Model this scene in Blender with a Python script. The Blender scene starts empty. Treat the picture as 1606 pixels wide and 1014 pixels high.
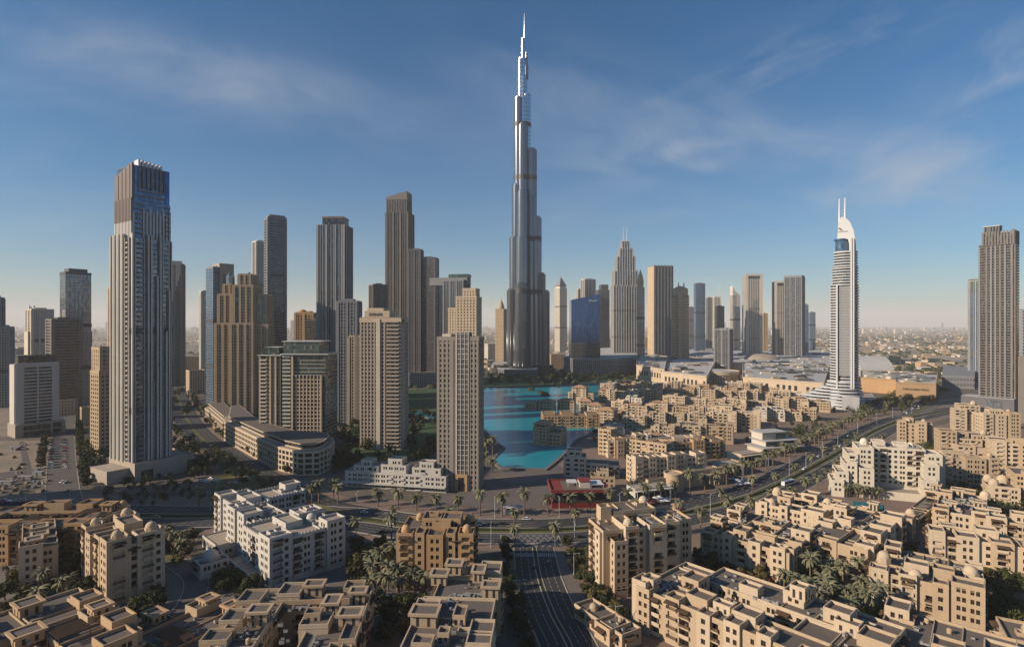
import bpy, math, random
from mathutils import Vector
S = bpy.context.scene
COL = S.collection
R = math.radians
# ------------------------------------------------------------------ camera, sky, sun, exposure
F, PX, HY, CH = 900.0, 803.0, 509.0, 110.0     # focal length in photo pixels, centre column, horizon row, eye height
cd = bpy.data.cameras.new('camera'); cam = bpy.data.objects.new('camera', cd); COL.objects.link(cam)
cam.location = (0, 0, CH); cam.rotation_euler = (R(90), 0, 0)
cd.sensor_width = 36; cd.lens = 36 * F / 1606; cd.shift_y = (HY - 507) / 1606
cd.clip_start = 1; cd.clip_end = 90000
S.camera = cam
SUN_EL = R(24.5); SUN_DIR = Vector((0.955, 0.297, 0)).normalized()   # the way the light travels over the ground
sd = bpy.data.lights.new('sun', 'SUN'); sun = bpy.data.objects.new('sun', sd); COL.objects.link(sun)
sd.energy = 4.6; sd.angle = R(0.5); sd.color = (1.0, 0.85, 0.67)
L3 = Vector((SUN_DIR.x * math.cos(SUN_EL), SUN_DIR.y * math.cos(SUN_EL), -math.sin(SUN_EL)))
sun.rotation_euler = L3.to_track_quat('-Z', 'Y').to_euler()
S.view_settings.view_transform = 'Standard'; S.view_settings.look = 'None'
S.view_settings.exposure = 0.5; S.view_settings.gamma = 1
S.cycles.max_bounces = 4; S.cycles.diffuse_bounces = 1; S.cycles.glossy_bounces = 3
S.cycles.transmission_bounces = 2; S.cycles.volume_bounces = 1; S.cycles.caustics_reflective = False
S.cycles.sample_clamp_indirect = 4

def nn(nt, t, **kw):
    n = nt.nodes.new(t)
    for k, v in kw.items(): setattr(n, k, v)
    return n
def lk(nt, a, b): nt.links.new(a, b)
def mth(nt, op, a, b=None, c=None, clamp=False):
    n = nn(nt, 'ShaderNodeMath', operation=op, use_clamp=clamp)
    for i, v in enumerate((a, b, c)):
        if v is None: continue
        if isinstance(v, (int, float)): n.inputs[i].default_value = v
        else: lk(nt, v, n.inputs[i])
    return n.outputs[0]

def make_world():
    w = bpy.data.worlds.new('World'); S.world = w; w.use_nodes = True
    nt = w.node_tree; nt.nodes.clear()
    sky = nn(nt, 'ShaderNodeTexSky', sky_type='NISHITA', sun_disc=False)
    sky.sun_elevation = SUN_EL; sky.sun_rotation = math.atan2(-SUN_DIR.x, -SUN_DIR.y)
    sky.altitude = 100; sky.air_density = 1.0; sky.dust_density = 0.7; sky.ozone_density = 2.6
    hs = nn(nt, 'ShaderNodeHueSaturation'); hs.inputs['Saturation'].default_value = 1.2; hs.inputs['Hue'].default_value = .497
    gn = nn(nt, 'ShaderNodeVectorMath', operation='MULTIPLY'); gn.inputs[1].default_value = (.83, 1.14, 1.36)
    lk(nt, sky.outputs[0], gn.inputs[0]); lk(nt, gn.outputs[0], hs.inputs['Color'])
    tc = nn(nt, 'ShaderNodeTexCoord'); sp = nn(nt, 'ShaderNodeSeparateXYZ'); lk(nt, tc.outputs['Generated'], sp.inputs[0])
    yy = mth(nt, 'MAXIMUM', sp.outputs[1], 0.05)
    u = mth(nt, 'DIVIDE', sp.outputs[0], yy); v = mth(nt, 'DIVIDE', sp.outputs[2], yy)
    def wisp(cu, cv, ang, lu, lv, seed, sc, amt, st):
        c, s = math.cos(R(ang)), math.sin(R(ang))
        du = mth(nt, 'SUBTRACT', u, cu); dv = mth(nt, 'SUBTRACT', v, cv)
        a = mth(nt, 'ADD', mth(nt, 'MULTIPLY', du, c), mth(nt, 'MULTIPLY', dv, s))
        b = mth(nt, 'SUBTRACT', mth(nt, 'MULTIPLY', dv, c), mth(nt, 'MULTIPLY', du, s))
        r2 = mth(nt, 'ADD', mth(nt, 'POWER', mth(nt, 'ABSOLUTE', mth(nt, 'DIVIDE', a, lu)), 2.0),
                 mth(nt, 'POWER', mth(nt, 'ABSOLUTE', mth(nt, 'DIVIDE', b, lv)), 2.0))
        g = mth(nt, 'EXPONENT', mth(nt, 'MULTIPLY', r2, -1.0))
        cb = nn(nt, 'ShaderNodeCombineXYZ'); lk(nt, a, cb.inputs[0]); lk(nt, mth(nt, 'MULTIPLY', b, st), cb.inputs[1]); cb.inputs[2].default_value = seed
        no = nn(nt, 'ShaderNodeTexNoise'); no.inputs['Scale'].default_value = sc; no.inputs['Detail'].default_value = 7
        no.inputs['Roughness'].default_value = .54; no.inputs['Distortion'].default_value = .45
        lk(nt, cb.outputs[0], no.inputs['Vector'])
        mr = nn(nt, 'ShaderNodeMapRange', interpolation_type='SMOOTHSTEP'); mr.inputs[1].default_value = .33; mr.inputs[2].default_value = .78
        lk(nt, no.outputs[0], mr.inputs[0])
        return mth(nt, 'MULTIPLY', mth(nt, 'MULTIPLY', g, mr.outputs[0]), amt)
    parts = [wisp(-.72, .475, -11, .36, .055, 1.3, 2.2, .72, 2.6), wisp(-.55, .40, -9, .55, .09, 4.1, 2.4, .3, 3), wisp(.22, .37, -14, .34, .075, 7.7, 3.5, .36, 2.4),
             wisp(.33, .29, 3, .26, .05, 2.2, 6, .5, 3), wisp(.74, .27, 10, .36, .075, 5.5, 3.0, .85, 2.6), wisp(.85, .45, 25, .22, .06, 9.1, 5, .5, 3),
             wisp(.5, .47, 20, .25, .05, 3.9, 6, .3, 4), wisp(-.9, .2, 0, .5, .1, 6.2, 3, .22, 4), wisp(.0, .17, 6, .9, .03, 8.2, 4, .18, 5)]
    t = parts[0]
    for p in parts[1:]: t = mth(nt, 'ADD', t, p)
    fwd = mth(nt, 'GREATER_THAN', sp.outputs[1], 0.06)
    t = mth(nt, 'MULTIPLY', mth(nt, 'MINIMUM', t, .8), fwd)
    mx = nn(nt, 'ShaderNodeMix', data_type='RGBA'); lk(nt, t, mx.inputs['Factor']); lk(nt, hs.outputs[0], mx.inputs['A'])
    mx.inputs['B'].default_value = (6.2, 6.9, 8.0, 1)
    bg = nn(nt, 'ShaderNodeBackground'); bg.inputs[1].default_value = 0.05
    lk(nt, mx.outputs['Result'], bg.inputs[0]); out = nn(nt, 'ShaderNodeOutputWorld'); lk(nt, bg.outputs[0], out.inputs[0])
make_world()

# ------------------------------------------------------------------ geometry helpers
def gp(px, py, z=0.0):
    d = (CH - z) * F / (py - HY)
    return ((px - PX) * d / F, d, z)
def g2(px, py, z=0.0): return gp(px, py, z)[:2]

class MB:
    def __init__(s): s.v = []; s.f = []; s.m = []; s.s = []
    def face(s, pts, m=0, sm=False):
        n = len(s.v); s.v.extend(pts); s.f.append(tuple(range(n, n + len(pts)))); s.m.append(m); s.s.append(sm)
    def box(s, x0, x1, y0, y1, z0, z1, m=0, mt=None):
        n = len(s.v)
        s.v += [(x0, y0, z0), (x1, y0, z0), (x1, y1, z0), (x0, y1, z0), (x0, y0, z1), (x1, y0, z1), (x1, y1, z1), (x0, y1, z1)]
        for q in ((0, 1, 5, 4), (1, 2, 6, 5), (2, 3, 7, 6), (3, 0, 4, 7), (4, 5, 6, 7), (3, 2, 1, 0)):
            s.f.append(tuple(n + i for i in q)); s.m.append(m); s.s.append(False)
        if mt is not None: s.m[-2] = mt
    def ring(s, x0, x1, y0, y1, t, z0, z1, m=0):
        s.box(x0, x1, y0, y0 + t, z0, z1, m); s.box(x0, x1, y1 - t, y1, z0, z1, m)
        s.box(x0, x0 + t, y0 + t, y1 - t, z0, z1, m); s.box(x1 - t, x1, y0 + t, y1 - t, z0, z1, m)
    def prism(s, pts, z0, z1, m=0, mt=None, pts2=None):
        n = len(pts); k = len(s.v); q = pts2 or pts
        s.v += [(p[0], p[1], z0) for p in pts] + [(p[0], p[1], z1) for p in q]
        for i in range(n):
            j = (i + 1) % n
            s.f.append((k + i, k + j, k + n + j, k + n + i)); s.m.append(m); s.s.append(False)
        s.f.append(tuple(k + n + i for i in range(n))); s.m.append(m if mt is None else mt); s.s.append(False)
    def lathe(s, prof, cx=0, cy=0, n=16, m=0, sm=True, ex=1.0, ey=1.0, a0=0.0):
        def ring(r, z):
            k = len(s.v)
            for i in range(n):
                a = a0 + 2 * math.pi * i / n
                s.v.append((cx + r * ex * math.cos(a), cy + r * ey * math.sin(a), z))
            return k
        prev = None; pa = None
        for (r0, z0), (r1, z1) in zip(prof, prof[1:]):
            an = math.atan2(z1 - z0, r1 - r0)
            lo = prev if prev is not None and abs(an - pa) < .7 else ring(r0, z0)   # a sharp step gets its own ring of vertices, so it shades as an edge
            hi = ring(r1, z1)
            for i in range(n):
                i2 = (i + 1) % n
                s.f.append((lo + i, lo + i2, hi + i2, hi + i)); s.m.append(m); s.s.append(sm)
            prev, pa = hi, an
        k = ring(*prof[-1]); s.f.append(tuple(k + i for i in range(n))); s.m.append(m); s.s.append(False)
    def dome(s, cx, cy, z, r, m=0, n=18, k=1.0, tip=True):
        pr = [(r * math.cos(R(a)), z + r * k * math.sin(R(a))) for a in (0, 12, 24, 36, 48, 60, 70, 80, 87)]
        if tip: pr += [(r * .04, z + r * k * 1.02), (r * .03, z + r * k * 1.25)]
        s.lathe(pr, cx, cy, n, m)
    def tube(s, p, q, r, r2=None, n=6, m=0):
        p, q = Vector(p), Vector(q); a = (q - p).normalized()
        b = a.orthogonal().normalized(); c = a.cross(b); k = len(s.v); r2 = r if r2 is None else r2
        for o, rr in ((p, r), (q, r2)):
            for i in range(n):
                t = 2 * math.pi * i / n
                s.v.append(tuple(o + (b * math.cos(t) + c * math.sin(t)) * rr))
        for i in range(n):
            j = (i + 1) % n
            s.f.append((k + i, k + j, k + n + j, k + n + i)); s.m.append(m); s.s.append(True)
        s.f.append(tuple(k + n + i for i in range(n))); s.m.append(m); s.s.append(False)
    def mesh(s, name, mats):
        me = bpy.data.meshes.new(name); me.from_pydata(s.v, [], s.f)
        for x in (mats if isinstance(mats, (list, tuple)) else [mats]): me.materials.append(M[x])
        me.polygons.foreach_set('material_index', s.m); me.polygons.foreach_set('use_smooth', s.s)
        me.update(); return me
    def build(s, name, mats, parent=None, kind=None):
        return link(name, s.mesh(name, mats), parent, kind)
def link(name, me, parent=None, kind=None, loc=None, rz=0):
    o = bpy.data.objects.new(name, me); COL.objects.link(o)
    if parent is not None: o.parent = parent
    if kind: o['kind'] = kind
    if loc is not None: o.location = loc; o.rotation_euler = (0, 0, rz)
    return o
def tag(o, label, cat, group=None):
    o['label'] = label; o['category'] = cat
    if group: o['group'] = group
    return o
def empty(name, loc, rz, label, cat, group=None):
    o = bpy.data.objects.new(name, None); COL.objects.link(o); o.location = loc; o.rotation_euler = (0, 0, rz)
    o.empty_display_size = 1
    return tag(o, label, cat, group)
def dup(o, loc, rz=0, sc=1.0, label=None, group=None):
    c = o.copy(); COL.objects.link(c); c.location = loc; c.rotation_euler = (0, 0, rz); c.scale = (sc, sc, sc)
    if label: c['label'] = label
    if group: c['group'] = group
    for ch in KIDS.get(o.name, []):
        d = ch.copy(); COL.objects.link(d); d.parent = c
        for g in KIDS.get(ch.name, []):
            e = g.copy(); COL.objects.link(e); e.parent = d
    return c
KIDS = {}
def kid(parent, child): KIDS.setdefault(parent.name, []).append(child); return child

# ------------------------------------------------------------------ materials
M = {}
def pbsdf(name):
    m = bpy.data.materials.new(name); m.use_nodes = True; M[name] = m
    return m, m.node_tree, m.node_tree.nodes['Principled BSDF']
def noise(nt, vec, sc, det=4, rough=.55):
    n = nn(nt, 'ShaderNodeTexNoise'); n.inputs['Scale'].default_value = sc; n.inputs['Detail'].default_value = det
    n.inputs['Roughness'].default_value = rough; lk(nt, vec, n.inputs['Vector']); return n.outputs[0]
def scaled(nt, vec, s):
    n = nn(nt, 'ShaderNodeVectorMath', operation='MULTIPLY'); lk(nt, vec, n.inputs[0]); n.inputs[1].default_value = s; return n.outputs[0]
def rough_mat(name, col, rough=.85, big=.32, fine=.28, streak=.32, rnd=.14, sb=.06, sf=1.3, bump=0.0, col2=None, spec=.3, metal=0.0):
    m, nt, b = pbsdf(name)
    tc = nn(nt, 'ShaderNodeTexCoord'); ob = tc.outputs['Object']
    oi = nn(nt, 'ShaderNodeObjectInfo')
    off = nn(nt, 'ShaderNodeVectorMath', operation='ADD'); lk(nt, ob, off.inputs[0])
    cb = nn(nt, 'ShaderNodeCombineXYZ'); lk(nt, mth(nt, 'MULTIPLY', oi.outputs['Random'], 300), cb.inputs[0]); lk(nt, cb.outputs[0], off.inputs[1])
    ob = off.outputs[0]
    n1 = noise(nt, ob, sb, 5); n2 = noise(nt, ob, sf, 6, .65); n3 = noise(nt, scaled(nt, ob, (1, 1, .06)), .9, 4, .6)
    v = mth(nt, 'MULTIPLY_ADD', n1, big, 1 - big / 2)
    v = mth(nt, 'ADD', v, mth(nt, 'MULTIPLY_ADD', n2, fine, -fine / 2))
    v = mth(nt, 'ADD', v, mth(nt, 'MULTIPLY_ADD', n3, streak, -streak / 2))
    v = mth(nt, 'ADD', v, mth(nt, 'MULTIPLY_ADD', oi.outputs['Random'], rnd, -rnd / 2))
    c = nn(nt, 'ShaderNodeMix', data_type='RGBA'); c.inputs['A'].default_value = (*col, 1); c.inputs['B'].default_value = (*(col2 or col), 1)
    mr = nn(nt, 'ShaderNodeMapRange'); mr.inputs[1].default_value = .42; mr.inputs[2].default_value = .6; lk(nt, n1, mr.inputs[0]); lk(nt, mr.outputs[0], c.inputs['Factor'])
    x = nn(nt, 'ShaderNodeVectorMath', operation='SCALE'); lk(nt, c.outputs['Result'], x.inputs[0]); lk(nt, v, x.inputs['Scale'])
    lk(nt, x.outputs[0], b.inputs['Base Color'])
    b.inputs['Roughness'].default_value = rough; b.inputs['Specular IOR Level'].default_value = spec; b.inputs['Metallic'].default_value = metal
    if bump:
        bm = nn(nt, 'ShaderNodeBump'); bm.inputs['Strength'].default_value = bump; bm.inputs['Distance'].default_value = .3
        lk(nt, n2, bm.inputs['Height']); lk(nt, bm.outputs[0], b.inputs['Normal'])
    return m
def glass_mat(name, col, col2, cell=(1.5, 1.5, 3.4), rough=.12, tilt=.05, metal=.0, spec=.6, light=.12, lightcol=(.32, .28, .22)):
    m, nt, b = pbsdf(name)
    tc = nn(nt, 'ShaderNodeTexCoord')
    q = nn(nt, 'ShaderNodeVectorMath', operation='DIVIDE'); a = nn(nt, 'ShaderNodeVectorMath', operation='ADD')
    lk(nt, tc.outputs['Object'], a.inputs[0]); a.inputs[1].default_value = (.413, .377, .21); lk(nt, a.outputs[0], q.inputs[0]); q.inputs[1].default_value = cell
    fl = nn(nt, 'ShaderNodeVectorMath', operation='FLOOR'); lk(nt, q.outputs[0], fl.inputs[0])
    w = nn(nt, 'ShaderNodeTexWhiteNoise', noise_dimensions='3D'); lk(nt, fl.outputs[0], w.inputs['Vector'])
    c = nn(nt, 'ShaderNodeMix', data_type='RGBA'); c.inputs['A'].default_value = (*col, 1); c.inputs['B'].default_value = (*col2, 1); lk(nt, w.outputs['Value'], c.inputs['Factor'])
    gt = mth(nt, 'GREATER_THAN', w.outputs['Value'], 1 - light)
    c2 = nn(nt, 'ShaderNodeMix', data_type='RGBA'); lk(nt, mth(nt, 'MULTIPLY', gt, .7), c2.inputs['Factor']); lk(nt, c.outputs['Result'], c2.inputs['A']); c2.inputs['B'].default_value = (*lightcol, 1)
    lk(nt, c2.outputs['Result'], b.inputs['Base Color'])
    g = nn(nt, 'ShaderNodeNewGeometry')
    t1 = nn(nt, 'ShaderNodeVectorMath', operation='SUBTRACT'); lk(nt, w.outputs['Color'], t1.inputs[0]); t1.inputs[1].default_value = (.5, .5, .5)
    t2 = nn(nt, 'ShaderNodeVectorMath', operation='SCALE'); lk(nt, t1.outputs[0], t2.inputs[0]); t2.inputs['Scale'].default_value = tilt
    t3 = nn(nt, 'ShaderNodeVectorMath', operation='ADD'); lk(nt, g.outputs['Normal'], t3.inputs[0]); lk(nt, t2.outputs[0], t3.inputs[1])
    t4 = nn(nt, 'ShaderNodeVectorMath', operation='NORMALIZE'); lk(nt, t3.outputs[0], t4.inputs[0]); lk(nt, t4.outputs[0], b.inputs['Normal'])
    b.inputs['Roughness'].default_value = rough; b.inputs['Metallic'].default_value = metal; b.inputs['Specular IOR Level'].default_value = spec
    return m
rough_mat('sand', (.43, .315, .205)); rough_mat('tan', (.42, .275, .155)); rough_mat('cream', (.49, .38, .265)); rough_mat('taupe', (.28, .24, .20)); rough_mat('ochre', (.43, .26, .13))
rough_mat('white_plaster', (.50, .455, .40), big=.2); rough_mat('pale', (.55, .47, .38))
rough_mat('beige_stone', (.36, .295, .235), fine=.12); rough_mat('brown_stone', (.175, .152, .135)); rough_mat('grey_stone', (.20, .20, .205))
rough_mat('dark_stone', (.12, .115, .12)); rough_mat('concrete', (.27, .26, .25)); rough_mat('pale_metal', (.48, .46, .43), rough=.4, spec=.6)
rough_mat('ivory', (.60, .52, .41)); rough_mat('fin_stone', (.47, .435, .39), rough=.45, spec=.5, fine=.08); rough_mat('bronze', (.15, .10, .07), rough=.4, spec=.5)
rough_mat('roof', (.135, .11, .092), big=.5, fine=.35, streak=0, sb=.12); rough_mat('roof_light', (.33, .27, .215), big=.4, fine=.3, streak=0)
rough_mat('roof_tile', (.36, .215, .125), fine=.35, streak=0); rough_mat('roof_grey', (.40, .385, .37), big=.35, fine=.25, streak=0)
rough_mat('white_paint', (.58, .57, .56), big=.08, fine=.06, streak=.08, rough=.5); rough_mat('white_band', (.50, .50, .50), big=.08, fine=.05, streak=.05, rough=.6)
rough_mat('wood', (.11, .065, .04)); rough_mat('dark_recess', (.035, .03, .028)); rough_mat('red_paint', (.20, .032, .028), big=.5); rough_mat('red_dark', (.17, .02, .02))
rough_mat('asphalt', (.045, .043, .043), big=.45, fine=.25, streak=0, rnd=0, sb=.05); rough_mat('asphalt_pale', (.105, .092, .082), big=.4, fine=.25, streak=0, rnd=0, sb=.05)
rough_mat('paving', (.22, .15, .115), big=.35, fine=.3, streak=0, rnd=0, col2=(.17, .13, .105)); rough_mat('paving_grey', (.15, .13, .115), big=.4, fine=.3, streak=0, rnd=0)
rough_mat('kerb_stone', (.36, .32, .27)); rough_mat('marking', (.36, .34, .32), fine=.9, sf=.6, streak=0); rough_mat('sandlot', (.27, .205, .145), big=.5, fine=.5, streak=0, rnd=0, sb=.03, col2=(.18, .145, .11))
rough_mat('grass', (.075, .085, .028), big=.6, fine=.6, streak=0, rnd=0, col2=(.12, .10, .04)); rough_mat('lawn', (.045, .075, .025), big=.5, fine=.5, streak=0, rnd=0)
rough_mat('ground', (.15, .118, .09), big=.6, fine=.5, streak=0, rnd=0, sb=.02, sf=.3, col2=(.095, .08, .064))
rough_mat('trunk', (.13, .09, .06)); rough_mat('steel', (.42, .42, .43), rough=.4, spec=.6); rough_mat('rubber', (.02, .02, .02)); rough_mat('deck', (.13, .105, .095), big=.4, streak=0)
rough_mat('dune_far', (.36, .27, .19), big=.6, fine=.5, streak=0, rnd=0, sb=.0012, sf=.02, col2=(.17, .145, .105))
glass_mat('glass', (.05, .06, .075), (.12, .135, .155), metal=.45); glass_mat('glass_blue', (.05, .10, .17), (.12, .21, .32), metal=.5, light=.03)
glass_mat('glass_dark', (.018, .02, .024), (.055, .06, .068), light=.2, lightcol=(.17, .15, .13), metal=.3); glass_mat('glass_green', (.05, .075, .075), (.11, .15, .145), light=.05, metal=.45)
glass_mat('glass_grey', (.12, .13, .15), (.24, .26, .285), light=.05, metal=.55); glass_mat('glass_warm', (.06, .052, .047), (.14, .12, .10), metal=.4)
glass_mat('glass_deep', (.02, .06, .17), (.05, .13, .30), tilt=.02, light=0, rough=.06, cell=(1.5, 1.5, 4), metal=.8)
glass_mat('window_glass', (.012, .011, .011), (.035, .03, .028), cell=(.7, .7, 1.7), light=.12, lightcol=(.15, .12, .095), spec=.25, rough=.2)
glass_mat('pool', (.01, .16, .20), (.015, .18, .22), cell=(50, 50, 50), light=0, tilt=0)

def foliage_mat(name, c1, c2):
    m, nt, b = pbsdf(name)
    tc = nn(nt, 'ShaderNodeTexCoord'); oi = nn(nt, 'ShaderNodeObjectInfo')
    n = noise(nt, tc.outputs['Object'], .8, 3); w = nn(nt, 'ShaderNodeTexWhiteNoise', noise_dimensions='3D')
    g = nn(nt, 'ShaderNodeNewGeometry')
    lk(nt, g.outputs['Random Per Island'], w.inputs['Vector'])
    f = mth(nt, 'ADD', mth(nt, 'MULTIPLY', n, .6), mth(nt, 'MULTIPLY', w.outputs['Value'], .45))
    f = mth(nt, 'ADD', f, mth(nt, 'MULTIPLY_ADD', oi.outputs['Random'], .5, -.3), clamp=True)
    c = nn(nt, 'ShaderNodeMix', data_type='RGBA'); c.inputs['A'].default_value = (*c1, 1); c.inputs['B'].default_value = (*c2, 1); lk(nt, f, c.inputs['Factor'])
    lk(nt, c.outputs['Result'], b.inputs['Base Color']); b.inputs['Roughness'].default_value = .7; b.inputs['Specular IOR Level'].default_value = .2
foliage_mat('leaf', (.018, .030, .010), (.085, .085, .025)); foliage_mat('leaf_dark', (.012, .022, .010), (.05, .055, .02))
foliage_mat('leaf_dry', (.06, .055, .02), (.16, .12, .045)); foliage_mat('frond', (.075, .08, .04), (.24, .215, .13)); foliage_mat('leaf_red', (.05, .015, .01), (.14, .04, .03))
def car_mat(name, col):
    m, nt, b = pbsdf(name); b.inputs['Base Color'].default_value = (*col, 1); b.inputs['Roughness'].default_value = .25; b.inputs['Coat Weight'].default_value = .5
for k, c in (('car_white', (.75, .75, .74)), ('car_silver', (.4, .41, .42)), ('car_black', (.02, .02, .022)), ('car_red', (.32, .03, .03)), ('car_blue', (.04, .07, .16)), ('car_sand', (.4, .33, .24))): car_mat(k, c)
def metal_tower(name, base, dark, fh, rough, metal):
    m, nt, b = pbsdf(name)
    tc = nn(nt, 'ShaderNodeTexCoord'); sp = nn(nt, 'ShaderNodeSeparateXYZ'); lk(nt, tc.outputs['Object'], sp.inputs[0])
    fr = mth(nt, 'FRACT', mth(nt, 'DIVIDE', sp.outputs[2], fh)); st = mth(nt, 'GREATER_THAN', fr, .62)
    n = noise(nt, scaled(nt, tc.outputs['Object'], (.1, .1, .02)), 1, 3)
    c = nn(nt, 'ShaderNodeMix', data_type='RGBA'); c.inputs['A'].default_value = (*base, 1); c.inputs['B'].default_value = (*dark, 1)
    lk(nt, mth(nt, 'ADD', mth(nt, 'MULTIPLY', st, .7), mth(nt, 'MULTIPLY', n, .35), clamp=True), c.inputs['Factor'])
    lk(nt, c.outputs['Result'], b.inputs['Base Color']); b.inputs['Roughness'].default_value = rough; b.inputs['Metallic'].default_value = metal
metal_tower('spire_glass', (.27, .285, .31), (.10, .107, .12), 3.7, .20, .7); metal_tower('spire_dark', (.15, .155, .165), (.05, .053, .058), 3.7, .22, .55); metal_tower('bright_metal', (.75, .76, .78), (.42, .44, .47), 9, .24, .9)
metal_tower('dark_louvre', (.07, .065, .065), (.04, .04, .04), 2, .5, .2)
def water_mat():
    m, nt, b = pbsdf('water')
    tc = nn(nt, 'ShaderNodeTexCoord'); n1 = noise(nt, tc.outputs['Object'], .02, 3); n2 = noise(nt, tc.outputs['Object'], .5, 4)
    c = nn(nt, 'ShaderNodeMix', data_type='RGBA'); c.inputs['A'].default_value = (.005, .17, .26, 1); c.inputs['B'].default_value = (.012, .29, .33, 1); lk(nt, n1, c.inputs['Factor'])
    lk(nt, c.outputs['Result'], b.inputs['Base Color']); b.inputs['Roughness'].default_value = .2; b.inputs['Specular IOR Level'].default_value = .18
    bm = nn(nt, 'ShaderNodeBump'); bm.inputs['Strength'].default_value = .25; bm.inputs['Distance'].default_value = .2; lk(nt, n2, bm.inputs['Height']); lk(nt, bm.outputs[0], b.inputs['Normal'])
water_mat()
# ------------------------------------------------------------------ sand-coloured apartment blocks with recessed windows
WINM = {}
def window_mesh(w, h):
    k = (round(w, 1), round(h, 1))
    if k not in WINM:
        b = MB(); w, h = k; t = .09
        b.face([(-w / 2, .30, -h / 2), (w / 2, .30, -h / 2), (w / 2, .30, h / 2), (-w / 2, .30, h / 2)], 0)
        for x0, x1, z0, z1 in ((-w / 2, -w / 2 + t, -h / 2, h / 2), (w / 2 - t, w / 2, -h / 2, h / 2), (-w / 2 + t, w / 2 - t, h / 2 - t, h / 2),
                               (-w / 2 + t, w / 2 - t, -h / 2, -h / 2 + t), (-.04, .04, -h / 2 + t, h / 2 - t)):
            b.box(x0, x1, .22, .295, z0, z1, 1)
        WINM[k] = b.mesh('window', ['window_glass', 'wood'])
    return WINM[k]
BALM = {}
def balcony_mesh(w, out, style, wall):
    k = (round(w, 1), round(out, 1), style, wall)
    if k not in BALM:
        b = MB(); w = k[0]; o = k[1]
        b.box(-w / 2, w / 2, -o, .02, -.22, 0, 0)
        if style == 0:
            b.box(-w / 2, w / 2, -o, -o + .16, .003, 1.0, 0); b.box(-w / 2, -w / 2 + .16, -o + .16, 0, .003, 1.0, 0); b.box(w / 2 - .16, w / 2, -o + .16, 0, .003, 1.0, 0)
        else:
            n = max(3, int(w / .45))
            for i in range(n + 1):
                x = -w / 2 + .06 + (w - .12) * i / n; b.box(x - .05, x + .05, -o, -o + .08, .003, .95, 1)
            b.box(-w / 2, w / 2, -o - .02, -o + .1, .952, 1.08, 1); b.box(-w / 2, w / 2, -o + .01, -o + .07, .35, .6, 1)
            b.box(-w / 2, -w / 2 + .08, -o + .1, 0, .003, 1.05, 1); b.box(w / 2 - .08, w / 2, -o + .1, 0, .003, 1.05, 1)
        BALM[k] = b.mesh('balcony', [wall, 'wood'])
    return BALM[k]

AWN = {}
def awning_mesh(w):
    k = round(w, 1)
    if k not in AWN:
        b = MB(); n = max(4, int(k / .5))
        b.face([(-k / 2, -1.9, -.35), (k / 2, -1.9, -.35), (k / 2, 0, .25), (-k / 2, 0, .25)]); b.face([(-k / 2, -1.9, -.5), (-k / 2, 0, .1), (k / 2, 0, .1), (k / 2, -1.9, -.5)]); b.face([(-k / 2, -1.9, -.5), (k / 2, -1.9, -.5), (k / 2, -1.9, -.35), (-k / 2, -1.9, -.35)])
        for i in range(n + 1): x = -k / 2 + .06 + (k - .12) * i / n; b.tube((x, -2.05, -.36), (x, .02, .3), .07, .07, 4)
        for x in (-k / 2 + .12, k / 2 - .12): b.tube((x, -1.75, -.5), (x, -.02, -1.5), .07, .07, 4)
        AWN[k] = b.mesh('awning', ['wood'])
    return AWN[k]

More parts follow.
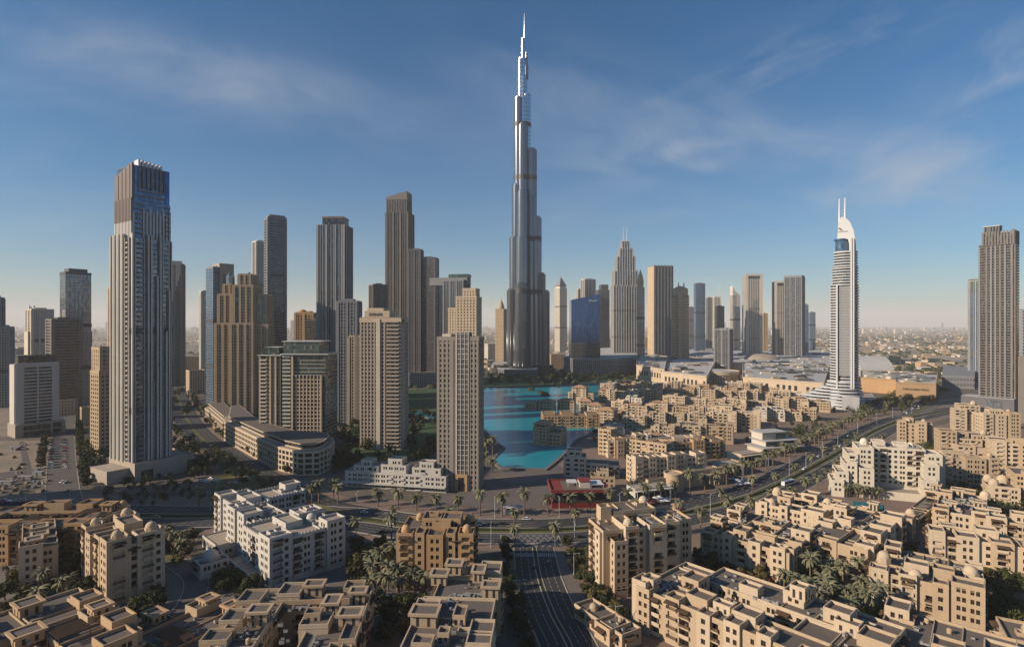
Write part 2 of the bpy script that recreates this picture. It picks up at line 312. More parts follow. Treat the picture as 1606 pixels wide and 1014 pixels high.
class Bld:
    """One apartment building: blocks are queued, then finish() cuts windows wherever no other block covers the wall."""
    def __init__(s, name, label, loc, rz, wall='sand', roof='roof', cat='building', group=None, lod=0, seed=1, glass='window_glass'):
        s.root = empty(name, (loc[0], loc[1], 0), rz, label, cat, group); s.rz = rz; s.loc = loc
        s.W = MB(); s.Rf = MB(); s.bl = []; s.wall = wall; s.roof = roof; s.lod = lod; s.rng = random.Random(seed); s.wins = []; s.bals = []; s.awn = []; s.alt = {'sand': 'cream', 'cream': 'sand', 'tan': 'sand', 'ochre': 'tan'}.get(wall); s.glass = glass
    def side(s, bk, k):
        x0, x1, y0, y1 = bk[:4]
        return ((lambda u, o, z: (x0 + u, y0 - o, z), x1 - x0, 0), (lambda u, o, z: (x1 + o, y0 + u, z), y1 - y0, 1),
                (lambda u, o, z: (x1 - u, y1 + o, z), x1 - x0, 2), (lambda u, o, z: (x0 - o, y1 - u, z), y1 - y0, 3))[k]
    def block(s, x0, x1, y0, y1, h, z0=0.0, fh=3.3, par=1.0, wins='auto', style=0, cren=False, roof=True):
        j = lambda: s.rng.uniform(.004, .06)
        s.bl.append((x0 + j(), x1 - j(), y0 + j(), y1 - j(), z0, h - j(), fh, par, wins, style, cren, roof)); return s
    def faces_cam(s, P, k):
        a = s.rz + (-math.pi / 2, 0, math.pi / 2, math.pi)[k]
        c, sn = math.cos(s.rz), math.sin(s.rz); x = s.loc[0] + P[0] * c - P[1] * sn; y = s.loc[1] + P[0] * sn + P[1] * c
        v = Vector((-x, -y)).normalized(); return v.x * math.cos(a) + v.y * math.sin(a) > -.2
    def hidden(s, me, P, z):
        for b in s.bl:
            if b is not me and b[0] - .2 < P[0] < b[1] + .2 and b[2] - .2 < P[1] < b[3] + .2 and b[4] - .1 <= z < b[5] + b[7]: return True
        return False
    def finish_block(s, b):
        x0, x1, y0, y1, z0, h, fh, par, wm, style, cren, roof = b; W = s.W; g = s.rng; start = len(W.m)
        top = h + par; t = .35
        for k in range(4):
            P, L, _ = s.side(b, k); mid = P(L / 2, .3, (z0 + h) / 2)
            vis = s.faces_cam(mid, k)
            if wm == 'none' or not vis or L < 3.0:
                W.face([P(0, 0, z0), P(L, 0, z0), P(L, 0, top), P(0, 0, top)]); continue
            nf = max(1, int((h - z0) / fh)); zb = h - nf * fh
            # bays along the wall
            cols = []; u = .9 + g.random() * .4
            if L < 5.2: cols.append(('W', L / 2 - .75, L / 2 + .75)); u = L
            elif L < 8.6:
                if g.random() < (.62 if style == 0 else .3): cols.append(('L', L / 2 - 1.7, L / 2 + 1.7))
                else: cols.append(('W', L / 2 - 1.75, L / 2 - .5)); cols.append(('W', L / 2 + .5, L / 2 + 1.75))
                u = L
            while u < L - 2.0:
                r = g.random(); left = L - u
                if r < (.52 if style == 0 else .14) and left > 5.4: cols.append(('L', u, u + 3.4)); u += 4.7
                elif r < .76 and left > 4.3: cols.append(('W', u, u + 1.15)); cols.append(('W', u + 1.6, u + 2.75)); u += 4.0
                elif r < .93: cols.append(('W', u, u + 1.6)); u += 3.1
                else: u += 1.1
            if cols and L >= 8.6:
                sh = (L - .9 - cols[-1][2]) / 2; sh = max(0, min(sh, 1.2)); cols = [(c, a + sh, e + sh) for c, a, e in cols]
            prev = 0.0
            for c, a, e in cols:
                if a > prev + 1e-3: W.face([P(prev, 0, z0), P(a, 0, z0), P(a, 0, top), P(prev, 0, top)])
                zp = z0
                for i in range(nf):
                    zf = zb + i * fh + (0 if i or c == 'W' else 0)
                    za, zc = (zf + .75, zf + 2.5) if c == 'W' else (zf + .15, zf + 2.6)
                    if za < z0 + .2: continue
                    cc = P((a + e) / 2, .35, (za + zc) / 2)
                    if s.hidden(b, cc, cc[2]): continue
                    if c == 'L' and g.random() < .06: continue
                    dep = .30 if c == 'W' else 1.3
                    W.face([P(a, 0, zp), P(e, 0, zp), P(e, 0, za), P(a, 0, za)])
                    W.face([P(a, 0, za), P(e, 0, za), P(e, -dep, za), P(a, -dep, za)]); W.face([P(a, -dep, zc), P(e, -dep, zc), P(e, 0, zc), P(a, 0, zc)])
                    W.face([P(a, 0, za), P(a, -dep, za), P(a, -dep, zc), P(a, 0, zc)]); W.face([P(e, -dep, za), P(e, 0, za), P(e, 0, zc), P(e, -dep, zc)])
                    if c == 'L':
                        m1 = a + (e - a) * .12; m2 = a + (e - a) * .88
                        W.face([P(a, -dep, za), P(m1, -dep, za), P(m1, -dep, zc), P(a, -dep, zc)]); W.face([P(m2, -dep, za), P(e, -dep, za), P(e, -dep, zc), P(m2, -dep, zc)])
                        W.face([P(m1, -dep, za), P(m2, -dep, za), P(m2, -dep, zc), P(m1, -dep, zc)], 1)
                        s.bals.append((P((a + e) / 2, 0, za), k, e - a + .5, g.random() < .55))
                        if i == nf - 1 and s.lod == 0 and g.random() < .8: s.awn.append((P((a + e) / 2, 0, zc + .25), k, e - a + .9))
                    elif s.lod == 0: s.wins.append((P((a + e) / 2, 0, (za + zc) / 2), k, e - a, zc - za))
                    else: W.face([P(a, -dep, za), P(e, -dep, za), P(e, -dep, zc), P(a, -dep, zc)], 1)
                    zp = zc
                W.face([P(a, 0, zp), P(e, 0, zp), P(e, 0, top), P(a, 0, top)]); prev = e
            W.face([P(prev, 0, z0), P(L, 0, z0), P(L, 0, top), P(prev, 0, top)])
        if par > 0:
            a0, a1, c0, c1 = x0 + t, x1 - t, y0 + t, y1 - t
            for q in ([(x0, y0), (x1, y0), (a1, c0), (a0, c0)], [(x1, y0), (x1, y1), (a1, c1), (a1, c0)], [(x1, y1), (x0, y1), (a0, c1), (a1, c1)], [(x0, y1), (x0, y0), (a0, c0), (a0, c1)]):
                W.face([(*p, top) for p in q])
            for p, q in (((a0, c0), (a1, c0)), ((a1, c0), (a1, c1)), ((a1, c1), (a0, c1)), ((a0, c1), (a0, c0))):
                W.face([(*q, h), (*p, h), (*p, top), (*q, top)])
            if cren:
                for k in range(4):
                    P, L, _ = s.side(b, k); n = int(L / 1.6)
                    for i in range(n):
                        u = (i + .5) * L / n; p = P(u - .4, -.01, 0); q = P(u + .4, -t + .01, 0)
                        W.box(min(p[0], q[0]), max(p[0], q[0]), min(p[1], q[1]), max(p[1], q[1]), top, top + .6)
        else: a0, a1, c0, c1 = x0, x1, y0, y1
        if roof and par > 0 and wm != 'none' and (x1 - x0) * (y1 - y0) > 90:
            for i in range(2 if s.lod == 0 else 1):
                if (x1 - x0) > (y1 - y0): u = g.uniform(a0 + 2, a1 - 2); W.box(u - .14, u + .14, c0 + .01, c1 - .01, h - .1, h + g.uniform(.35, .8))
                else: u = g.uniform(c0 + 2, c1 - 2); W.box(a0 + .01, a1 - .01, u - .14, u + .14, h - .1, h + g.uniform(.35, .8))
            if s.lod == 0 and min(x1 - x0, y1 - y0) > 9: u, v = g.uniform(a0 + 2.5, a1 - 2.5), g.uniform(c0 + 2.5, c1 - 2.5); W.ring(u - 2, u + 2, v - 1.6, v + 1.6, .3, h - .1, h + 1.3)
        if wm != 'none' and min(x1 - x0, y1 - y0) > 4 and h - z0 > 8:
            e = g.uniform(.07, .11)
            for zz in ((h - .25, h + .02), (z0 + fh + .4, z0 + fh + .62)) if g.random() < .75 else ((h - .3, h - .05),):
                W.ring(x0 - e, x1 + e, y0 - e, y1 + e, e + .03, zz[0], zz[1])
        if s.alt and g.random() < .4:
            for i in range(start, len(W.m)):
                if W.m[i] == 0: W.m[i] = 3
        if roof: q = MB(); q.face([(a0, c0, h + .003), (a1, c0, h + .003), (a1, c1, h + .003), (a0, c1, h + .003)]); q.build('roof', [s.roof], s.root)
    def pav(s, cx, cy, w, d, z, h, over=.7, kind='cap'):
        """Roof pavilion: a box under a wide flat frame, open to a dark roof in the middle."""
        b = MB() if s.lod == 0 else s.W; rm = 2
        b.box(cx - w / 2, cx + w / 2, cy - d / 2, cy + d / 2, z - .2, z + h)
        if kind == 'cap':
            W, D = w / 2 + over, d / 2 + over
            b.box(cx - W + .02, cx + W - .02, cy - D + .02, cy + D - .02, z + h + .002, z + h + .3, 0)
            b.ring(cx - W, cx + W, cy - D, cy + D, min(.9, w * .22), z + h + .302, z + h + .75)
            t = min(.9, w * .22) + .01
            b.face([(cx - W + t, cy - D + t, z + h + .31), (cx + W - t, cy - D + t, z + h + .31), (cx + W - t, cy + D - t, z + h + .31), (cx - W + t, cy + D - t, z + h + .31)], rm)
        else:
            b.ring(cx - w / 2 - .02, cx + w / 2 + .02, cy - d / 2 - .02, cy + d / 2 + .02, .35, z + h + .002, z + h + .9)
            b.face([(cx - w / 2 + .3, cy - d / 2 + .3, z + h + .006), (cx + w / 2 - .3, cy - d / 2 + .3, z + h + .006), (cx + w / 2 - .3, cy + d / 2 - .3, z + h + .006), (cx - w / 2 + .3, cy + d / 2 - .3, z + h + .006)], rm)
        # openings on two sides
        for dx in (-w * .22, w * .22):
            b.box(cx + dx - .45, cx + dx + .45, cy - d / 2 - .03, cy - d / 2 + .1, z + .3, z + h - .5, 1)
            b.box(cx + w / 2 - .1, cx + w / 2 + .03, cy + dx * d / w - .45, cy + dx * d / w + .45, z + .3, z + h - .5, 1)
            b.box(cx - w / 2 - .03, cx - w / 2 + .1, cy + dx * d / w - .45, cy + dx * d / w + .45, z + .3, z + h - .5, 1)
        if s.lod == 0: b.build('roof_pavilion', [s.wall, 'dark_recess', s.roof], s.root)
        return s
    def dome(s, cx, cy, z, r, drum=1.0, mat=None):
        r *= .78; b = MB(); b.lathe([(r * 1.12, z - .2), (r * 1.12, z + drum), (r * 1.02, z + drum + .01)], cx, cy, 8, 0, False, a0=math.pi / 8)
        b.dome(cx, cy, z + drum, r); b.build('dome', [mat or s.wall], s.root); return s
    def hip(s, x0, x1, y0, y1, z, rise, over=.8, mat='roof_tile'):
        b = MB(); x0 -= over; x1 += over; y0 -= over; y1 += over; i = min(x1 - x0, y1 - y0) * .42
        b.prism([(x0, y0), (x1, y0), (x1, y1), (x0, y1)], z, z + rise, 0, 0, [(x0 + i, y0 + i), (x1 - i, y0 + i), (x1 - i, y1 - i), (x0 + i, y1 - i)])
        b.build('roof', [mat], s.root); return s
    def units(s, n, x0, x1, y0, y1, z):
        for i in range(int(n * .5)):
            x = s.rng.uniform(x0, x1); y = s.rng.uniform(y0, y1); k = s.rng.random()
            o = link('water_tank' if k < .35 else 'roof_duct', CLUT(k < .35), s.root, None, (x, y, z), s.rng.choice((0, math.pi / 2)))
        for i in range(int(n * 1.5)):
            x = s.rng.uniform(x0, x1); y = s.rng.uniform(y0, y1); r = s.rng.random()
            o = link('air_conditioner', ACM(), s.root, None, (x, y, z), s.rng.choice((0, math.pi / 2))); q = s.rng.uniform(.55, 1.0); o.scale = (q, q, q)
        return s
    def wallline(s, x0, x1, y0, y1, z0, z1):
        s.W.box(x0, x1, y0, y1, z0, z1); return s
    def pergola(s, x0, x1, y0, y1, z, h=2.6):
        b = MB()
        for x in (x0 + .1, x1 - .1):
            for y in (y0 + .1, y1 - .1): b.box(x - .1, x + .1, y - .1, y + .1, z, z + h)
        n = int((x1 - x0) / .6)
        for i in range(n + 1):
            x = x0 + (x1 - x0) * i / n; b.box(x - .09, x + .09, y0 - .3, y1 + .3, z + h + .002, z + h + .2)
        b.build('pergola', ['wood'], s.root); return s
    def done(s):
        for b in s.bl: s.finish_block(b)
        s.W.build('wall', [s.wall, s.glass, s.roof, s.alt or s.wall], s.root)
        if s.lod == 0:
            ws = sorted(s.wins, key=lambda w: -w[2]); near = s.wins
            def dist(w):
                c, sn = math.cos(s.rz), math.sin(s.rz); return math.hypot(s.loc[0] + w[0][0] * c - w[0][1] * sn, s.loc[1] + w[0][0] * sn + w[0][1] * c) - w[0][2]
            near = sorted(s.wins, key=dist)
            for p, k, w, h in near[:100]: link('window', window_mesh(w, h), s.root, None, p, k * math.pi / 2)
            if len(near) > 100:
                b = MB()
                for p, k, w, h in near[100:]:
                    dx, dy = ((1, 0), (0, 1), (-1, 0), (0, -1))[k]; ix, iy = -dy * .27, dx * .27
                    a = (p[0] + ix - dx * w / 2, p[1] + iy - dy * w / 2); e = (p[0] + ix + dx * w / 2, p[1] + iy + dy * w / 2)
                    b.face([(*a, p[2] - h / 2), (*e, p[2] - h / 2), (*e, p[2] + h / 2), (*a, p[2] + h / 2)])
                b.build('window', ['window_glass'], s.root, 'stuff')
            for p, k, w in s.awn: link('awning', awning_mesh(w), s.root, None, p, k * math.pi / 2)
            for p, k, w, st in sorted(s.bals, key=dist)[:100]: link('balcony', balcony_mesh(w, .7, 1 if st else 0, s.wall), s.root, None, p, k * math.pi / 2)
        else:
            for p, k, w, st in s.bals[:100]: link('balcony', balcony_mesh(w, .7, 0, s.wall), s.root, None, p, k * math.pi / 2)
        return s.root
_cl = {}
def CLUT(tank):
    if tank not in _cl:
        b = MB()
        if tank: b.lathe([(.75, 0), (.78, 1.3), (.4, 1.6), (.1, 1.65)], 0, 0, 10); b.tube((.7, 0, .2), (1.6, 0, .1), .07, .07, 5)
        else: b.box(-2.6, 2.6, -.3, .3, .15, .7); b.box(-.35, .35, -1.8, -.3, .16, .69); b.box(2.2, 2.9, -.5, .5, 0, 1.3); b.box(-2.9, -2.2, -.4, .4, 0, 1.0)
        _cl[tank] = b.mesh('water_tank' if tank else 'roof_duct', ['sand' if tank else 'concrete'])
    return _cl[tank]
_ac = []
def ACM():
    if not _ac:
        b = MB(); b.box(-.8, .8, -.5, .5, 0, 1.0, 0); b.lathe([(.38, 1.0), (.38, 1.06), (.3, 1.07)], -.35, 0, 10, 1); b.lathe([(.38, 1.0), (.38, 1.06), (.3, 1.07)], .4, 0, 10, 1)
        _ac.append(b.mesh('air_conditioner', ['concrete', 'dark_recess']))
    return _ac[0]

def place(px, py, h, rot, ax, ay):
    """World origin of a building whose local point (ax, ay) at height h shows at photo point (px, py)."""
    p = gp(px, py, h); r = R(rot); return (p[0] - ax * math.cos(r) + ay * math.sin(r), p[1] - ax * math.sin(r) - ay * math.cos(r)), r
# ------------------------------------------------------------------ towers
class TW:
    def __init__(s, name, label, x0, x1, yt, yb, rel=0.0, ratio=1.0, cat='tower', group=None):
        d = CH * F / (yb - HY); pm = (x0 + x1) / 2; rot = R(rel) - math.atan((pm - PX) / F)
        w = (x1 - x0) * d / F; cx, cy = (pm - PX) * d / F, d + w / 2; c, sn = math.cos(rot), math.sin(rot)
        for _ in range(16):
            q = [(cx + a * w / 2 * c - e * w * ratio / 2 * sn, cy + a * w / 2 * sn + e * w * ratio / 2 * c) for a in (-1, 1) for e in (-1, 1)]
            xs = [PX + F * p[0] / p[1] for p in q]; w *= (x1 - x0) / (max(xs) - min(xs))
            cx += (pm - (max(xs) + min(xs)) / 2) * cy / F; cy += d - min(p[1] for p in q)
        s.w, s.d, s.dn, s.rz = w, w * ratio, d, rot; s.loc = (cx, cy)
        s.h = s.z(yt); s.root = empty(name, (cx, cy, 0), rot, label, cat, group); s.mbs = {}; s.bals = []
    def z(s, y): return CH + (HY - y) * s.dn / F
    def mb(s, part, mat):
        if part in ('roof', 'shopfront', 'lantern', 'wing', 'window', 'upper_floor', 'canopy', 'entrance', 'dome', 'plant_room', 'plant_floor', 'lounge', 'sky_bridge', 'spire'):
            return s.mbs.setdefault((part, mat, len(s.mbs)), MB())
        return s.mbs.setdefault((part, mat), MB())
    def reg(s, fx0=0., fx1=1., fy0=0., fy1=1., yt=None, yb=None, z0=0., z1=None):
        return (-s.w / 2 + fx0 * s.w, -s.w / 2 + fx1 * s.w, -s.d / 2 + fy0 * s.d, -s.d / 2 + fy1 * s.d,
                z0 if yb is None else s.z(yb), (s.h if yt is None else s.z(yt)) if z1 is None else z1)
    def core(s, r, mat='glass', part='glazing', roof='roof_grey'):
        s.mb(part, mat).box(*r)
        H = r[5] - r[4]
        if H > 70 and r[1] - r[0] > 14 and part == 'glazing' and mat in ('glass', 'glass_grey', 'glass_blue'):
            for f in (.33, .66) if H > 130 else (.5,):
                z = r[4] + H * (f + .06 * math.sin(r[0] * 7 + H)); s.mb('plant_floor', 'dark_louvre').box(r[0] - .55, r[1] + .55, r[2] - .55, r[3] + .55, z, z + 4.5)
        if roof: s.mb('roof', roof).box(r[0] + .05, r[1] - .05, r[2] + .05, r[3] - .05, r[5] + .002, r[5] + .12)
        return r
    def bands(s, r, mat, fh=3.5, bh=1.1, out=.25, part='cladding', start=0.0):
        b = s.mb(part, mat); z = r[4] + start
        while z + bh < r[5] + .01:
            b.box(r[0] - out, r[1] + out, r[2] - out, r[3] + out, z, z + bh); z += fh
    def piers(s, r, mat, bay=3.6, pw=1.2, out=.32, sides=(0, 1, 2, 3), part='cladding', top=0.0, f0=0., f1=1., edge=True):
        b = s.mb(part, mat)
        for k in sides:
            L = (r[1] - r[0]) if k % 2 == 0 else (r[3] - r[2]); n = max(1, round(L * (f1 - f0) / bay))
            for i in range(0 if edge else 1, n + 1 if edge else n):
                u = L * f0 + (L * (f1 - f0) - pw) * i / n
                s.sbox(b, r, k, u, u + pw, -.1, out, r[4], r[5] + top)
    def sbox(s, b, r, k, u0, u1, o0, o1, z0, z1, m=0):
        x0, x1, y0, y1 = r[:4]
        if k == 0: b.box(x0 + u0, x0 + u1, y0 - o1, y0 - o0, z0, z1, m)
        elif k == 1: b.box(x1 + o0, x1 + o1, y0 + u0, y0 + u1, z0, z1, m)
        elif k == 2: b.box(x1 - u1, x1 - u0, y1 + o0, y1 + o1, z0, z1, m)
        else: b.box(x0 - o1, x0 - o0, y1 - u1, y1 - u0, z0, z1, m)
    def balc(s, r, k, f0, f1, mat, fh=3.5, out=1.4, ph=1.15, z0=None, z1=None):
        L = (r[1] - r[0]) if k % 2 == 0 else (r[3] - r[2]); z = (r[4] if z0 is None else z0) + fh
        while z < (r[5] if z1 is None else z1) - 1:
            b = MB(); s.sbox(b, r, k, L * f0, L * f1, -.05, out, z - .2, z + ph - .2); s.bals.append((mat, b)); z += fh
    def panel(s, r, k, f0, f1, mat, out=.5, z0=None, z1=None, part='cladding'):
        L = (r[1] - r[0]) if k % 2 == 0 else (r[3] - r[2])
        s.sbox(s.mb(part, mat), r, k, L * f0, L * f1, -.1, out, r[4] if z0 is None else z0, r[5] if z1 is None else z1)
    def crown(s, r, h, mat, t=.6, part='crown'):
        s.mb(part, mat).ring(r[0] - .4, r[1] + .4, r[2] - .4, r[3] + .4, t, r[5] - .5, r[5] + h)
    def mast(s, x, y, z0, z1, r=.7, mat='pale_metal', part='mast'):
        b = MB(); b.tube((x, y, z0), (x, y, z1), r, r * .5, 8); b.build(part, [mat], s.root)
    def text(s, txt, x, y, z, size, mat, rz=0.0, part='sign_lettering', ext=.15):
        cu = bpy.data.curves.new(part, 'FONT'); cu.body = txt; cu.size = size; cu.extrude = ext; cu.align_x = 'CENTER'; cu.space_character = 1.1
        lettering(cu, part, mat, s.root, (x, y, z), rz)
    def done(s):
        n = {}
        for k, b in s.mbs.items(): b.build(k[0], [k[1]], s.root)
        s.bals.sort(key=lambda q: abs(q[1].v[0][2] - CH)); rest = {}
        for i, (m, b) in enumerate(s.bals):
            if i < 100: b.build('balcony', [m], s.root)
            else:
                r = rest.setdefault(m, MB()); k = len(r.v); r.v += b.v; r.f += [tuple(k + j for j in f) for f in b.f]; r.m += b.m; r.s += b.s
        for m, b in rest.items(): b.build('balcony', [m], s.root, 'stuff')
        return s.root

def offstage():  # unseen towers, added left of the view only for the shadows they cast
    for i, (x, y, h, w) in enumerate(((-439, 266, 140, 40), (-390, 322, 165, 46))):
        t = TW('residential_tower', ('unseen beige tower added off the left edge to shade the boulevard', 'unseen pale tower added off the left edge to shade the white terrace', )[i], 0, 60, 400, 700); t.root.location = (x, y, 0); t.root.rotation_euler = (0, 0, R(-12)); t.w = w; t.d = w * .8; t.h = h
        r = t.core(t.reg(z1=h), 'glass_dark'); t.bands(r, 'beige_stone', 3.5, 1.3, .25); t.piers(r, 'beige_stone', 4, 1.4, .45); t.crown(r, 2, 'beige_stone'); t.done()

def lettering(cu, part, mat, parent, loc, rz):
    o = bpy.data.objects.new(part, cu); COL.objects.link(o); bpy.context.view_layer.update()
    me = bpy.data.meshes.new_from_object(o.evaluated_get(bpy.context.evaluated_depsgraph_get())); bpy.data.objects.remove(o)
    me.materials.clear(); me.materials.append(M[mat]); o = link(part, me, parent); o.location = loc; o.rotation_euler = (math.pi / 2, 0, rz)

def plain(name, label, x0, x1, yt, yb, style, mat, gl='glass', rel=20, ratio=.8, fh=3.6, top=0.0, group=None, bay=None):
    t = TW(name, label, x0, x1, yt, yb, rel, ratio, group=group); r = t.core(t.reg(), gl)
    if style == 'punch': t.bands(r, mat, fh, fh * .4, .25); t.piers(r, mat, bay or 3.6, 1.3, .45); t.piers(r, mat, 11, 2.6, .9)
    elif style == 'band': t.bands(r, mat, fh, fh * .42, .7); t.piers(r, mat, 30, 2.5, .8)
    elif style == 'fin': t.bands(r, 'dark_stone', fh, .8, .12, part='spandrel_trim'); t.piers(r, mat, bay or 3.6, .8, .9, part='rib'); t.piers(r, mat, 14, 2.2, 1.2, part='rib')
    elif style == 'slab': t.bands(r, mat, fh, .7, .12); t.panel(r, 0, 0, .16, mat, .5); t.panel(r, 0, .84, 1, mat, .5); t.panel(r, 3, 0, 1, mat, .4); t.panel(r, 1, 0, .2, mat, .4)
    elif style == 'glass': t.bands(r, mat, fh, .5, .08); t.piers(r, mat, bay or 4.5, .25, .12)
    t.crown(r, top or 2.0, mat)
    t.mb('plant_room', mat).box(r[0] + t.w * .25, r[1] - t.w * .25, r[2] + t.d * .25, r[3] - t.d * .2, r[5] + .1, r[5] + 4)
    return t

def towers():
    # --- the tall ribbed tower standing on its own podium
    t = TW('residential_tower', 'tallest near tower, bronze louvred top above silver fins, on a stone podium', 177, 270, 256, 752, 24, 1.0)
    A, Bz, Cz = t.z(372), t.z(345), t.z(312)
    r1 = t.core(t.reg(z1=A), 'glass_grey'); r2 = t.core(t.reg(.05, .97, .05, .97, z0=A, z1=Cz), 'glass_blue'); r3 = t.core(t.reg(.08, .97, .08, .97, z0=Cz, z1=t.h), 'glass_blue')
    t.bands(r1, 'brown_stone', 3.5, .7, .12)
    t.bands(r2, 'grey_stone', 3.5, .6, .12); t.bands(r3, 'dark_stone', 3.5, .7, .1)
    for k in (0, 3):
        L = t.w; n = 13
        for i in range(n + 1):
            u = (L - 1.2) * i / n; f = i / n
            if k == 0 and .14 < f < .30: continue
            if k == 3 and .80 < f < .93: continue
            dz = t.z((452, 600, 430, 700, 372, 520)[i % 6]) if k == 0 and i in (7, 8, 11, 12) else 0
            big = i % 3 != 1
            t.sbox(t.mb('rib', 'fin_stone'), r1, k, u, u + (1.15 if big else .55), -.1, 2.1 if big else 1.2, 12 if not dz else 12, A + (3.0 if big else 0) if not dz else dz)
        for i in range(12):
            u = (r2[1] - r2[0] - 1) * i / 11
            if k == 0 and i in (1, 2): continue
            t.sbox(t.mb('rib', 'fin_stone'), r2, k, u, u + 1.2, -.1, .8, A, t.z(330 if k == 0 else 345) + (i % 2) * 3)
            if k == 3: t.sbox(t.mb('louvre', 'bronze'), r2, k, u - .05, u + 1.5, -.1, 1.0, t.z(345), Cz + 1.5)
        n = 8
        for i in range(n + 1):
            u = (r3[1] - r3[0] - 1.4) * i / n
            if k == 0 and i in (0, 8): continue
            if k == 3: t.sbox(t.mb('louvre', 'bronze'), r3, k, u - .8, u + 2.4, -.1, 1.1 + .3 * (i % 2), Cz - 1, t.h - 6 + .9 * i)
            else: t.sbox(t.mb('louvre', 'bronze'), r3, k, u, u + .9, -.1, 1.0, t.z(292), t.h - 1)
    t.panel(r3, 0, .02, .12, 'glass_blue', .6); t.panel(r3, 0, .88, .985, 'glass_deep', .5)
    for f0, f1, k in ((.16, .29, 0),): t.balc(r1, k, f0, f1, 'grey_stone', 3.5, 1.5); t.balc(r2, k, .1, .27, 'grey_stone', 3.5, 1.3)
    t.balc(r2, 0, .86, .99, 'grey_stone', 3.5, 1.2); t.balc(r1, 0, .66, .74, 'grey_stone', 3.5, 1.3, z1=t.z(440)); t.balc(r1, 3, .81, .92, 'beige_stone', 3.5, 1.3); t.balc(r1, 0, .86, .93, 'beige_stone', 3.5, 1.2)
    t.balc(r3, 0, .14, .86, 'grey_stone', 3.6, .8, z0=Cz, z1=t.z(290))
    cr = t.mb('crown', 'white_paint'); L = r3[1] - r3[0]
    for i in range(7): cr.prism([(r3[0] + L * (.16 + i * .1), r3[2] + 1.0), (r3[0] + L * (.215 + i * .1), r3[2] + 1.0), (r3[0] + L * (.19 + i * .1), r3[2] + 9)], t.h - 1, t.h + 5 - .25 * i, 0, None)
    pd = t.reg(-.05, 1.42, -.32, 1.1, z1=11)
    t.mb('podium', 'beige_stone').box(pd[0], pd[1], pd[2], pd[3], 0, 11.5); t.mb('roof', 'roof_light').box(pd[0] + .4, pd[1] - .4, pd[2] + .4, pd[3] - .4, 11.505, 11.8)
    t.mb('podium', 'beige_stone').ring(pd[0], pd[1], pd[2], pd[3], .5, 11.502, 12.8); t.mb('podium', 'beige_stone').box(pd[0] - 14, pd[0] - .02, pd[2] + 8, pd[3] - 6, 0, 9)
    t.mb('shopfront', 'glass_dark').box(pd[0] + 36, pd[0] + 52, pd[2] - .15, pd[2] + .2, .8, 8.5); t.mb('shopfront', 'glass_dark').box(pd[0] + 4, pd[0] + 12, pd[2] - .15, pd[2] + .2, .5, 7)
    t.done()
    # --- left cluster
    def n(*a, **k):
        t = plain(*a, **k); t.done()
    n('residential_tower', 'slim grey tower cut by the picture edge above the sand lots', -16, 7, 468, 640, 'fin', 'grey_stone', rel=-15)
    n('residential_tower', 'pale grey ribbed tower in front of the slim edge tower', -8, 22, 514, 640, 'punch', 'concrete', rel=-15)
    t = plain('residential_tower', 'pale stepped tower crowned by two crane-like masts', 40, 84, 486, 622, 'punch', 'pale', 'glass_grey', rel=20)
    t.mb('wing', 'pale').box(-t.w * .62, -t.w * .3, -t.d * .3, t.d * .3, 0, t.z(520)); t.mb('wing', 'glass_grey').box(t.w * .12, t.w * .5, -t.d * .3, t.d * .4, 0, t.z(490))
    for x in (-.45, -.25):
        t.mast(t.w * x, 0, t.h, t.z(478), .8, 'dark_stone'); b = MB(); b.tube((t.w * x, 0, t.z(480)), (t.w * (x + .16), 0, t.h + 1), .6); b.build('mast_stay', ['dark_stone'], t.root)
    t.done()
    t = plain('office_tower', 'dark glass slab tower with a flat raised plant room, behind the banded grey block', 94, 143, 428, 648, 'glass', 'dark_stone', 'glass_grey', rel=18, ratio=.7)
    t.mb('plant_room', 'dark_stone').box(-t.w * .36, t.w * .38, -t.d * .4, t.d * .4, t.h + .1, t.z(420)); q = t.core(t.reg(-.05, .62, -.25, .3, yt=486), 'glass_grey'); t.bands(q, 'concrete', 3.6, 1.6, .4); t.piers(q, 'concrete', 5, 2, .5)
    q = t.core(t.reg(.3, .95, -.3, .2, yt=520), 'glass_grey'); t.bands(q, 'concrete', 3.6, 1.6, .4); t.piers(q, 'concrete', 5, 2, .5); t.done()
    n('residential_tower', 'brown grey block with continuous balcony bands behind the white stepped block', 72, 126, 502, 652, 'band', 'brown_stone', 'glass_dark', rel=20, ratio=.6)
    n('residential_tower', 'hazy grey tower in the gap between the masted tower and the dark glass slab', 84, 96, 520, 600, 'fin', 'concrete', 'glass_grey', rel=15); n('residential_tower', 'low wide banded block behind the slim edge towers', 20, 44, 548, 612, 'band', 'pale', 'glass_grey', rel=10)
    n('residential_tower', 'grey block behind the brown grey balcony block', 122, 142, 540, 618, 'punch', 'concrete', 'glass_grey', rel=15); n('residential_tower', 'small pale slab low behind the white slab', 48, 70, 545, 606, 'punch', 'white_plaster', 'glass_grey', rel=10)
    t = TW('apartment_block', 'white apartment slab with rows of dark balconies on a beige podium beside the sand lots', 16, 92, 572, 686, 14, .45)
    r = t.core(t.reg(z0=12), 'glass_dark'); t.bands(r, 'white_plaster', 3.3, 1.15, .3); t.panel(r, 0, 0, .2, 'white_plaster', .8); t.panel(r, 0, .49, .53, 'white_plaster', .9); t.panel(r, 0, .84, 1, 'white_plaster', .8); t.panel(r, 1, 0, 1, 'white_plaster', .6); t.panel(r, 3, 0, 1, 'white_plaster', .6)
    t.balc(r, 0, .2, .49, 'white_plaster', 3.3, 1.1, .9); t.balc(r, 0, .53, .84, 'white_plaster', 3.3, 1.1, .9); t.panel(r, 0, .0, 1, 'white_plaster', .85, t.h - 3, t.h + 1.5)
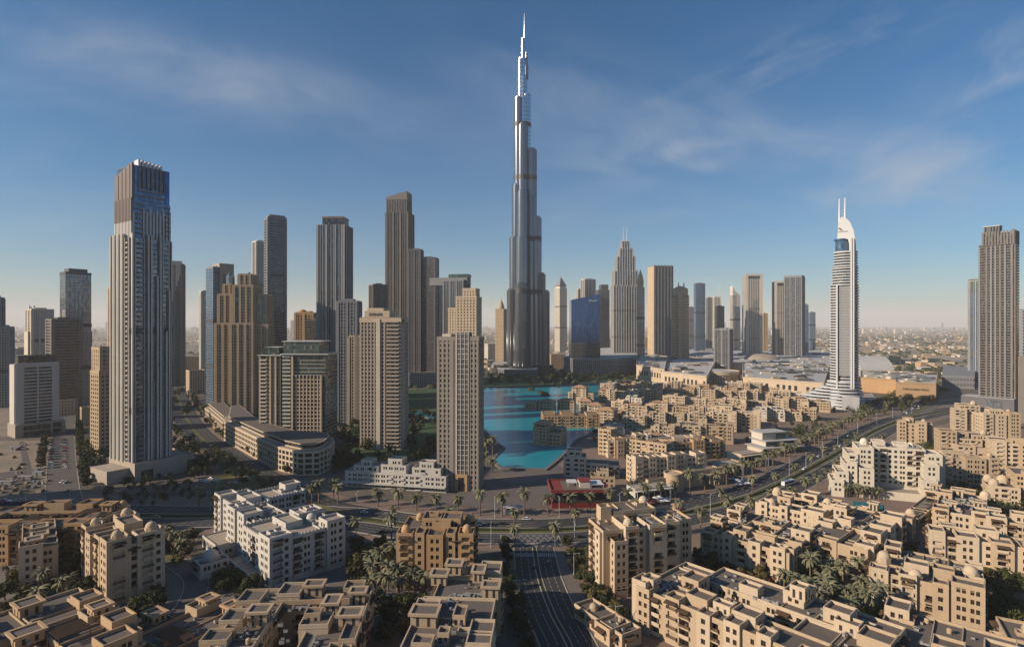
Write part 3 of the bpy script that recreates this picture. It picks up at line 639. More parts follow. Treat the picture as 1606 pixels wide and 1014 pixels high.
    t.mb('upper_floor', 'glass_dark').box(-t.w * .4, t.w * .45, -t.d * .2, t.d * .4, t.h + .2, t.h + 9); p = t.reg(-.03, 1.12, -.35, 1.3, z1=12)
    t.mb('podium', 'beige_stone').box(*p[:4], 0, 12.6); t.mb('roof', 'roof_light').box(p[0] + .5, p[1] - .5, p[2] + .5, p[3] - .5, 12.603, 12.9)
    for f in (.16, .34, .52, .74):
        t.sbox(t.mb('window', 'glass_dark'), p, 0, t.w * 1.15 * f, t.w * 1.15 * f + 7, -.1, .12, 6.5, 11); t.sbox(t.mb('window', 'glass_dark'), p, 0, t.w * 1.15 * f, t.w * 1.15 * f + 7, -.1, .12, .8, 5.2)
    t.done()
    t = TW('residential_tower', 'beige stepped tower half hidden by the tall ribbed tower', 139, 196, 548, 712, 22, .9)
    r = t.core(t.reg(.12, 1, .15, 1), 'glass_dark'); t.bands(r, 'sand', 3.5, 1.6, .2); t.piers(r, 'sand', 4.2, 2.2, .35); q = t.core(t.reg(0, .75, -.1, .8, yt=585), 'glass_dark'); t.bands(q, 'sand', 3.5, 1.5, .2); t.piers(q, 'sand', 3.8, 1.7, .35)
    t.crown(r, 2, 'sand'); t.crown(q, 2, 'sand'); t.mb('plant_room', 'sand').box(-8, -3, -6, 0, q[5], q[5] + 5); t.done()
    n('residential_tower', 'thin brick-toned tower edge showing behind the tall ribbed tower', 170, 200, 452, 660, 'punch', 'tan', rel=20)
    t = plain('residential_tower', 'tower with a stepped lattice of white frames, just behind the tall ribbed tower', 262, 290, 414, 606, 'fin', 'brown_stone', 'glass_dark', rel=-12, ratio=.9)
    for i in range(11): t.sbox(t.mb('cladding', 'pale'), t.reg(), 0, t.w * (1 - .1 * i) - t.w * .1, t.w * (1 - .1 * i), -.1, .9, t.z(424 + i * 8), t.h + 6 - .001 * i)
    t.done()
    n('residential_tower', 'slim white banded tower next to the blue glass slab', 313, 327, 458, 600, 'punch', 'white_plaster', 'glass_grey', rel=15)
    t = plain('residential_tower', 'blue glass slab with a curved beige stone cap, behind the beige twin-stepped tower', 323, 366, 420, 634, 'glass', 'grey_stone', 'glass_blue', rel=22, ratio=.9)
    q = t.reg(.3, 1.0, -.06, .9, yt=412); t.core(q, 'glass'); t.panel(q, 0, 0, .22, 'beige_stone', .6); t.panel(q, 0, .78, 1, 'beige_stone', .6); t.panel(q, 0, 0, 1, 'beige_stone', .62, t.z(428), t.z(412)); t.panel(q, 3, 0, 1, 'beige_stone', .5); t.bands(q, 'beige_stone', 3.6, 1.2, .2); t.done()
    # --- beige twin-stepped tower
    t = TW('residential_tower', 'broad beige tower stepping up in bays with blue glass strips', 337, 432, 440, 655, -16, .55)
    def rib(r, bay=5, m='sand', pw=2.2): t.bands(r, m, 3.5, 1.2, .2); t.piers(r, m, 3.6, 1.2, .5); t.piers(r, m, 9, 2.6, 1.3); t.crown(r, 1.6, m)
    for a in ((.0, .30, .0, .7, 508), (.30, .74, -.12, .8, 508), (.74, 1, .0, .7, 510), (.04, .30, .1, .8, 462), (.34, .72, -.02, .9, 448), (.72, .97, .1, .8, 462), (.42, .66, .1, .8, 430), (.12, .26, .2, .6, 446)):
        r = t.core(t.reg(*a[:4], yt=a[4]), 'glass_warm'); rib(r)
    t.panel(t.reg(.34, .72, -.02, .9, yt=448), 0, .12, .36, 'glass_green', .6, t.z(508), t.z(452)); t.panel(t.reg(.72, .97, .1, .8, yt=462), 0, .3, .8, 'glass_green', .6, t.z(508), t.z(466))
    for fx in (.2, .56): t.mb('lantern', 'glass_grey').lathe([(5, t.z(446)), (5, t.z(430)), (.3, t.z(424))], -t.w / 2 + fx * t.w, 0, 8, 0, False)
    t.done()
    n('residential_tower', 'bright white slab top showing between the beige stepped tower and the tall dark one', 396, 418, 379, 610, 'fin', 'white_plaster', 'glass_grey', rel=25)
    t = plain('residential_tower', 'tall dark grey tower with balcony notches up its edges, left of the clear sky gap', 415, 449, 341, 640, 'band', 'grey_stone', 'glass', rel=12, ratio=.9)
    q = t.core(t.reg(.1, .92, .05, .95, yb=400, yt=338), 'glass'); t.piers(q, 'dark_stone', 3, .6, .5); t.crown(q, 2, 'grey_stone'); t.panel(t.reg(), 0, .0, .12, 'grey_stone', 1.0, 0, t.z(400)); t.balc(t.reg(), 1, 0, 1, 'grey_stone', 3.6, 1.2); t.done()
    # --- glass and stone pair above the curved podium
    t = TW('residential_tower', 'glass and stone pair of slabs under flat canopies, rising from the curved podium', 405, 532, 531, 704, -22, .62)
    rr = t.core(t.reg(.36, 1, -.0, .85, yt=556), 'glass_green'); t.bands(rr, 'beige_stone', 3.4, .7, .15); q = t.reg(.52, .96, -.06, .7, yt=588); t.core(q, 'glass_dark'); t.bands(q, 'cream', 3.4, 1.0, .3); t.piers(q, 'cream', 3.4, .9, .5); t.panel(q, 0, -.01, .05, 'cream', 1.4); t.panel(q, 0, .95, 1.01, 'cream', 1.4)
    u = t.core(t.reg(.36, .9, .05, .7, yb=556, yt=536), 'glass_green'); t.bands(u, 'dark_stone', 4, .4, .1); t.mb('canopy', 'pale_metal').box(rr[0] - 1, rr[1] + 3, rr[2] - 3, rr[3], rr[5] + .1, rr[5] + .9); t.mb('canopy', 'pale_metal').box(u[0] - 1, u[1] + 2, u[2] - 1, u[3], u[5] + .13, u[5] + .8)
    t.balc(rr, 0, .02, .2, 'white_plaster', 3.4, 1.7); t.balc(rr, 3, .3, .9, 'pale', 3.4, 1.3); t.panel(rr, 0, .225, .27, 'cream', 1.8)
    l = t.core(t.reg(.0, .32, .05, .75, yt=558), 'glass_green'); t.bands(l, 'beige_stone', 3.4, .8, .15); t.piers(l, 'beige_stone', 6, 1.5, .35); t.balc(l, 0, .05, .35, 'pale', 3.4, 1.4); u = t.core(t.reg(.05, .28, .1, .7, yb=558, yt=545), 'glass_green'); t.panel(l, 0, .5, .58, 'cream', 1.4); t.panel(l, 0, .75, .83, 'cream', 1.4)
    t.mb('canopy', 'pale_metal').box(l[0] - 1, l[1] + 1, l[2] - 2, l[3], l[5] + .1, l[5] + .8); t.done()
    p = [g2(352, 690), g2(400, 718), g2(440, 738), g2(470, 746), g2(498, 745), g2(516, 737), g2(524, 726), g2(520, 719), g2(470, 716), g2(412, 696), g2(380, 664), g2(356, 668)]
    podium('arcaded_podium', 'curved cream podium of four arcaded storeys below the glass and stone pair', p, 17, 'cream', 'beige_stone', 4.1, setback=4.5)
    p = [g2(322, 658), g2(350, 684), g2(372, 672), g2(345, 645)]
    podium('shop_building', 'stepped cream low block beside the street at the foot of the beige tower', p, 13, 'cream', 'sand', 4.0, setback=4)
    # --- middle cluster
    t = plain('residential_tower', 'beige tower with a small domed lantern, in the gap behind the glass and stone pair', 462, 500, 492, 632, 'punch', 'tan', 'glass_dark', rel=-20); t.mb('lantern', 'tan').dome(-t.w * .2, -2, t.h + 3, t.w * .22, k=.6); t.mb('lantern', 'tan').box(-t.w * .45, t.w * .05, -t.w * .3, t.w * .2, t.h, t.h + 3); t.done()
    n('residential_tower', 'brown glass block beside the domed lantern tower', 478, 530, 503, 640, 'glass', 'brown_stone', 'glass_warm', rel=-12)
    t = TW('residential_tower', 'tall grey residential tower with a dark recessed crown, above the glass and stone pair', 498, 552, 352, 645, -20, .75)
    r = t.core(t.reg(), 'glass_grey'); t.bands(r, 'dark_stone', 3.6, .9, .2); t.piers(r, 'concrete', 3.4, .7, 1.0); t.piers(r, 'concrete', 14, 1.6, 1.6); t.panel(r, 0, .38, .50, 'glass_dark', .7); q = t.core(t.reg(.15, .9, .1, .9, yb=352, yt=341), 'glass_dark'); t.crown(q, 2, 'bronze'); t.mb('crown', 'dark_stone').box(*q[:4], q[5], q[5] + 1.5)
    for k in (0, 1): t.panel(r, k, 0, .12, 'grey_stone', .9); t.panel(r, k, .85, 1, 'grey_stone', .9)
    t.done()
    n('residential_tower', 'dark grey block half hidden behind the tower with the roof lettering', 528, 567, 474, 668, 'punch', 'grey_stone', 'glass_dark', rel=-15)
    t = plain('residential_tower', 'narrow beige tower at the shoulder of the tower with the roof lettering', 545, 572, 528, 668, 'punch', 'sand', 'glass_dark', rel=-15); t.done()
    n('office_tower', 'plain dark slab with a pale edge behind the brown raked-top tower', 579, 607, 447, 610, 'fin', 'brown_stone', 'glass_dark', rel=20)
    t = TW('residential_tower', 'cream tower with black lettering on its parapet and a grid of square windows', 565, 640, 500, 705, -17, .7)
    r = t.core(t.reg(), 'glass_dark'); t.bands(r, 'beige_stone', 3.4, 1.2, .25); t.piers(r, 'beige_stone', 3.2, 1.3, .5, f0=0, f1=.62, sides=(0,)); t.piers(r, 'brown_stone', 5, 1.0, .3, f0=.62, sides=(0,)); t.piers(r, 'beige_stone', 3.4, 1.6, .4, sides=(1, 2, 3)); t.balc(r, 0, .66, .96, 'beige_stone', 3.4, 1.3)
    t.panel(r, 0, .40, .50, 'pale', 1.2); t.panel(r, 1, .05, .5, 'beige_stone', .6); t.crown(r, 1.5, 'beige_stone'); u = t.reg(.1, .72, .02, .7, yb=500, yt=487); t.mb('upper_floor', 'cream').box(*u); t.mb('upper_floor', 'cream').box(u[0] + 2, u[1] - 6, u[2] + 2, u[3], u[5], u[5] + 2.5); t.mb('upper_floor', 'cream').box(r[0] - .6, r[1] + .6, r[2] - .6, r[3] + .6, r[5] - 3, r[5] + .6)
    t.text('EMAAR', (u[0] * .55 + u[1] * .45), u[2] - .2, u[5] - 4.4, 3.6, 'dark_stone'); t.done()
    t = TW('residential_tower', 'tall brown ribbed tower with a raked top, highest of the middle cluster', 605, 649, 318, 600, -18, .8)
    r = t.core(t.reg(yt=332), 'glass_warm'); t.bands(r, 'dark_stone', 3.6, 1.0, .2); t.piers(r, 'brown_stone', 3.4, 1.0, .9); t.piers(r, 'brown_stone', 13, 2.4, 1.5); q = t.core(t.reg(.02, .92, .05, .95, yb=332, yt=312), 'glass_warm'); t.piers(q, 'brown_stone', 3.2, 1.3, .5); t.balc(r, 1, .1, .9, 'grey_stone', 3.6, 1.1); t.panel(r, 0, 0, .1, 'beige_stone', .8)
    cw = t.mb('crown', 'brown_stone'); a, e = q[0] - .5, q[1] + .5; cw.v += [(a, q[2] - .6, q[5]), (e, q[2] - .6, q[5]), (e, q[3], q[5]), (a, q[3], q[5]), (a, q[2] - .6, t.z(308)), (e, q[2] - .6, t.z(299)), (e, q[3], t.z(299)), (a, q[3], t.z(308))]
    for f in ((0, 1, 5, 4), (1, 2, 6, 5), (2, 3, 7, 6), (3, 0, 4, 7), (4, 5, 6, 7)): cw.f.append(f); cw.m.append(0); cw.s.append(False)
    t.done()
    n('residential_tower', 'dark lattice tower close behind the brown raked-top tower', 640, 664, 392, 604, 'punch', 'dark_stone', 'glass_dark', rel=-15)
    n('residential_tower', 'dark rounded slab tower next to the lattice tower', 658, 688, 405, 604, 'band', 'dark_stone', 'glass_dark', rel=-18, ratio=.7)
    t = plain('hotel_tower', 'tower carrying a cantilevered sky bridge with a glazed roof deck', 695, 737, 440, 612, 'fin', 'grey_stone', 'glass_grey', rel=-22); t.mb('sky_bridge', 'grey_stone').box(-t.w * 1.25, t.w * .6, -t.d * .3, t.d * .3, t.z(446), t.z(434)); t.mb('sky_bridge', 'glass_green').box(-t.w * .3, t.w * .62, -t.d * .32, t.d * .32, t.z(433.8), t.z(429)); t.done()
    n('residential_tower', 'far slim slab under the end of the sky bridge', 684, 697, 440, 580, 'fin', 'concrete', 'glass_grey')
    t = TW('residential_tower', 'cream tower with stepped crown blocks directly behind the near beige tower', 702, 756, 468, 650, -16, .8)
    for a in ((.0, .42, .1, .9, 484), (.28, 1., .05, .9, 466), (.5, .95, .15, .8, 453)):
        r = t.core(t.reg(*a[:4], yt=a[4]), 'glass_dark'); t.bands(r, 'cream', 3.6, 1.8, .2); t.piers(r, 'cream', 4.2, 2.2, .35); t.crown(r, 1.5, 'cream')
    t.done()
    t = TW('residential_tower', 'near beige tower with a glazed centre bay, standing beside the lake promenade', 686, 758, 533, 770, -14, .55)
    r = t.core(t.reg(), 'glass_dark'); t.bands(r, 'taupe', 3.35, 1.35, .25); t.piers(r, 'taupe', 3.6, 1.55, .4, f0=0, f1=.47, sides=(0,)); t.piers(r, 'taupe', 3.3, 1.4, .4, f0=.77, sides=(0,)); t.piers(r, 'taupe', 3.6, 1.7, .4, sides=(1, 2, 3)); t.crown(r, 2.2, 'taupe', 1)
    q = t.reg(.47, .77, -.03, .5, yt=521); t.core(q, 'glass_grey'); t.bands(q, 'pale_metal', 3.35, .35, .12); t.piers(q, 'pale', 2.6, .35, .35); t.panel(r, 0, .3, .40, 'taupe', .7)
    t.mb('upper_floor', 'pale').box(r[0] + 3, r[0] + 9, r[2] + 1, r[3] - 3, r[5], r[5] + 4); t.sbox(t.mb('entrance', 'ochre'), r, 0, t.w * .44, t.w * .74, -.1, 1.6, 0, 11); t.sbox(t.mb('entrance', 'glass_dark'), r, 0, t.w * .52, t.w * .66, 1.5, 1.7, .5, 9); t.done()

def podium(name, label, pts, h, mat, band, fh, cat='building', glass='glass_dark', bh=1.3, roof='roof_light', out=.5, setback=0):
    cx = sum(p[0] for p in pts) / len(pts); cy = sum(p[1] for p in pts) / len(pts)
    root = empty(name, (cx, cy, 0), 0, label, cat); q = [(p[0] - cx, p[1] - cy) for p in pts]
    if sum(q[i][0] * q[(i + 1) % len(q)][1] - q[(i + 1) % len(q)][0] * q[i][1] for i in range(len(q))) < 0: q = q[::-1]
    def grow(o):
        r = []
        for i in range(len(q)):
            a, b, c = Vector(q[i - 1]), Vector(q[i]), Vector(q[(i + 1) % len(q)])
            n1 = Vector(((b - a).y, -(b - a).x)).normalized(); n2 = Vector(((c - b).y, -(c - b).x)).normalized(); m = (n1 + n2).normalized()
            r.append(tuple(b + m * o / max(.35, m.dot(n1))))
        return r
    g = MB(); g.prism(q, 0, h); g.build('glazing', [glass], root)
    b = MB(); z = 0.0; o1 = grow(out)
    while z < h - 1: b.prism(o1, z, z + bh); z += fh
    b.prism(grow(out + .1), h - .8, h + .9); pw = .7
    for i in range(len(q)):
        a, c = Vector(q[i]), Vector(q[(i + 1) % len(q)]); L = (c - a).length; d = (c - a) / L; nrm = Vector((d.y, -d.x)); k = max(1, int(L / 4.2))
        for j in range(k):
            m = a + d * (L * (j + .5) / k); x = d * pw; y = nrm * (out + .06)
            b.prism([tuple(m - x + y), tuple(m - x - nrm * .1), tuple(m + x - nrm * .1), tuple(m + x + y)][::-1], 0, h)
    b.build('cladding', [mat], root); r = MB(); r.prism(grow(-.6), h + .91, h + .95); r.build('roof', [roof], root)
    if setback:
        u = MB(); u.prism(grow(-setback), h + .96, h + 4.6); u.build('upper_floor', [glass], root); u = MB(); u.prism(grow(-setback + .9), h + 4.61, h + 5.3); u.prism(grow(-setback + .3), h + .97, h + 2.0); u.build('cladding', [mat], root); u = MB(); u.prism(grow(-setback + .2), h + 5.31, h + 5.36); u.build('roof', ['roof'], root)
    return root
def supertall():
    d = CH * F / (588 - HY) ; k = d / F
    root = empty('supertall_tower', ((821 - PX) * k, d + 30, 0), 0, 'supertall tapering silver tower rising in spiral setbacks to a needle, beyond the lake', 'tower')
    k = (d + 30) / F; z = lambda y: CH + (HY - y) * k
    W = {0: -8, 1: 200, 2: -98, 3: 95}
    lobes = [(0, 47, 455, 12), (0, 38, 428, 12), (0, 29, 340, 12), (0, 18.5, 234, 12), (0, 8, 147, 9.5), (1, 26, 453, 12), (1, 20, 372, 12), (1, 14.5, 290, 11.5), (1, 10, 153, 11.5), (1, 5.5, 92, 7),
             (2, 52, 545, 14), (2, 42, 505, 14), (2, 33, 445, 14), (2, 24, 372, 13), (2, 15, 300, 12), (2, 7, 196, 12), (3, 20, 300, 14), (3, 8, 190, 12)]
    fin = MB()
    for w, o, y, r in lobes:
        a = R(W[w]); x, yy = o * math.cos(a), o * math.sin(a); b = MB(); h = z(y); me = 'spire_dark' if y > 400 else 'spire_glass' if y > 230 else ('spire_glass' if r > 10 else 'bright_metal')
        b.lathe([(r, 0), (r, h - 4), (r * .8, h - 4), (r * .8, h)], x, yy, 22, 0, True); b.build('wing_tier', [me], root)
        for i in range(10 if y > 160 else 0):
            t = 2 * math.pi * i / 10; px, py = x + r * math.cos(t), yy + r * math.sin(t)
            fin.tube((px, py, 0), (px, py, h - 3), .4, .4, 4)
    fin.build('rib', ['spire_glass'], root)
    c = MB(); c.lathe([(15, 0), (15, z(250)), (13, z(250)), (13, z(153)), (9.5, z(153)), (9.5, z(120)), (7.8, z(120)), (7.8, z(92)), (5.4, z(92)), (5.2, z(61))], 0, 0, 24, 0, True); c.build('shaft', ['bright_metal'], root)
    c = MB(); c.lathe([(3.6, z(92)), (3.4, z(72)), (2.6, z(72)), (2.2, z(55)), (1.8, z(55)), (1.5, z(24)), (.4, z(20))], 3, 0, 12, 0, True); c.build('spire', ['bright_metal'], root)
    c = MB(); c.lathe([(4.6, z(125)), (4.6, z(104)), (3.0, z(104)), (3.0, z(84))], 7, -3, 14, 0, True); c.build('spire_tube', ['spire_glass'], root)
    for y, sc in ((197, 1), (280, 1), (375, 1), (458, 1)):
        b = MB()
        for w, o, yt, r in lobes:
            if yt < y - 6: a = R(W[w]); b.lathe([(r + .45, z(y) - 5), (r + .45, z(y) + 5)], o * math.cos(a), o * math.sin(a), 22, 0, True)
        b.lathe([(15.5, z(y) - 5), (15.5, z(y) + 5)], 0, 0, 24, 0, True); b.build('dark_louvre', ['dark_louvre'], root)
    p = MB()
    for w in (0, 1, 2):
        a = R(W[w]); p.lathe([(34, 0), (34, 14), (30, 14), (30, 22)], 38 * math.cos(a), 38 * math.sin(a), 24, 0, True)
    p.build('podium', ['glass_dark'], root)

def landmarks():
    def n(*a, **k): plain(*a, **k).done()
    t = TW('residential_tower', 'small beige tower with a ribbed dome, left of the supertall', 777, 795, 484, 575, -25, .9)
    r = t.core(t.reg(), 'glass_warm'); t.bands(r, 'sand', 3.6, 1.6, .2); t.piers(r, 'sand', 4, 2, .4); t.mb('dome', 'sand').lathe([(t.w * .36, t.h), (t.w * .36, t.h + 6), (t.w * .3, t.h + 10), (t.w * .15, t.z(473)), (.8, t.z(470)), (.5, t.z(464))], 0, 0, 14, 0, True); t.done()
    t = TW('office_tower', 'pale obelisk tower with a sharp pyramid cap, right of the supertall', 870, 889, 452, 552, 35, 1.0)
    r = t.core(t.reg(), 'glass_grey'); t.bands(r, 'pale', 3.8, 1.6, .2); t.piers(r, 'pale', 5, 2.4, .5); w = t.w / 2; t.mb('spire', 'grey_stone').prism([(-w, -w), (w, -w), (w, w), (-w, w)], t.z(448), t.z(433), 0, None, [(-.3, -.3), (.3, -.3), (.3, .3), (-.3, .3)])
    t.mb('spire', 'pale').prism([(-w, -w), (w, -w), (w, w), (-w, w)], t.h, t.z(448), 0, None, [(-w * .7, -w * .7), (w * .7, -w * .7), (w * .7, w * .7), (-w * .7, w * .7)]); t.done()
    n('office_tower', 'pale twin slab top behind the sloping blue office block', 911, 934, 438, 560, 'fin', 'white_plaster', 'glass_grey', rel=25); n('office_tower', 'short pale slab beside the pale twin slab', 904, 913, 454, 556, 'fin', 'pale', 'glass_grey', rel=25)
    t = plain('office_tower', 'dark stepped glass tower between the sloping blue block and the crowned ribbed tower', 934, 956, 455, 562, 'glass', 'dark_stone', 'glass_grey', rel=15); q = t.core(t.reg(.3, .9, yb=455, yt=446), 'glass_grey'); q = t.core(t.reg(-.25, .2, -.2, .6, yt=463), 'glass'); t.done()
    # sloping dark-blue office block
    t = TW('office_tower', 'deep blue glass office block with a sloping top edge and white lettering', 893, 941, 470, 588, 8, .6)
    x0, x1, y0, y1 = t.reg()[:4]; b = t.mb('glazing', 'glass_deep'); a, e = t.z(470), t.z(461); zl = t.z(538)
    b.v += [(x0, y0, zl), (x1, y0, zl), (x1, y1, zl), (x0, y1, zl), (x0, y0, a), (x1, y0, e), (x1, y1, e), (x0, y1, a)]
    for f in ((0, 1, 5, 4), (1, 2, 6, 5), (2, 3, 7, 6), (3, 0, 4, 7), (4, 5, 6, 7)): b.f.append(f); b.m.append(0); b.s.append(False)
    lo = t.core((x0 - .5, x1 + .5, y0 - .5, y1, 0, zl), 'glass_dark'); t.bands(lo, 'dark_stone', 4, 1.2, .5); hi = (x0, x1, y0, y1, zl, a - 1); t.piers(hi, 'dark_stone', 6, .2, .12, sides=(0, 1), part='mullion')
    t.text('EMAAR', x1 - t.w * .25, y0 - .3, t.z(472.5), 5.2, 'white_paint'); t.done()
    # crowned ribbed tower with two masts
    t = TW('hotel_tower', 'ribbed silver tower stepping inward to a crown with two thin masts', 958, 1003, 449, 576, 10, .7)
    for a in ((0, 1, 0, 1, 449), (.05, .95, .05, .95, 425), (.15, .85, .12, .88, 402), (.27, .76, .2, .8, 389), (.36, .66, .3, .7, 377)):
        r = t.core(t.reg(*a[:4], yt=a[4]), 'glass_grey'); t.bands(r, 'dark_stone', 3.7, .8, .15); L = r[1] - r[0]
        for k in (0, 1, 3):
            m = max(3, int(((r[1] - r[0]) if k == 0 else (r[3] - r[2])) / 6.5)); LL = (r[1] - r[0]) if k == 0 else (r[3] - r[2])
            for i in range(m + 1):
                u = (LL - 1.2) * i / m; t.sbox(t.mb('rib', 'fin_stone'), r, k, u, u + 1.2, -.1, 1.0, 0 if a[4] == 449 else r[5] - 60, r[5] + (5 if i % 2 else 1.5))
    t.mast(-t.w * .06, 0, t.z(378), t.z(352), 1.0); t.mast(t.w * .08, 0, t.z(378), t.z(352), 1.0); t.done()
    t = TW('office_tower', 'slim tower with a golden bud-shaped top behind the crowned ribbed tower', 998, 1011, 450, 580, 15, .9); r = t.core(t.reg(), 'glass_grey'); t.bands(r, 'beige_stone', 4, 1, .2); t.mb('bud', 'sand').lathe([(t.w * .4, t.h), (t.w * .5, t.z(443)), (t.w * .36, t.z(433)), (t.w * .1, t.z(425)), (.3, t.z(421))], 0, 0, 14, 0, True); t.done()
    t = TW('hotel_tower', 'brown square-topped tower with tall dark vertical slots', 1016, 1056, 417, 572, 24, .75)
    r = t.core(t.reg(), 'glass_dark'); t.bands(r, 'brown_stone', 3.8, 1.0, .15); t.panel(r, 3, 0, 1, 'sand', .5)
    for i in range(6): t.panel(r, 0, i / 6 + .01, i / 6 + .085, 'grey_stone', 1.6, 0, t.h + 3); t.panel(r, 0, i / 6 + .1, i / 6 + .15, 'brown_stone', .9, 0, t.z(432))
    t.crown(r, 1, 'brown_stone'); t.done()
    t = TW('hotel_tower', 'round brown tower with banded floors and a small domed cap', 1053, 1081, 455, 580, 0, 1.0)
    b = t.mb('glazing', 'glass_warm'); b.lathe([(t.w / 2, 0), (t.w / 2, t.z(462)), (t.w * .42, t.z(462)), (t.w * .42, t.z(455))], 0, 0, 28); c = t.mb('cladding', 'sand'); z = 0
    while z < t.z(466): c.lathe([(t.w / 2 + .4, z), (t.w / 2 + .4, z + 1.7)], 0, 0, 28); z += 3.7
    c.lathe([(t.w * .44, t.z(464)), (t.w * .44, t.z(452)), (t.w * .25, t.z(449)), (.5, t.z(447))], 0, 0, 24); t.sbox(c, t.reg(), 0, t.w * .4, t.w * .62, -3, 1, 0, t.z(455))
    for x in (-.1, .2): t.mb('lantern', 'pale').lathe([(1.6, t.z(452)), (1.8, t.z(446)), (.2, t.z(440))], t.w * x, 0, 8)
    t.done()
    n('office_tower', 'plain dark teal glass tower standing alone on the skyline', 1088, 1106, 445, 562, 'glass', 'dark_stone', 'glass_blue', rel=15, ratio=.8)
    n('office_tower', 'thin dark block between the round brown tower and the teal tower', 1079, 1089, 482, 556, 'glass', 'grey_stone', 'glass_grey'); n('office_tower', 'small grey stepped tower right of the teal tower', 1107, 1117, 467, 556, 'fin', 'concrete', 'glass_grey')
    t = plain('office_tower', 'pale tapered tower with a long white needle, far on the skyline', 1117, 1130, 466, 548, 'fin', 'pale', 'glass_grey'); t.mast(t.w * .3, 0, t.h, t.z(447), .9, 'white_paint'); t.done()
    n('office_tower', 'near black glass block before the needle tower', 1122, 1136, 481, 572, 'glass', 'dark_stone', 'glass_dark'); n('office_tower', 'squat grey ribbed block standing low before the skyline', 1120, 1149, 517, 588, 'fin', 'grey_stone', 'glass', rel=-15)
    t = TW('hotel_tower', 'pale tower with a swept pointed roof and a mast', 1145, 1161, 463, 560, 24, .8); r = t.core(t.reg(), 'glass_grey'); t.bands(r, 'pale', 3.8, 1.5, .2); t.panel(r, 0, .55, 1, 'white_plaster', .5); c = t.mb('crown', 'white_plaster'); x0, x1, y0, y1 = r[:4]
    c.v += [(x0, y0, r[5]), (x1, y0, r[5]), (x1, y1, r[5]), (x0, y1, r[5]), (x0, y0, t.z(448)), (x0, y1, t.z(448)), (x0 + t.w * .4, y0, t.z(457)), (x0 + t.w * .4, y1, t.z(457))]
    for f in ((0, 1, 6, 4), (3, 2, 7, 5), (0, 4, 5, 3), (4, 6, 7, 5), (6, 1, 2, 7)): c.f.append(f); c.m.append(0); c.s.append(False)
    t.mast(x0 + 1, 0, t.h, t.z(440), .8, 'white_paint'); t.done()
    def framed(label, x0, x1, yt, yb, rel, ratio=.75):
        t = TW('residential_tower', label, x0, x1, yt, yb, rel, ratio); r = t.core(t.reg(), 'glass_grey'); t.bands(r, 'concrete', 3.7, 1.0, .2)
        t.panel(r, 0, 0, .13, 'pale', 1.0); t.panel(r, 0, .84, 1, 'pale', 1.0); t.panel(r, 0, 0, 1, 'white_plaster', 1.1, t.h - 4, t.h + 2); t.panel(r, 3, 0, 1, 'concrete', .6); t.piers(r, 'pale', 5.5, 1.4, .7, sides=(0,), f0=.13, f1=.84); t.panel(r, 0, .13, .84, 'glass_dark', .75, t.h - 12, t.h - 5); return t
    framed('white framed tower alone above the mall, cut square at the top', 1164, 1196, 430, 570, 18).done(); framed('lower white framed half of a pair of towers above the mall', 1211, 1237, 441, 570, 18).done()
    n('residential_tower', 'taller dark glass half of the pair of towers above the mall', 1230, 1262, 434, 572, 'fin', 'grey_stone', 'glass', rel=-12, ratio=.8, top=5, bay=5)
    n('office_tower', 'thin beige tower tip between the framed towers', 1195, 1204, 492, 562, 'punch', 'tan', 'glass_warm'); n('office_tower', 'blue glass slab just right of the framed pair', 1259, 1268, 478, 566, 'glass', 'concrete', 'glass_blue'); n('office_tower', 'short blue grey block beside the blue glass slab', 1268, 1279, 490, 560, 'glass', 'concrete', 'glass_blue')
    # sail-topped white hotel
    t = TW('hotel_tower', 'white banded hotel tower with a curved blade top and twin masts beside the boulevard', 1299, 1348, 392, 643, 0, 1.0)
    W = t.w / 2
    def ell(a, b, cx=0, n=30): return [(cx + a * math.cos(2 * math.pi * i / n), b * math.sin(2 * math.pi * i / n)) for i in range(n)]
    tiers = [(0, 600, 1.04, 1.0), (600, 446, .90, .85), (446, 416, .82, .8), (416, 392, .74, .74)]
    for i, (ya, yb, a, bb) in enumerate(tiers):
        za = 0 if i == 0 else t.z(ya); zb = t.z(yb); t.mb('glazing', 'glass_dark' if i != 0 else 'glass_grey').prism(ell(W * a, W * bb, W * .04 * i), za, zb); z = za + .3
        while z < zb - .5:
            f = 1 + max(0, (t.z(600) - z)) / t.z(600) * .35 * (i == 0)
            t.mb('balcony_trim', 'white_band').prism(ell(W * a * f + 1.2, W * bb * f + 1.2, W * .04 * i), z, z + (1.35 if i else 1.6)); z += 3.6 if i else 4.2
        t.mb('roof', 'roof_grey').prism(ell(W * a + .8, W * bb + .8, W * .04 * i), zb + .01, zb + .6)
    c = t.mb('cladding', 'white_paint')
    for x, y in ((-.50, -.83), (.42, -.83), (.56, -.78)): c.box(W * x, W * x + 2.0, W * y - 4.2, W * y + 6, t.z(610), t.z(446 if x < 0 else 372))
    for i in range(14): c.box(-W * .46 + i * W * .064, -W * .46 + i * W * .064 + .5, -W * .86 - 1.75, -W * .8, t.z(590), t.z(448))
    c.box(-W * .95, W * .95, -W * 1.1, W * .6, 0, 10); t.mb('louvre', 'pale_metal').ring(-W * .1, W * 1.0, -W * 1.45, W * .6, .6, 0, t.z(622))
    for i in range(16): c.box(-W * .1 + i * W * .07, -W * .1 + i * W * .07 + .5, -W * 1.45 - .5, -W * 1.45, 0, t.z(621))
    for i in range(8):
        aa = W * (2.35 - .18 * i); cx = W * .98 - aa; bb = W * (1.12 - .03 * i); t.mb('terrace_trim', 'white_band').prism(ell(aa, bb, cx, 44), 2.6 + i * 3.9, 4.3 + i * 3.9); t.mb('terrace_glazing', 'glass_dark').prism(ell(aa - 1.5, bb - 1.5, cx, 44), i * 3.9 + .4 if i == 0 else .4 + i * 3.9, 2.59 + i * 3.9)
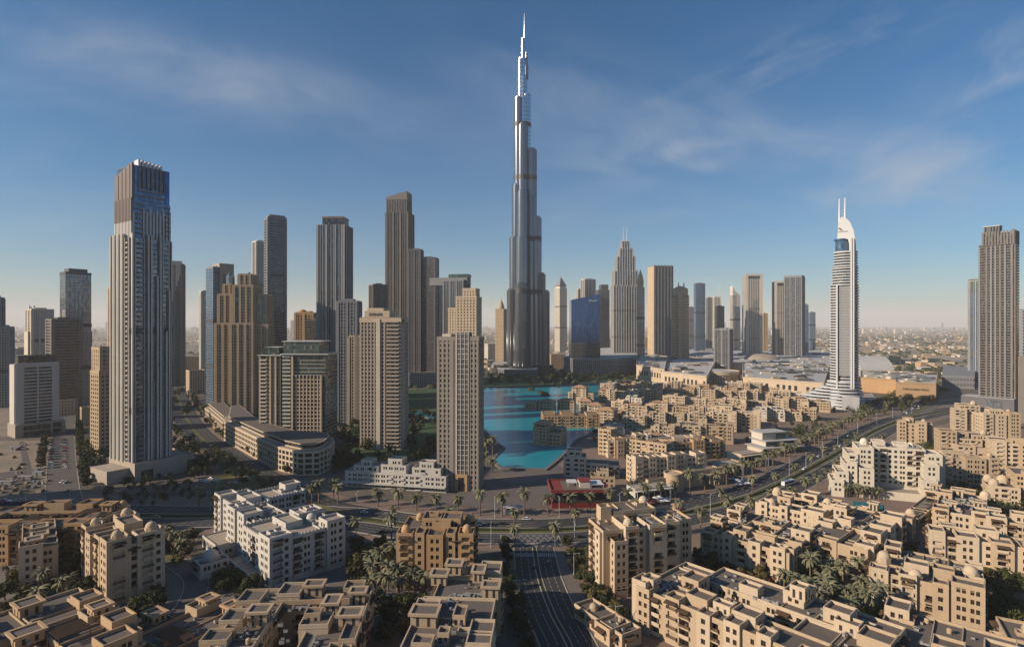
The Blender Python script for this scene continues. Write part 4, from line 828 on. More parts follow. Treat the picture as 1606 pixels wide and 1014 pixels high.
    # blade crest
    out = [(1339, 446), (1341, 400), (1340, 378), (1337, 359), (1332.5, 346), (1326.5, 338.5), (1320, 336.5), (1316, 345), (1315, 372), (1317, 372)]
    inn = [(1330, 446), (1331, 400), (1331, 376), (1329, 362), (1326, 354), (1321, 350)]
    X = lambda px: (px - 1323.5) * t.dn / F
    prof = [(X(a), t.z(b)) for a, b in out[:8]] + [(X(a), t.z(b)) for a, b in ((1314.5, 371), (1329.5, 372.5), (1331, 380), (1331.5, 400), (1331, 446))]
    c2 = MB(); k = len(prof)
    for yy in (-W * .62, -W * .2): c2.v += [(p[0], yy, p[1]) for p in prof]
    c2.f += [tuple(range(k)), tuple(range(2 * k - 1, k - 1, -1))]
    for i in range(k): j = (i + 1) % k; c2.f.append((i, i + k, j + k, j))
    c2.m = [0] * len(c2.f); c2.s = [False] * len(c2.f); c2.build('crest', ['white_paint'], t.root)
    t.mb('lounge', 'glass_blue').lathe([(W * .46, t.z(392)), (W * .46, t.z(373.5)), (W * .56, t.z(373)), (W * .56, t.z(371))], -W * .1, -W * .12, 20)
    for a in (1317.5, 1325.5): t.mast(X(a), -W * .2, t.z(345), t.z(305), 1.5, 'white_paint')
    b = MB()
    for i in range(4): b.tube((X(1317.5), -W * .2, t.z(343 - i * 5)), (X(1325.5), -W * .2, t.z(338 - i * 5)), .35)
    b.build('mast_brace', ['white_paint'], t.root)
    lg = MB(); lx, lz = X(1318.5), t.z(357.5)
    for i in range(3): lg.box(lx - 1.2 * i, lx + 2.6 - 1.2 * i, -W * .62 - .35, -W * .62 - .05, lz + i * 1.1, lz + i * 1.1 + .8)
    lg.build('emblem', ['dark_stone'], t.root); t.text('Address', X(1322.5), -W * .62 - .1, t.z(361), 3.2, 'dark_stone'); t.done()
    # terraces
    podium('entrance_canopy', 'flat grey drop-off canopy on the far side of the sail-topped hotel', [g2(1342, 640), g2(1372, 634), g2(1366, 626), g2(1340, 628)], 8, 'pale_metal', 'pale_metal', 7, glass='glass_dark')
    # right towers
    t = TW('residential_tower', 'tall brown tower crossed by staggered balcony columns, beyond the mall square', 1535, 1598, 380, 645, -12, .6)
    r = t.core(t.reg(), 'glass_dark'); t.bands(r, 'dark_stone', 3.5, .8, .2)
    for i, f in enumerate((.0, .2, .33, .45, .58, .72, .9)): t.panel(r, 0, f, f + .055, ('grey_stone', 'brown_stone', 'grey_stone')[i % 3], 1.5, 0, t.h - 2)
    for i, (f0, f1) in enumerate(((.06, .19), (.26, .32), (.4, .44), (.51, .57), (.64, .71), (.79, .89))): t.balc(r, 0, f0, f1, 'brown_stone', 3.5, 1.5); t.balc(r, 0, f0, f1 + .05, 'brown_stone', 3.5, 1.9, z1=t.z(560 + 8 * (i % 3)))
    t.panel(r, 1, .0, .3, 'tan', .6); t.balc(r, 1, .4, .9, 'brown_stone', 3.5, 1.2); t.balc(r, 3, 0, .8, 'grey_stone', 3.5, 1.2); q = t.core(t.reg(.1, 1, 0, 1, yb=382, yt=366), 'glass_dark'); t.piers(q, 'brown_stone', 3.2, 1.7, .6, top=5); u = t.core(t.reg(.12, .55, .2, .8, yb=366, yt=351), 'glass_dark'); t.piers(u, 'grey_stone', 3, .8, .3); t.mb('roof', 'white_plaster').box(u[0] - 1, u[1] + 1, u[2] - 1, u[3] + 1, u[5] + .2, u[5] + 1.2); t.panel(q, 0, .93, 1, 'brown_stone', .9, q[4], q[5] + 6)
    pd = t.reg(-.45, 1.05, -.5, .8, z1=16); t.mb('podium', 'dark_stone').box(*pd); t.mb('roof', 'roof_grey').box(pd[0] + .4, pd[1] - .4, pd[2] + .4, pd[3] - .4, 16.002, 16.3); t.sbox(t.mb('screen', 'glass_grey'), pd, 0, (pd[1] - pd[0]) * .50, (pd[1] - pd[0]) * .78, -.1, .5, 2, 13.5); t.done()
    t = plain('residential_tower', 'slimmer blue grey tower behind the tall brown edge tower', 1519, 1545, 440, 600, 'fin', 'concrete', 'glass_blue', rel=-10, ratio=.9); t.mb('cladding', 'glass_green').box(*[v * 1.02 for v in t.reg()[:4]], t.z(458), t.z(437)); t.done()
    t = plain('residential_tower', 'grey tower cut by the picture edge above brown terraces', 1600, 1660, 486, 668, 'band', 'grey_stone', 'glass_dark', rel=-10); t.mb('wing', 'brown_stone').box(-t.w * .55, t.w * .6, -t.d * .6, t.d * .3, 0, t.z(560)); t.done()

def mall():
    podium('office_podium', 'dark curved office building with stacked white ledges on the lake shore', [g2(885, 585), g2(905, 590), g2(960, 590), g2(1000, 583), g2(1002, 570), g2(960, 563), g2(895, 566)], 36, 'concrete', 'concrete', 5.2, glass='glass_dark', bh=1.3, roof='roof_grey', out=1.5)
    podium('office_podium', 'low dark glass annex at the foot of the supertall', [g2(770, 585), g2(792, 592), g2(842, 592), g2(846, 580), g2(775, 577)], 16, 'grey_stone', 'grey_stone', 4.5, glass='glass_dark', roof='roof_grey')
    def hall(label, pts, h, mat, lod=0, name='shopping_mall', fh=12, roof='roof_grey', winrow=True):
        P = [g2(*p) for p in pts]; cx = sum(p[0] for p in P) / len(P); cy = sum(p[1] for p in P) / len(P); root = empty(name, (cx, cy, 0), 0, label, 'mall'); q = [(p[0] - cx, p[1] - cy) for p in P]
        if sum(q[i][0] * q[(i + 1) % len(q)][1] - q[(i + 1) % len(q)][0] * q[i][1] for i in range(len(q))) < 0: q = q[::-1]
        b = MB(); b.prism(q, 0, h); b.build('wall', [mat], root); s = .985; b = MB(); b.prism([(x * s, y * s) for x, y in q], h + .01, h + .3); b.build('roof', [roof], root)
        b = MB(); w = MB()
        for i in range(len(q)):
            a, c = Vector(q[i]), Vector(q[(i + 1) % len(q)]); L = (c - a).length; d = (c - a) / L; nr = Vector((d.y, -d.x)); m = (a + c) / 2
            b.prism([tuple(a + nr * .6), tuple(a - nr * .6), tuple(c - nr * .6), tuple(c + nr * .6)][::-1], h + .02 + .01 * i, h + 1.6 + .013 * i)
            if winrow and nr.y < .3 and L > 25:
                k = int(L / 9)
                for j in range(k):
                    if (j * 7 + i) % 5 == 0: continue
                    e = a + d * (L * (j + .25) / k); f = a + d * (L * (j + .75) / k); w.prism([tuple(e + nr * .12), tuple(e - nr * .2), tuple(f - nr * .2), tuple(f + nr * .12)][::-1], h * .45, h * .75)
            if winrow and nr.y < .3: b.prism([tuple(a + nr * .5), tuple(a - nr * .1), tuple(c - nr * .1), tuple(c + nr * .5)][::-1], h * .34, h * .38)
        b.build('parapet', [mat], root)
        rg = random.Random(int(h * 10) + len(label)); xs = [p[0] for p in q]; ys = [p[1] for p in q]
        for i in range(80):
            x, y = rg.uniform(min(xs), max(xs)), rg.uniform(min(ys), max(ys)); u, v, hh = rg.uniform(4, 13), rg.uniform(2.5, 6), rg.uniform(1.2, 3.6)
            if all(inpoly((x + sx * u, y + sy * v), q) for sx in (-1, 1) for sy in (-1, 1)):
                b = MB(); b.box(x - u, x + u, y - v, y + v, h + .2, h + .3 + hh); b.box(x - u * .8, x + u * .8, y - v * .7, y + v * .7, h + .301 + hh, h + .9 + hh); b.build('skylight', [rg.choice(('roof_light', 'glass_grey', 'concrete', 'pale', 'glass_dark'))], root)
        if w.v: w.build('window', ['glass_dark'], root, 'stuff')
        return root, q, h
    hall('pale stone wing of the mall with a glazed corner, behind the dark curved office', [(998, 597), (1042, 606), (1046, 578), (1000, 572)], 30, 'cream')
    r, q, h = hall('long sandstone wing of the mall along the lake quarter', [(1036, 607), (1108, 618), (1122, 585), (1040, 572)], 27, 'cream')
    rt = hall('sandstone mall wing with glazed roof ribs between the drum and the sail-topped hotel', [(1165, 615), (1292, 628), (1300, 592), (1165, 585)], 24, 'cream')[0]
    b = MB()
    for i in range(14):
        x = -55 + i * 9.0; b.box(x, x + 5, -48, -26, 24.4, 27.6 + (i % 2) * .01)
    b.build('skylight', ['glass_grey'], rt, 'stuff')
    P = gp(1135, 606); root = empty('mall_rotunda', (P[0], P[1] + 36, 0), 0, 'round sandstone drum of the mall with a ribbed glass front', 'mall')
    b = MB(); b.lathe([(40, 0), (40, 26), (38, 26), (38, 24.5)], 0, 0, 40, 0, True); b.build('wall', ['cream'], root); b = MB(); b.lathe([(37.9, 24.6), (20, 27), (.5, 28)], 0, 0, 40); b.build('roof', ['roof_grey'], root)
    b = MB()
    for i in range(26):
        a = R(195 + i * 6); b.tube((40.3 * math.cos(a), 40.3 * math.sin(a), 5), (40.3 * math.cos(a), 40.3 * math.sin(a), 20), .7, .7, 4)
    b.build('rib', ['bronze'], root); b = MB()
    for z in (4, 20): b.lathe([(40.8, z), (40.8, z + 1.2)], 0, 0, 40)
    b.build('cladding', ['beige_stone'], root)
    # roofs behind
    hall('low pale flat-roofed mall block filling the middle of the mall roofscape', [(1010, 577), (1180, 588), (1180, 556), (1010, 552)], 24, 'pale', winrow=False)
    hall('low grey mall block carrying rows of plant, behind the ribbed wing', [(1185, 590), (1300, 596), (1310, 562), (1180, 556)], 24, 'concrete', winrow=False)
    P = gp(1195, 578); root = empty('mall_dome', (P[0], P[1], 24), 0, 'flattened pale dome on the mall roof', 'roof'); b = MB(); b.lathe([(38, 0), (36, 4), (28, 9), (16, 12.5), (.5, 14)], 0, 0, 30, 0, True, 1.2, 1); b.build('shell', ['roof_light'], root)
    P = gp(1105, 572); root = empty('mall_dome', (P[0], P[1], 24), 0, 'round grey glass roof with radial ribs on the mall roofscape', 'roof'); b = MB(); b.lathe([(44, 0), (43, 3), (30, 7), (12, 10), (.5, 10.5)], 0, 0, 36, 0, True, 1.3, 1); b.build('shell', ['roof_grey'], root)
    b = MB()
    for i in range(18): a = R(i * 20); b.tube((56 * math.cos(a), 43 * math.sin(a), 3.4), (14 * math.cos(a), 11 * math.sin(a), 10.4), .8, .8, 4)
    b.build('rib', ['white_band'], root)
    rng = random.Random(5)
    for i in range(70):
        px, py = rng.uniform(1010, 1295), rng.uniform(553, 584); p = gp(px, py, 24.3); 
        o = tag(link('roof_plant', PLANTM(), None, None, (p[0], p[1], 24.3), rng.uniform(0, 3)), 'boxy ventilation plant scattered over the mall roof', 'plant room', 'plant rooms on the mall roof'); o.scale = (rng.uniform(.6, 1.8), rng.uniform(.6, 1.5), rng.uniform(.6, 1.2))
    # barrel hall and annex
    P0 = gp(1349, 590); P1 = gp(1406, 592); L = P1[0] - P0[0]; root = empty('exhibition_hall', ((P0[0] + P1[0]) / 2, P0[1] + 20, 0), -.1, 'great pale barrel-vaulted hall behind the sail-topped hotel', 'hall')
    b = MB(); n = 16; rr = 34
    pr = [(rr * 1.5 * math.cos(R(180 * i / n)), rr * math.sin(R(180 * i / n)) * 1.25) for i in range(n + 1)]
    for i in range(n): (a, za), (c, zc) = pr[i], pr[i + 1]; b.face([(-L * .62, a, za), (L * .5, a, za), (L * .5, c, zc), (-L * .62, c, zc)], 0, True)
    b.face([(L * .5, a, z) for a, z in pr]); b.face([(-L * .62, a, z) for a, z in reversed(pr)]); b.build('vault', ['roof_grey'], root)
    r, q, h = hall('ochre mall annex with a dark slot window, below the barrel hall', [(1350, 614), (1432, 620), (1436, 602), (1350, 600)], 22, 'ochre', winrow=False)
    r, q, h = hall('ochre entrance block of the mall with raised letters on its front', [(1405, 624), (1468, 627), (1470, 607), (1405, 606)], 23, 'tan', winrow=False)
    cu = bpy.data.curves.new('sign_lettering', 'FONT'); cu.body = 'THE DUBAI MALL'; cu.size = 4.2; cu.extrude = .2; cu.align_x = 'CENTER'
    a, c = Vector(g2(1405, 624)), Vector(g2(1468, 627)); rl = Vector(r.location[:2]); d = (c - a).normalized(); m = (a + c) / 2 - rl + Vector((d.y, -d.x)) * .5; lettering(cu, 'sign_lettering', 'bronze', r, (m.x, m.y, 13), math.atan2(d.y, d.x))
    podium('cinema_building', 'dark flat-roofed building with a black screen wall beside the mall square', [g2(1478, 608), g2(1528, 610), g2(1530, 592), g2(1480, 590)], 20, 'grey_stone', 'grey_stone', 9, glass='dark_stone', bh=4)
_pl = []
def PLANTM():
    if not _pl:
        b = MB(); b.box(-5, 5, -3, 3, 0, 2.6); b.box(-4.4, -1, -2.4, 2.4, 2.602, 3.4, 1); b.box(.5, 4.2, -2, 2, 2.602, 3.1, 1); b.lathe([(1.2, 2.6), (1.2, 3.7)], 6.5, 0, 10, 0); _pl.append(b.mesh('roof_plant', ['roof_grey', 'concrete']))
    return _pl[0]
# ------------------------------------------------------------------ ground, roads, lake
def smooth(pts, n=8):
    P = [Vector(p) for p in pts]; P = [2 * P[0] - P[1]] + P + [2 * P[-1] - P[-2]]; out = []
    for i in range(1, len(P) - 2):
        for j in range(n):
            t = j / n; a, b, c, d = P[i - 1:i + 3]
            out.append(.5 * ((2 * b) + (c - a) * t + (2 * a - 5 * b + 4 * c - d) * t * t + (3 * b - a - 3 * c + d) * t ** 3))
    out.append(P[-2]); return out
def offs(P, o):
    r = []
    for i, p in enumerate(P):
        d = (P[min(i + 1, len(P) - 1)] - P[max(i - 1, 0)]).normalized(); r.append(p + Vector((-d.y, d.x)) * o)
    return r
def ribbon(name, P, o0, o1, z, mat, z0=None, kind='structure'):
    a, b = offs(P, o0), offs(P, o1); m = MB()
    for i in range(len(P) - 1):
        m.face([(*b[i], z), (*b[i + 1], z), (*a[i + 1], z), (*a[i], z)])
        if z0 is not None:
            m.face([(*a[i], z0), (*a[i + 1], z0), (*a[i + 1], z), (*a[i], z)]); m.face([(*b[i], z), (*b[i + 1], z), (*b[i + 1], z0), (*b[i], z0)])
    return m.build(name, [mat], None, kind)
def patch(name, pts, z, mat, px=True, kind='structure', z0=None):
    P = [g2(*p) for p in pts] if px else pts; m = MB()
    if sum(P[i][0] * P[(i + 1) % len(P)][1] - P[(i + 1) % len(P)][0] * P[i][1] for i in range(len(P))) < 0: P = P[::-1]
    if z0 is None: m.face([(*p, z) for p in P])
    else: m.prism(P, z0, z)
    return m.build(name, [mat], None, kind)
def dashes(m, P, o, ln, gap, w, z):
    s = 0.0; a = offs(P, o); acc = 0; on = True; seg = []
    for i in range(len(a) - 1):
        d = a[i + 1] - a[i]; L = d.length
        if L < 1e-6: continue
        d /= L; t = (ln + gap) - acc if acc else 0.0
        while t + ln < L:
            p, q = a[i] + d * t, a[i] + d * (t + ln); n = Vector((-d.y, d.x)) * w / 2
            m.face([(*(p - n), z), (*(q - n), z), (*(q + n), z), (*(p + n), z)]); t += ln + gap
        acc = 0
BV = [(-120, 812), (0, 806), (150, 807.5), (300, 810), (430, 808), (560, 814), (650, 826), (740, 831.5), (840, 832.5), (920, 829), (1000, 818.5), (1100, 799), (1200, 770), (1300, 719), (1380, 672), (1450, 650), (1530, 640), (1640, 634)]
def grounds():
    m = MB(); rs = [0, 120, 250, 450, 800, 1400]; n = 72
    for j in range(len(rs) - 1):
        for i in range(n):
            a, b = 2 * math.pi * i / n, 2 * math.pi * (i + 1) / n; q = []
            for r, t in ((rs[j], a), (rs[j + 1], a), (rs[j + 1], b), (rs[j], b)):
                if not (r == 0 and t == b): q.append((r * math.cos(t), r * math.sin(t), 0))
            m.face(q)
    m.build('ground', ['ground'], None, 'structure')
    m = MB(); rs = [1400, 2600, 5000, 10000, 20000, 40000]
    for j in range(len(rs) - 1):
        for i in range(n):
            a, b = 2 * math.pi * i / n, 2 * math.pi * (i + 1) / n
            m.face([(r * math.cos(t), r * math.sin(t), 0) for r, t in ((rs[j], a), (rs[j + 1], a), (rs[j + 1], b), (rs[j], b))])
    m.build('land', ['dune_far'], None, 'structure')
    B = smooth([g2(*p) for p in BV], 10)
    ribbon('pavement', B, 18, 38, .06, 'paving'); ribbon('pavement', B, -17.5, -27, .06, 'paving')
    ribbon('road', B, -18, 19, .10, 'asphalt'); ribbon('kerb', B, 18.6, 19.1, .26, 'kerb_stone', .05); ribbon('kerb', B, -18.1, -17.6, .26, 'kerb_stone', .05)
    ribbon('kerb', B, -3.6, -3.2, .26, 'kerb_stone', .05); ribbon('kerb', B, 4.2, 4.6, .26, 'kerb_stone', .05)
    ribbon('verge', B, -3.2, 4.2, .24, 'grass')
    h = ribbon('hedge', B, -.2, 1.2, .95, 'leaf_dark', .2, kind='stuff')
    k = MB()
    for o in (8.2, 11.8, 15.4, -6.8, -10.4, -14.0): dashes(k, B, o, 3.0, 5.5, .22, .14)
    k.build('road_marking', ['marking'], None, 'structure')
    k = MB()
    for o in (5.2, -4.2, 18.0, -17.0):
        a, b = offs(B, o), offs(B, o + .2)
        for i in range(len(B) - 1): k.face([(*b[i], .14), (*b[i + 1], .14), (*a[i + 1], .14), (*a[i], .14)])
    k.build('road_marking', ['marking'], None, 'structure')
    # street running towards the camera
    Sx = [Vector(g2(838, 858)), Vector(g2(846, 905)), Vector(g2(866, 960)), Vector(g2(894, 1014)), Vector((26, 150)), Vector((34, 100))]
    St = smooth(Sx, 8); ribbon('pavement', St, -17, 16, .05, 'paving_grey'); ribbon('road', St, -10, 9.5, .115, 'asphalt'); ribbon('verge', St, -.7, .7, .26, 'leaf_dark', .1)
    for o in (9.3, -10.3, .7, -1.2): ribbon('kerb', St, o, o + .45, .25, 'kerb_stone', .05)
    k = MB()
    for o in (3.6, 6.6, -3.8, -7.0): dashes(k, St, o, 2.5, 6, .2, .15)
    for i in range(9):
        for s in (-1, 1): x = St[2] + Vector((s * (1.6 + i * .95), -1.0)); k.box(x.x - .26, x.x + .26, x.y - 2.0, x.y + 2.4, .145, .15)
    k.build('road_marking', ['marking'], None, 'structure')
    # hatched junction box with crossing lines
    q = [(787, 859), (785, 838.5), (876, 838.5), (882, 857)]; patch('junction', q, .125, 'asphalt'); k = MB()
    a, b, c, d = [Vector(g2(*p)) for p in q]
    def lerp(u, v): return (a.lerp(d, u)).lerp(b.lerp(c, u), v)
    def strip(p, q, w=.16): n = (q - p).normalized(); n = Vector((-n.y, n.x)) * w; k.face([(*(p - n), .15), (*(q - n), .15), (*(q + n), .15), (*(p + n), .15)])
    for i in range(9):
        strip(lerp(i / 9, 0), lerp(min(1, i / 9 + .25), 1)); strip(lerp(min(1, i / 9 + .25), 0), lerp(i / 9, 1))
    strip(b, c, .2); strip(c, d, .2); strip(b, a, .2); k.build('road_marking', ['marking'], None, 'structure')
    # street coming in from the upper left of the boulevard bend
    L = smooth([g2(*p) for p in ((262, 560), (276, 612), (300, 668), (352, 712), (420, 752), (500, 792), (560, 806))], 8)
    ribbon('pavement', L, -20, 20, .045, 'paving'); ribbon('road', L, -13, 13, .09, 'asphalt'); ribbon('verge', L, -1.6, 1.6, .22, 'grass', .05)
    k = MB()
    for o in (5, 9, -5, -9): dashes(k, L, o, 3, 6, .25, .13)
    k.build('road_marking', ['marking'], None, 'structure')
    patch('verge', [(335, 742), (352, 726), (428, 768), (440, 792), (352, 790)], .3, 'grass')
    # side street between the lots on the far left, with parking bays
    T = smooth([g2(*p) for p in ((112, 600), (104, 650), (98, 700), (98, 760), (104, 803))], 8); ribbon('road', T, -9, 9, .085, 'asphalt_pale'); ribbon('kerb', T, -9.2, -8.8, .24, 'kerb_stone', .05); ribbon('kerb', T, 8.8, 9.2, .24, 'kerb_stone', .05)
    k = MB()
    for i in range(10): p = g2(96 + i * 1.7, 784); k.box(p[0], p[0] + .6, p[1] - 3.5, p[1] + 3.5, .09, .125)
    k.build('road_marking', ['marking'], None, 'structure')
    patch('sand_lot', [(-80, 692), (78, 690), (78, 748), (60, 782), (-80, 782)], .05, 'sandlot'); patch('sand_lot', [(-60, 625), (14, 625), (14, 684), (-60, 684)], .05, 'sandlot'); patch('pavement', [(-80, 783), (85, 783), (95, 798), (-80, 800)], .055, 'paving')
    # curved drive beside the white hotel
    D = smooth([g2(*p) for p in ((246, 832), (262, 870), (305, 905), (298, 945), (262, 985), (230, 1030))], 8); ribbon('road', D, -4.5, 4.5, .08, 'asphalt_pale'); ribbon('pavement', D, 4.5, 9, .07, 'paving'); ribbon('kerb', D, 4.4, 4.8, .25, 'kerb_stone', .05); ribbon('kerb', D, -4.8, -4.4, .25, 'kerb_stone', .05)
    patch('pavement', [(240, 826), (310, 824), (310, 850), (250, 850)], .05, 'paving')
    # square and approach road in front of the mall
    Q = smooth([g2(*p) for p in ((1425, 655), (1446, 640), (1466, 628), (1476, 616), (1470, 608))], 8); ribbon('road', Q, -14, 14, .13, 'asphalt_pale'); ribbon('verge', Q, -3, 3, .3, 'grass', .05); patch('pavement', [(1345, 655), (1400, 640), (1480, 628), (1480, 612), (1345, 632)], .04, 'paving_grey')
    # lake
    lake = [(600, 640), (640, 612), (757, 607), (842, 608), (899, 604), (935, 600), (964, 596), (985, 604), (960, 616), (930, 640), (940, 675), (905, 690), (885, 712), (872, 724), (856, 737), (786, 735), (770, 722), (791, 704), (770, 688), (757, 672), (640, 650)]
    patch('lake', lake, .5, 'water'); P = [Vector(g2(*p)) for p in lake]; P.append(P[0]); ribbon('promenade', P, -1.2, 1.6, 1.2, 'paving_grey', 0)
    patch('promenade', [(690, 790), (700, 735), (765, 690), (788, 704), (770, 722), (786, 736), (858, 738), (872, 726), (900, 745), (900, 796), (800, 798)], .07, 'deck'); patch('promenade', [(775, 748), (860, 744), (868, 754), (800, 758)], .12, 'paving')
    patch('lawn', [(640, 612), (690, 612), (690, 648), (640, 645)], 1.3, 'lawn'); patch('lawn', [(560, 655), (690, 660), (690, 705), (640, 720), (520, 720)], .08, 'lawn'); patch('park', [(757, 606), (850, 606), (905, 602), (965, 595), (1000, 590), (890, 588), (757, 590)], .3, 'lawn')
    patch('courtyard', [(840, 700), (905, 640), (960, 605), (1300, 618), (1385, 650), (1290, 690), (1210, 730), (1090, 775), (970, 795), (880, 780)], .035, 'paving')
    patch('courtyard', [(900, 870), (1000, 835), (1110, 812), (1260, 750), (1400, 680), (1606, 640), (1900, 700), (1900, 1100), (900, 1100)], .03, 'paving'); patch('courtyard', [(-200, 822), (230, 824), (240, 900), (700, 880), (790, 890), (800, 1100), (-300, 1100)], .03, 'paving_grey')
    patch('pool', [(592, 934), (612, 932), (616, 943), (590, 945)], .4, 'pool', z0=0); patch('pool', [(68, 931), (88, 928), (92, 942), (66, 944)], .4, 'pool', z0=0); patch('pool', [(1338, 786), (1385, 792), (1385, 799), (1338, 793)], .4, 'pool', z0=0)
    patch('lawn', [(245, 845), (285, 870), (300, 880), (270, 885), (246, 862)], .1, 'grass'); patch('lawn', [(1215, 890), (1330, 925), (1400, 960), (1330, 1040), (1235, 1014), (1180, 930)], .09, 'lawn')
    return B, St, L, T

# ------------------------------------------------------------------ plants
def tree_proto(seed, r, h, trunk_h, mat, n=1500, squash=.8):
    g = random.Random(seed); c = MB(); clumps = []
    for i in range(11):
        a = g.random() * 6.283; q = r * .68 * g.random() ** .5; z = trunk_h + (h - trunk_h) * (.18 + .62 * g.random()); clumps.append((q * math.cos(a), q * math.sin(a), z, r * g.uniform(.28, .5)))
    for i in range(n):
        x, y, z, q = g.choice(clumps); d = Vector((g.gauss(0, 1), g.gauss(0, 1), g.gauss(0, 1))).normalized(); p = Vector((x, y, z)) + Vector((d.x, d.y, d.z * squash)) * q * g.uniform(.72, 1.05)
        s = r * g.uniform(.07, .13); t = (d + Vector((g.gauss(0, .5), g.gauss(0, .5), g.gauss(0, .5)))).normalized(); u = t.orthogonal().normalized() * s; v = t.cross(u).normalized() * s * g.uniform(.5, .9)
        c.face([tuple(p - u), tuple(p - v), tuple(p + u), tuple(p + v)])
    t = MB(); t.tube((0, 0, -.2), (0, 0, trunk_h + .8), r * .075, r * .05, 7)
    for x, y, z, q in clumps[:6]: t.tube((0, 0, trunk_h * .8), (x * .8, y * .8, z), r * .035, r * .012, 5)
    return c.mesh('crown', [mat]), t.mesh('trunk', ['trunk'])
def palm_proto(seed, h, fl=3.9, n=38):
    g = random.Random(seed); c = MB()
    for i in range(n):
        a = i * 2.39996 + g.uniform(-.2, .2); e = R(g.uniform(-35, 72)); d = Vector((math.cos(a), math.sin(a), 0)); L = fl * g.uniform(.8, 1.1); p = Vector((0, 0, h)); K = 6; prev = None
        side = Vector((-d.y, d.x, 0)); dirv = e
        for k in range(K + 1):
            w = .42 * math.sin(math.pi * (.12 + .85 * k / K)) + .03; fold = Vector((0, 0, -.45 * w)); row = (p - side * w + fold, p, p + side * w + fold)
            if prev:
                c.face([tuple(prev[0]), tuple(row[0]), tuple(row[1]), tuple(prev[1])]); c.face([tuple(prev[1]), tuple(row[1]), tuple(row[2]), tuple(prev[2])])
            prev = row; p = p + (d * math.cos(dirv) + Vector((0, 0, math.sin(dirv)))) * L / K; dirv -= R(17)
    t = MB(); x = 0
    for k in range(5): t.tube((0, 0, h * k / 5 - .2 * (k == 0)), (0, 0, h * (k + 1) / 5), .34 - .02 * k, .29 - .02 * k, 8)
    t.lathe([(.25, h - .7), (.55, h - .35), (.4, h + .1), (.1, h + .3)], 0, 0, 8)
    return c.mesh('crown', ['frond']), t.mesh('trunk', ['trunk'])
PROTO = {}
def protos():
    for k, mat, n in (('leaf', 'leaf', 3), ('dark', 'leaf_dark', 2), ('dry', 'leaf_dry', 2), ('red', 'leaf_red', 1)):
        PROTO[k] = [tree_proto(11 + i + len(k) * 3, 3.3, 6.2, 1.6, mat) for i in range(n)]
    PROTO['palm'] = [palm_proto(i, hh) for i, hh in enumerate((7.5, 8.6, 6.4))]; PROTO['shrub'] = [tree_proto(50 + i, 1.8, 2.2, .3, 'leaf', 500) for i in range(2)]
NPL = [0]
def plant(kind, x, y, sc, label, group, rng, z=0.0):
    cr, tr = rng.choice(PROTO[kind]); nm = {'palm': 'palm_tree', 'shrub': 'shrub'}.get(kind, 'tree'); NPL[0] += 1
    o = empty(nm, (x, y, z), rng.uniform(0, 6.28), label, 'palm' if kind == 'palm' else ('shrub' if kind == 'shrub' else 'tree'), group); o.scale = (sc, sc, sc * rng.uniform(.9, 1.12))
    link('crown', cr, o); link('trunk', tr, o); return o
def inpoly(p, P):
    c = False; j = len(P) - 1
    for i in range(len(P)):
        if (P[i][1] > p[1]) != (P[j][1] > p[1]) and p[0] < (P[j][0] - P[i][0]) * (p[1] - P[i][1]) / (P[j][1] - P[i][1]) + P[i][0]: c = not c
        j = i
    return c
OCC = []
def blocked(x, y, m=2.0):
    for (lx, ly, rz, bl) in OCC:
        dx, dy = x - lx, y - ly; c, s = math.cos(rz), math.sin(rz); u, v = dx * c + dy * s, -dx * s + dy * c
        for b in bl:
            if b[0] - m < u < b[1] + m and b[2] - m < v < b[3] + m: return True
    return False
def scatter(kind, poly, n, sc, label, group, seed, m=2.0, tries=30):
    g = random.Random(seed); P = [g2(*p) for p in poly]; pts = []
    x0, x1 = min(p[0] for p in P), max(p[0] for p in P); y0, y1 = min(p[1] for p in P), max(p[1] for p in P)
    for i in range(n * tries):
        if len(pts) >= n: break
        x, y = g.uniform(x0, x1), g.uniform(y0, y1); s = g.uniform(*sc)
        if not inpoly((x, y), P) or blocked(x, y, m) or any((x - a) ** 2 + (y - b) ** 2 < (2.6 * s) ** 2 for a, b in pts): continue
        pts.append((x, y)); plant(kind if isinstance(kind, str) else g.choice(kind), x, y, s, label, group, g)
def mass(name, poly, n, sc, seed, mat='leaf_dark', m=1.0, q=150):
    g = random.Random(seed); P = [g2(*p) for p in poly]; c = MB(); k = 0
    x0, x1 = min(p[0] for p in P), max(p[0] for p in P); y0, y1 = min(p[1] for p in P), max(p[1] for p in P)
    for i in range(n * 12):
        if k >= n: break
        x, y = g.uniform(x0, x1), g.uniform(y0, y1); s = g.uniform(*sc) * 3.0
        if not inpoly((x, y), P) or blocked(x, y, m): continue
        k += 1; lob = [(x + g.uniform(-.4, .4) * s, y + g.uniform(-.4, .4) * s, s * g.uniform(.6, 1.5), s * g.uniform(.4, .7)) for _ in range(4)]
        for j in range(q):
            a, b, z, r = g.choice(lob); d = Vector((g.gauss(0, 1), g.gauss(0, 1), g.gauss(0, 1))).normalized(); p = Vector((a, b, z)) + d * r * g.uniform(.75, 1.05)
            if p.z < .1: continue
            t = (d + Vector((g.gauss(0, .5), g.gauss(0, .5), g.gauss(0, .5)))).normalized(); w = s * g.uniform(.10, .19); u = t.orthogonal().normalized() * w; v = t.cross(u).normalized() * w * .8
            c.face([tuple(p - u), tuple(p - v), tuple(p + u), tuple(p + v)])
    c.build(name, [mat], None, 'stuff')
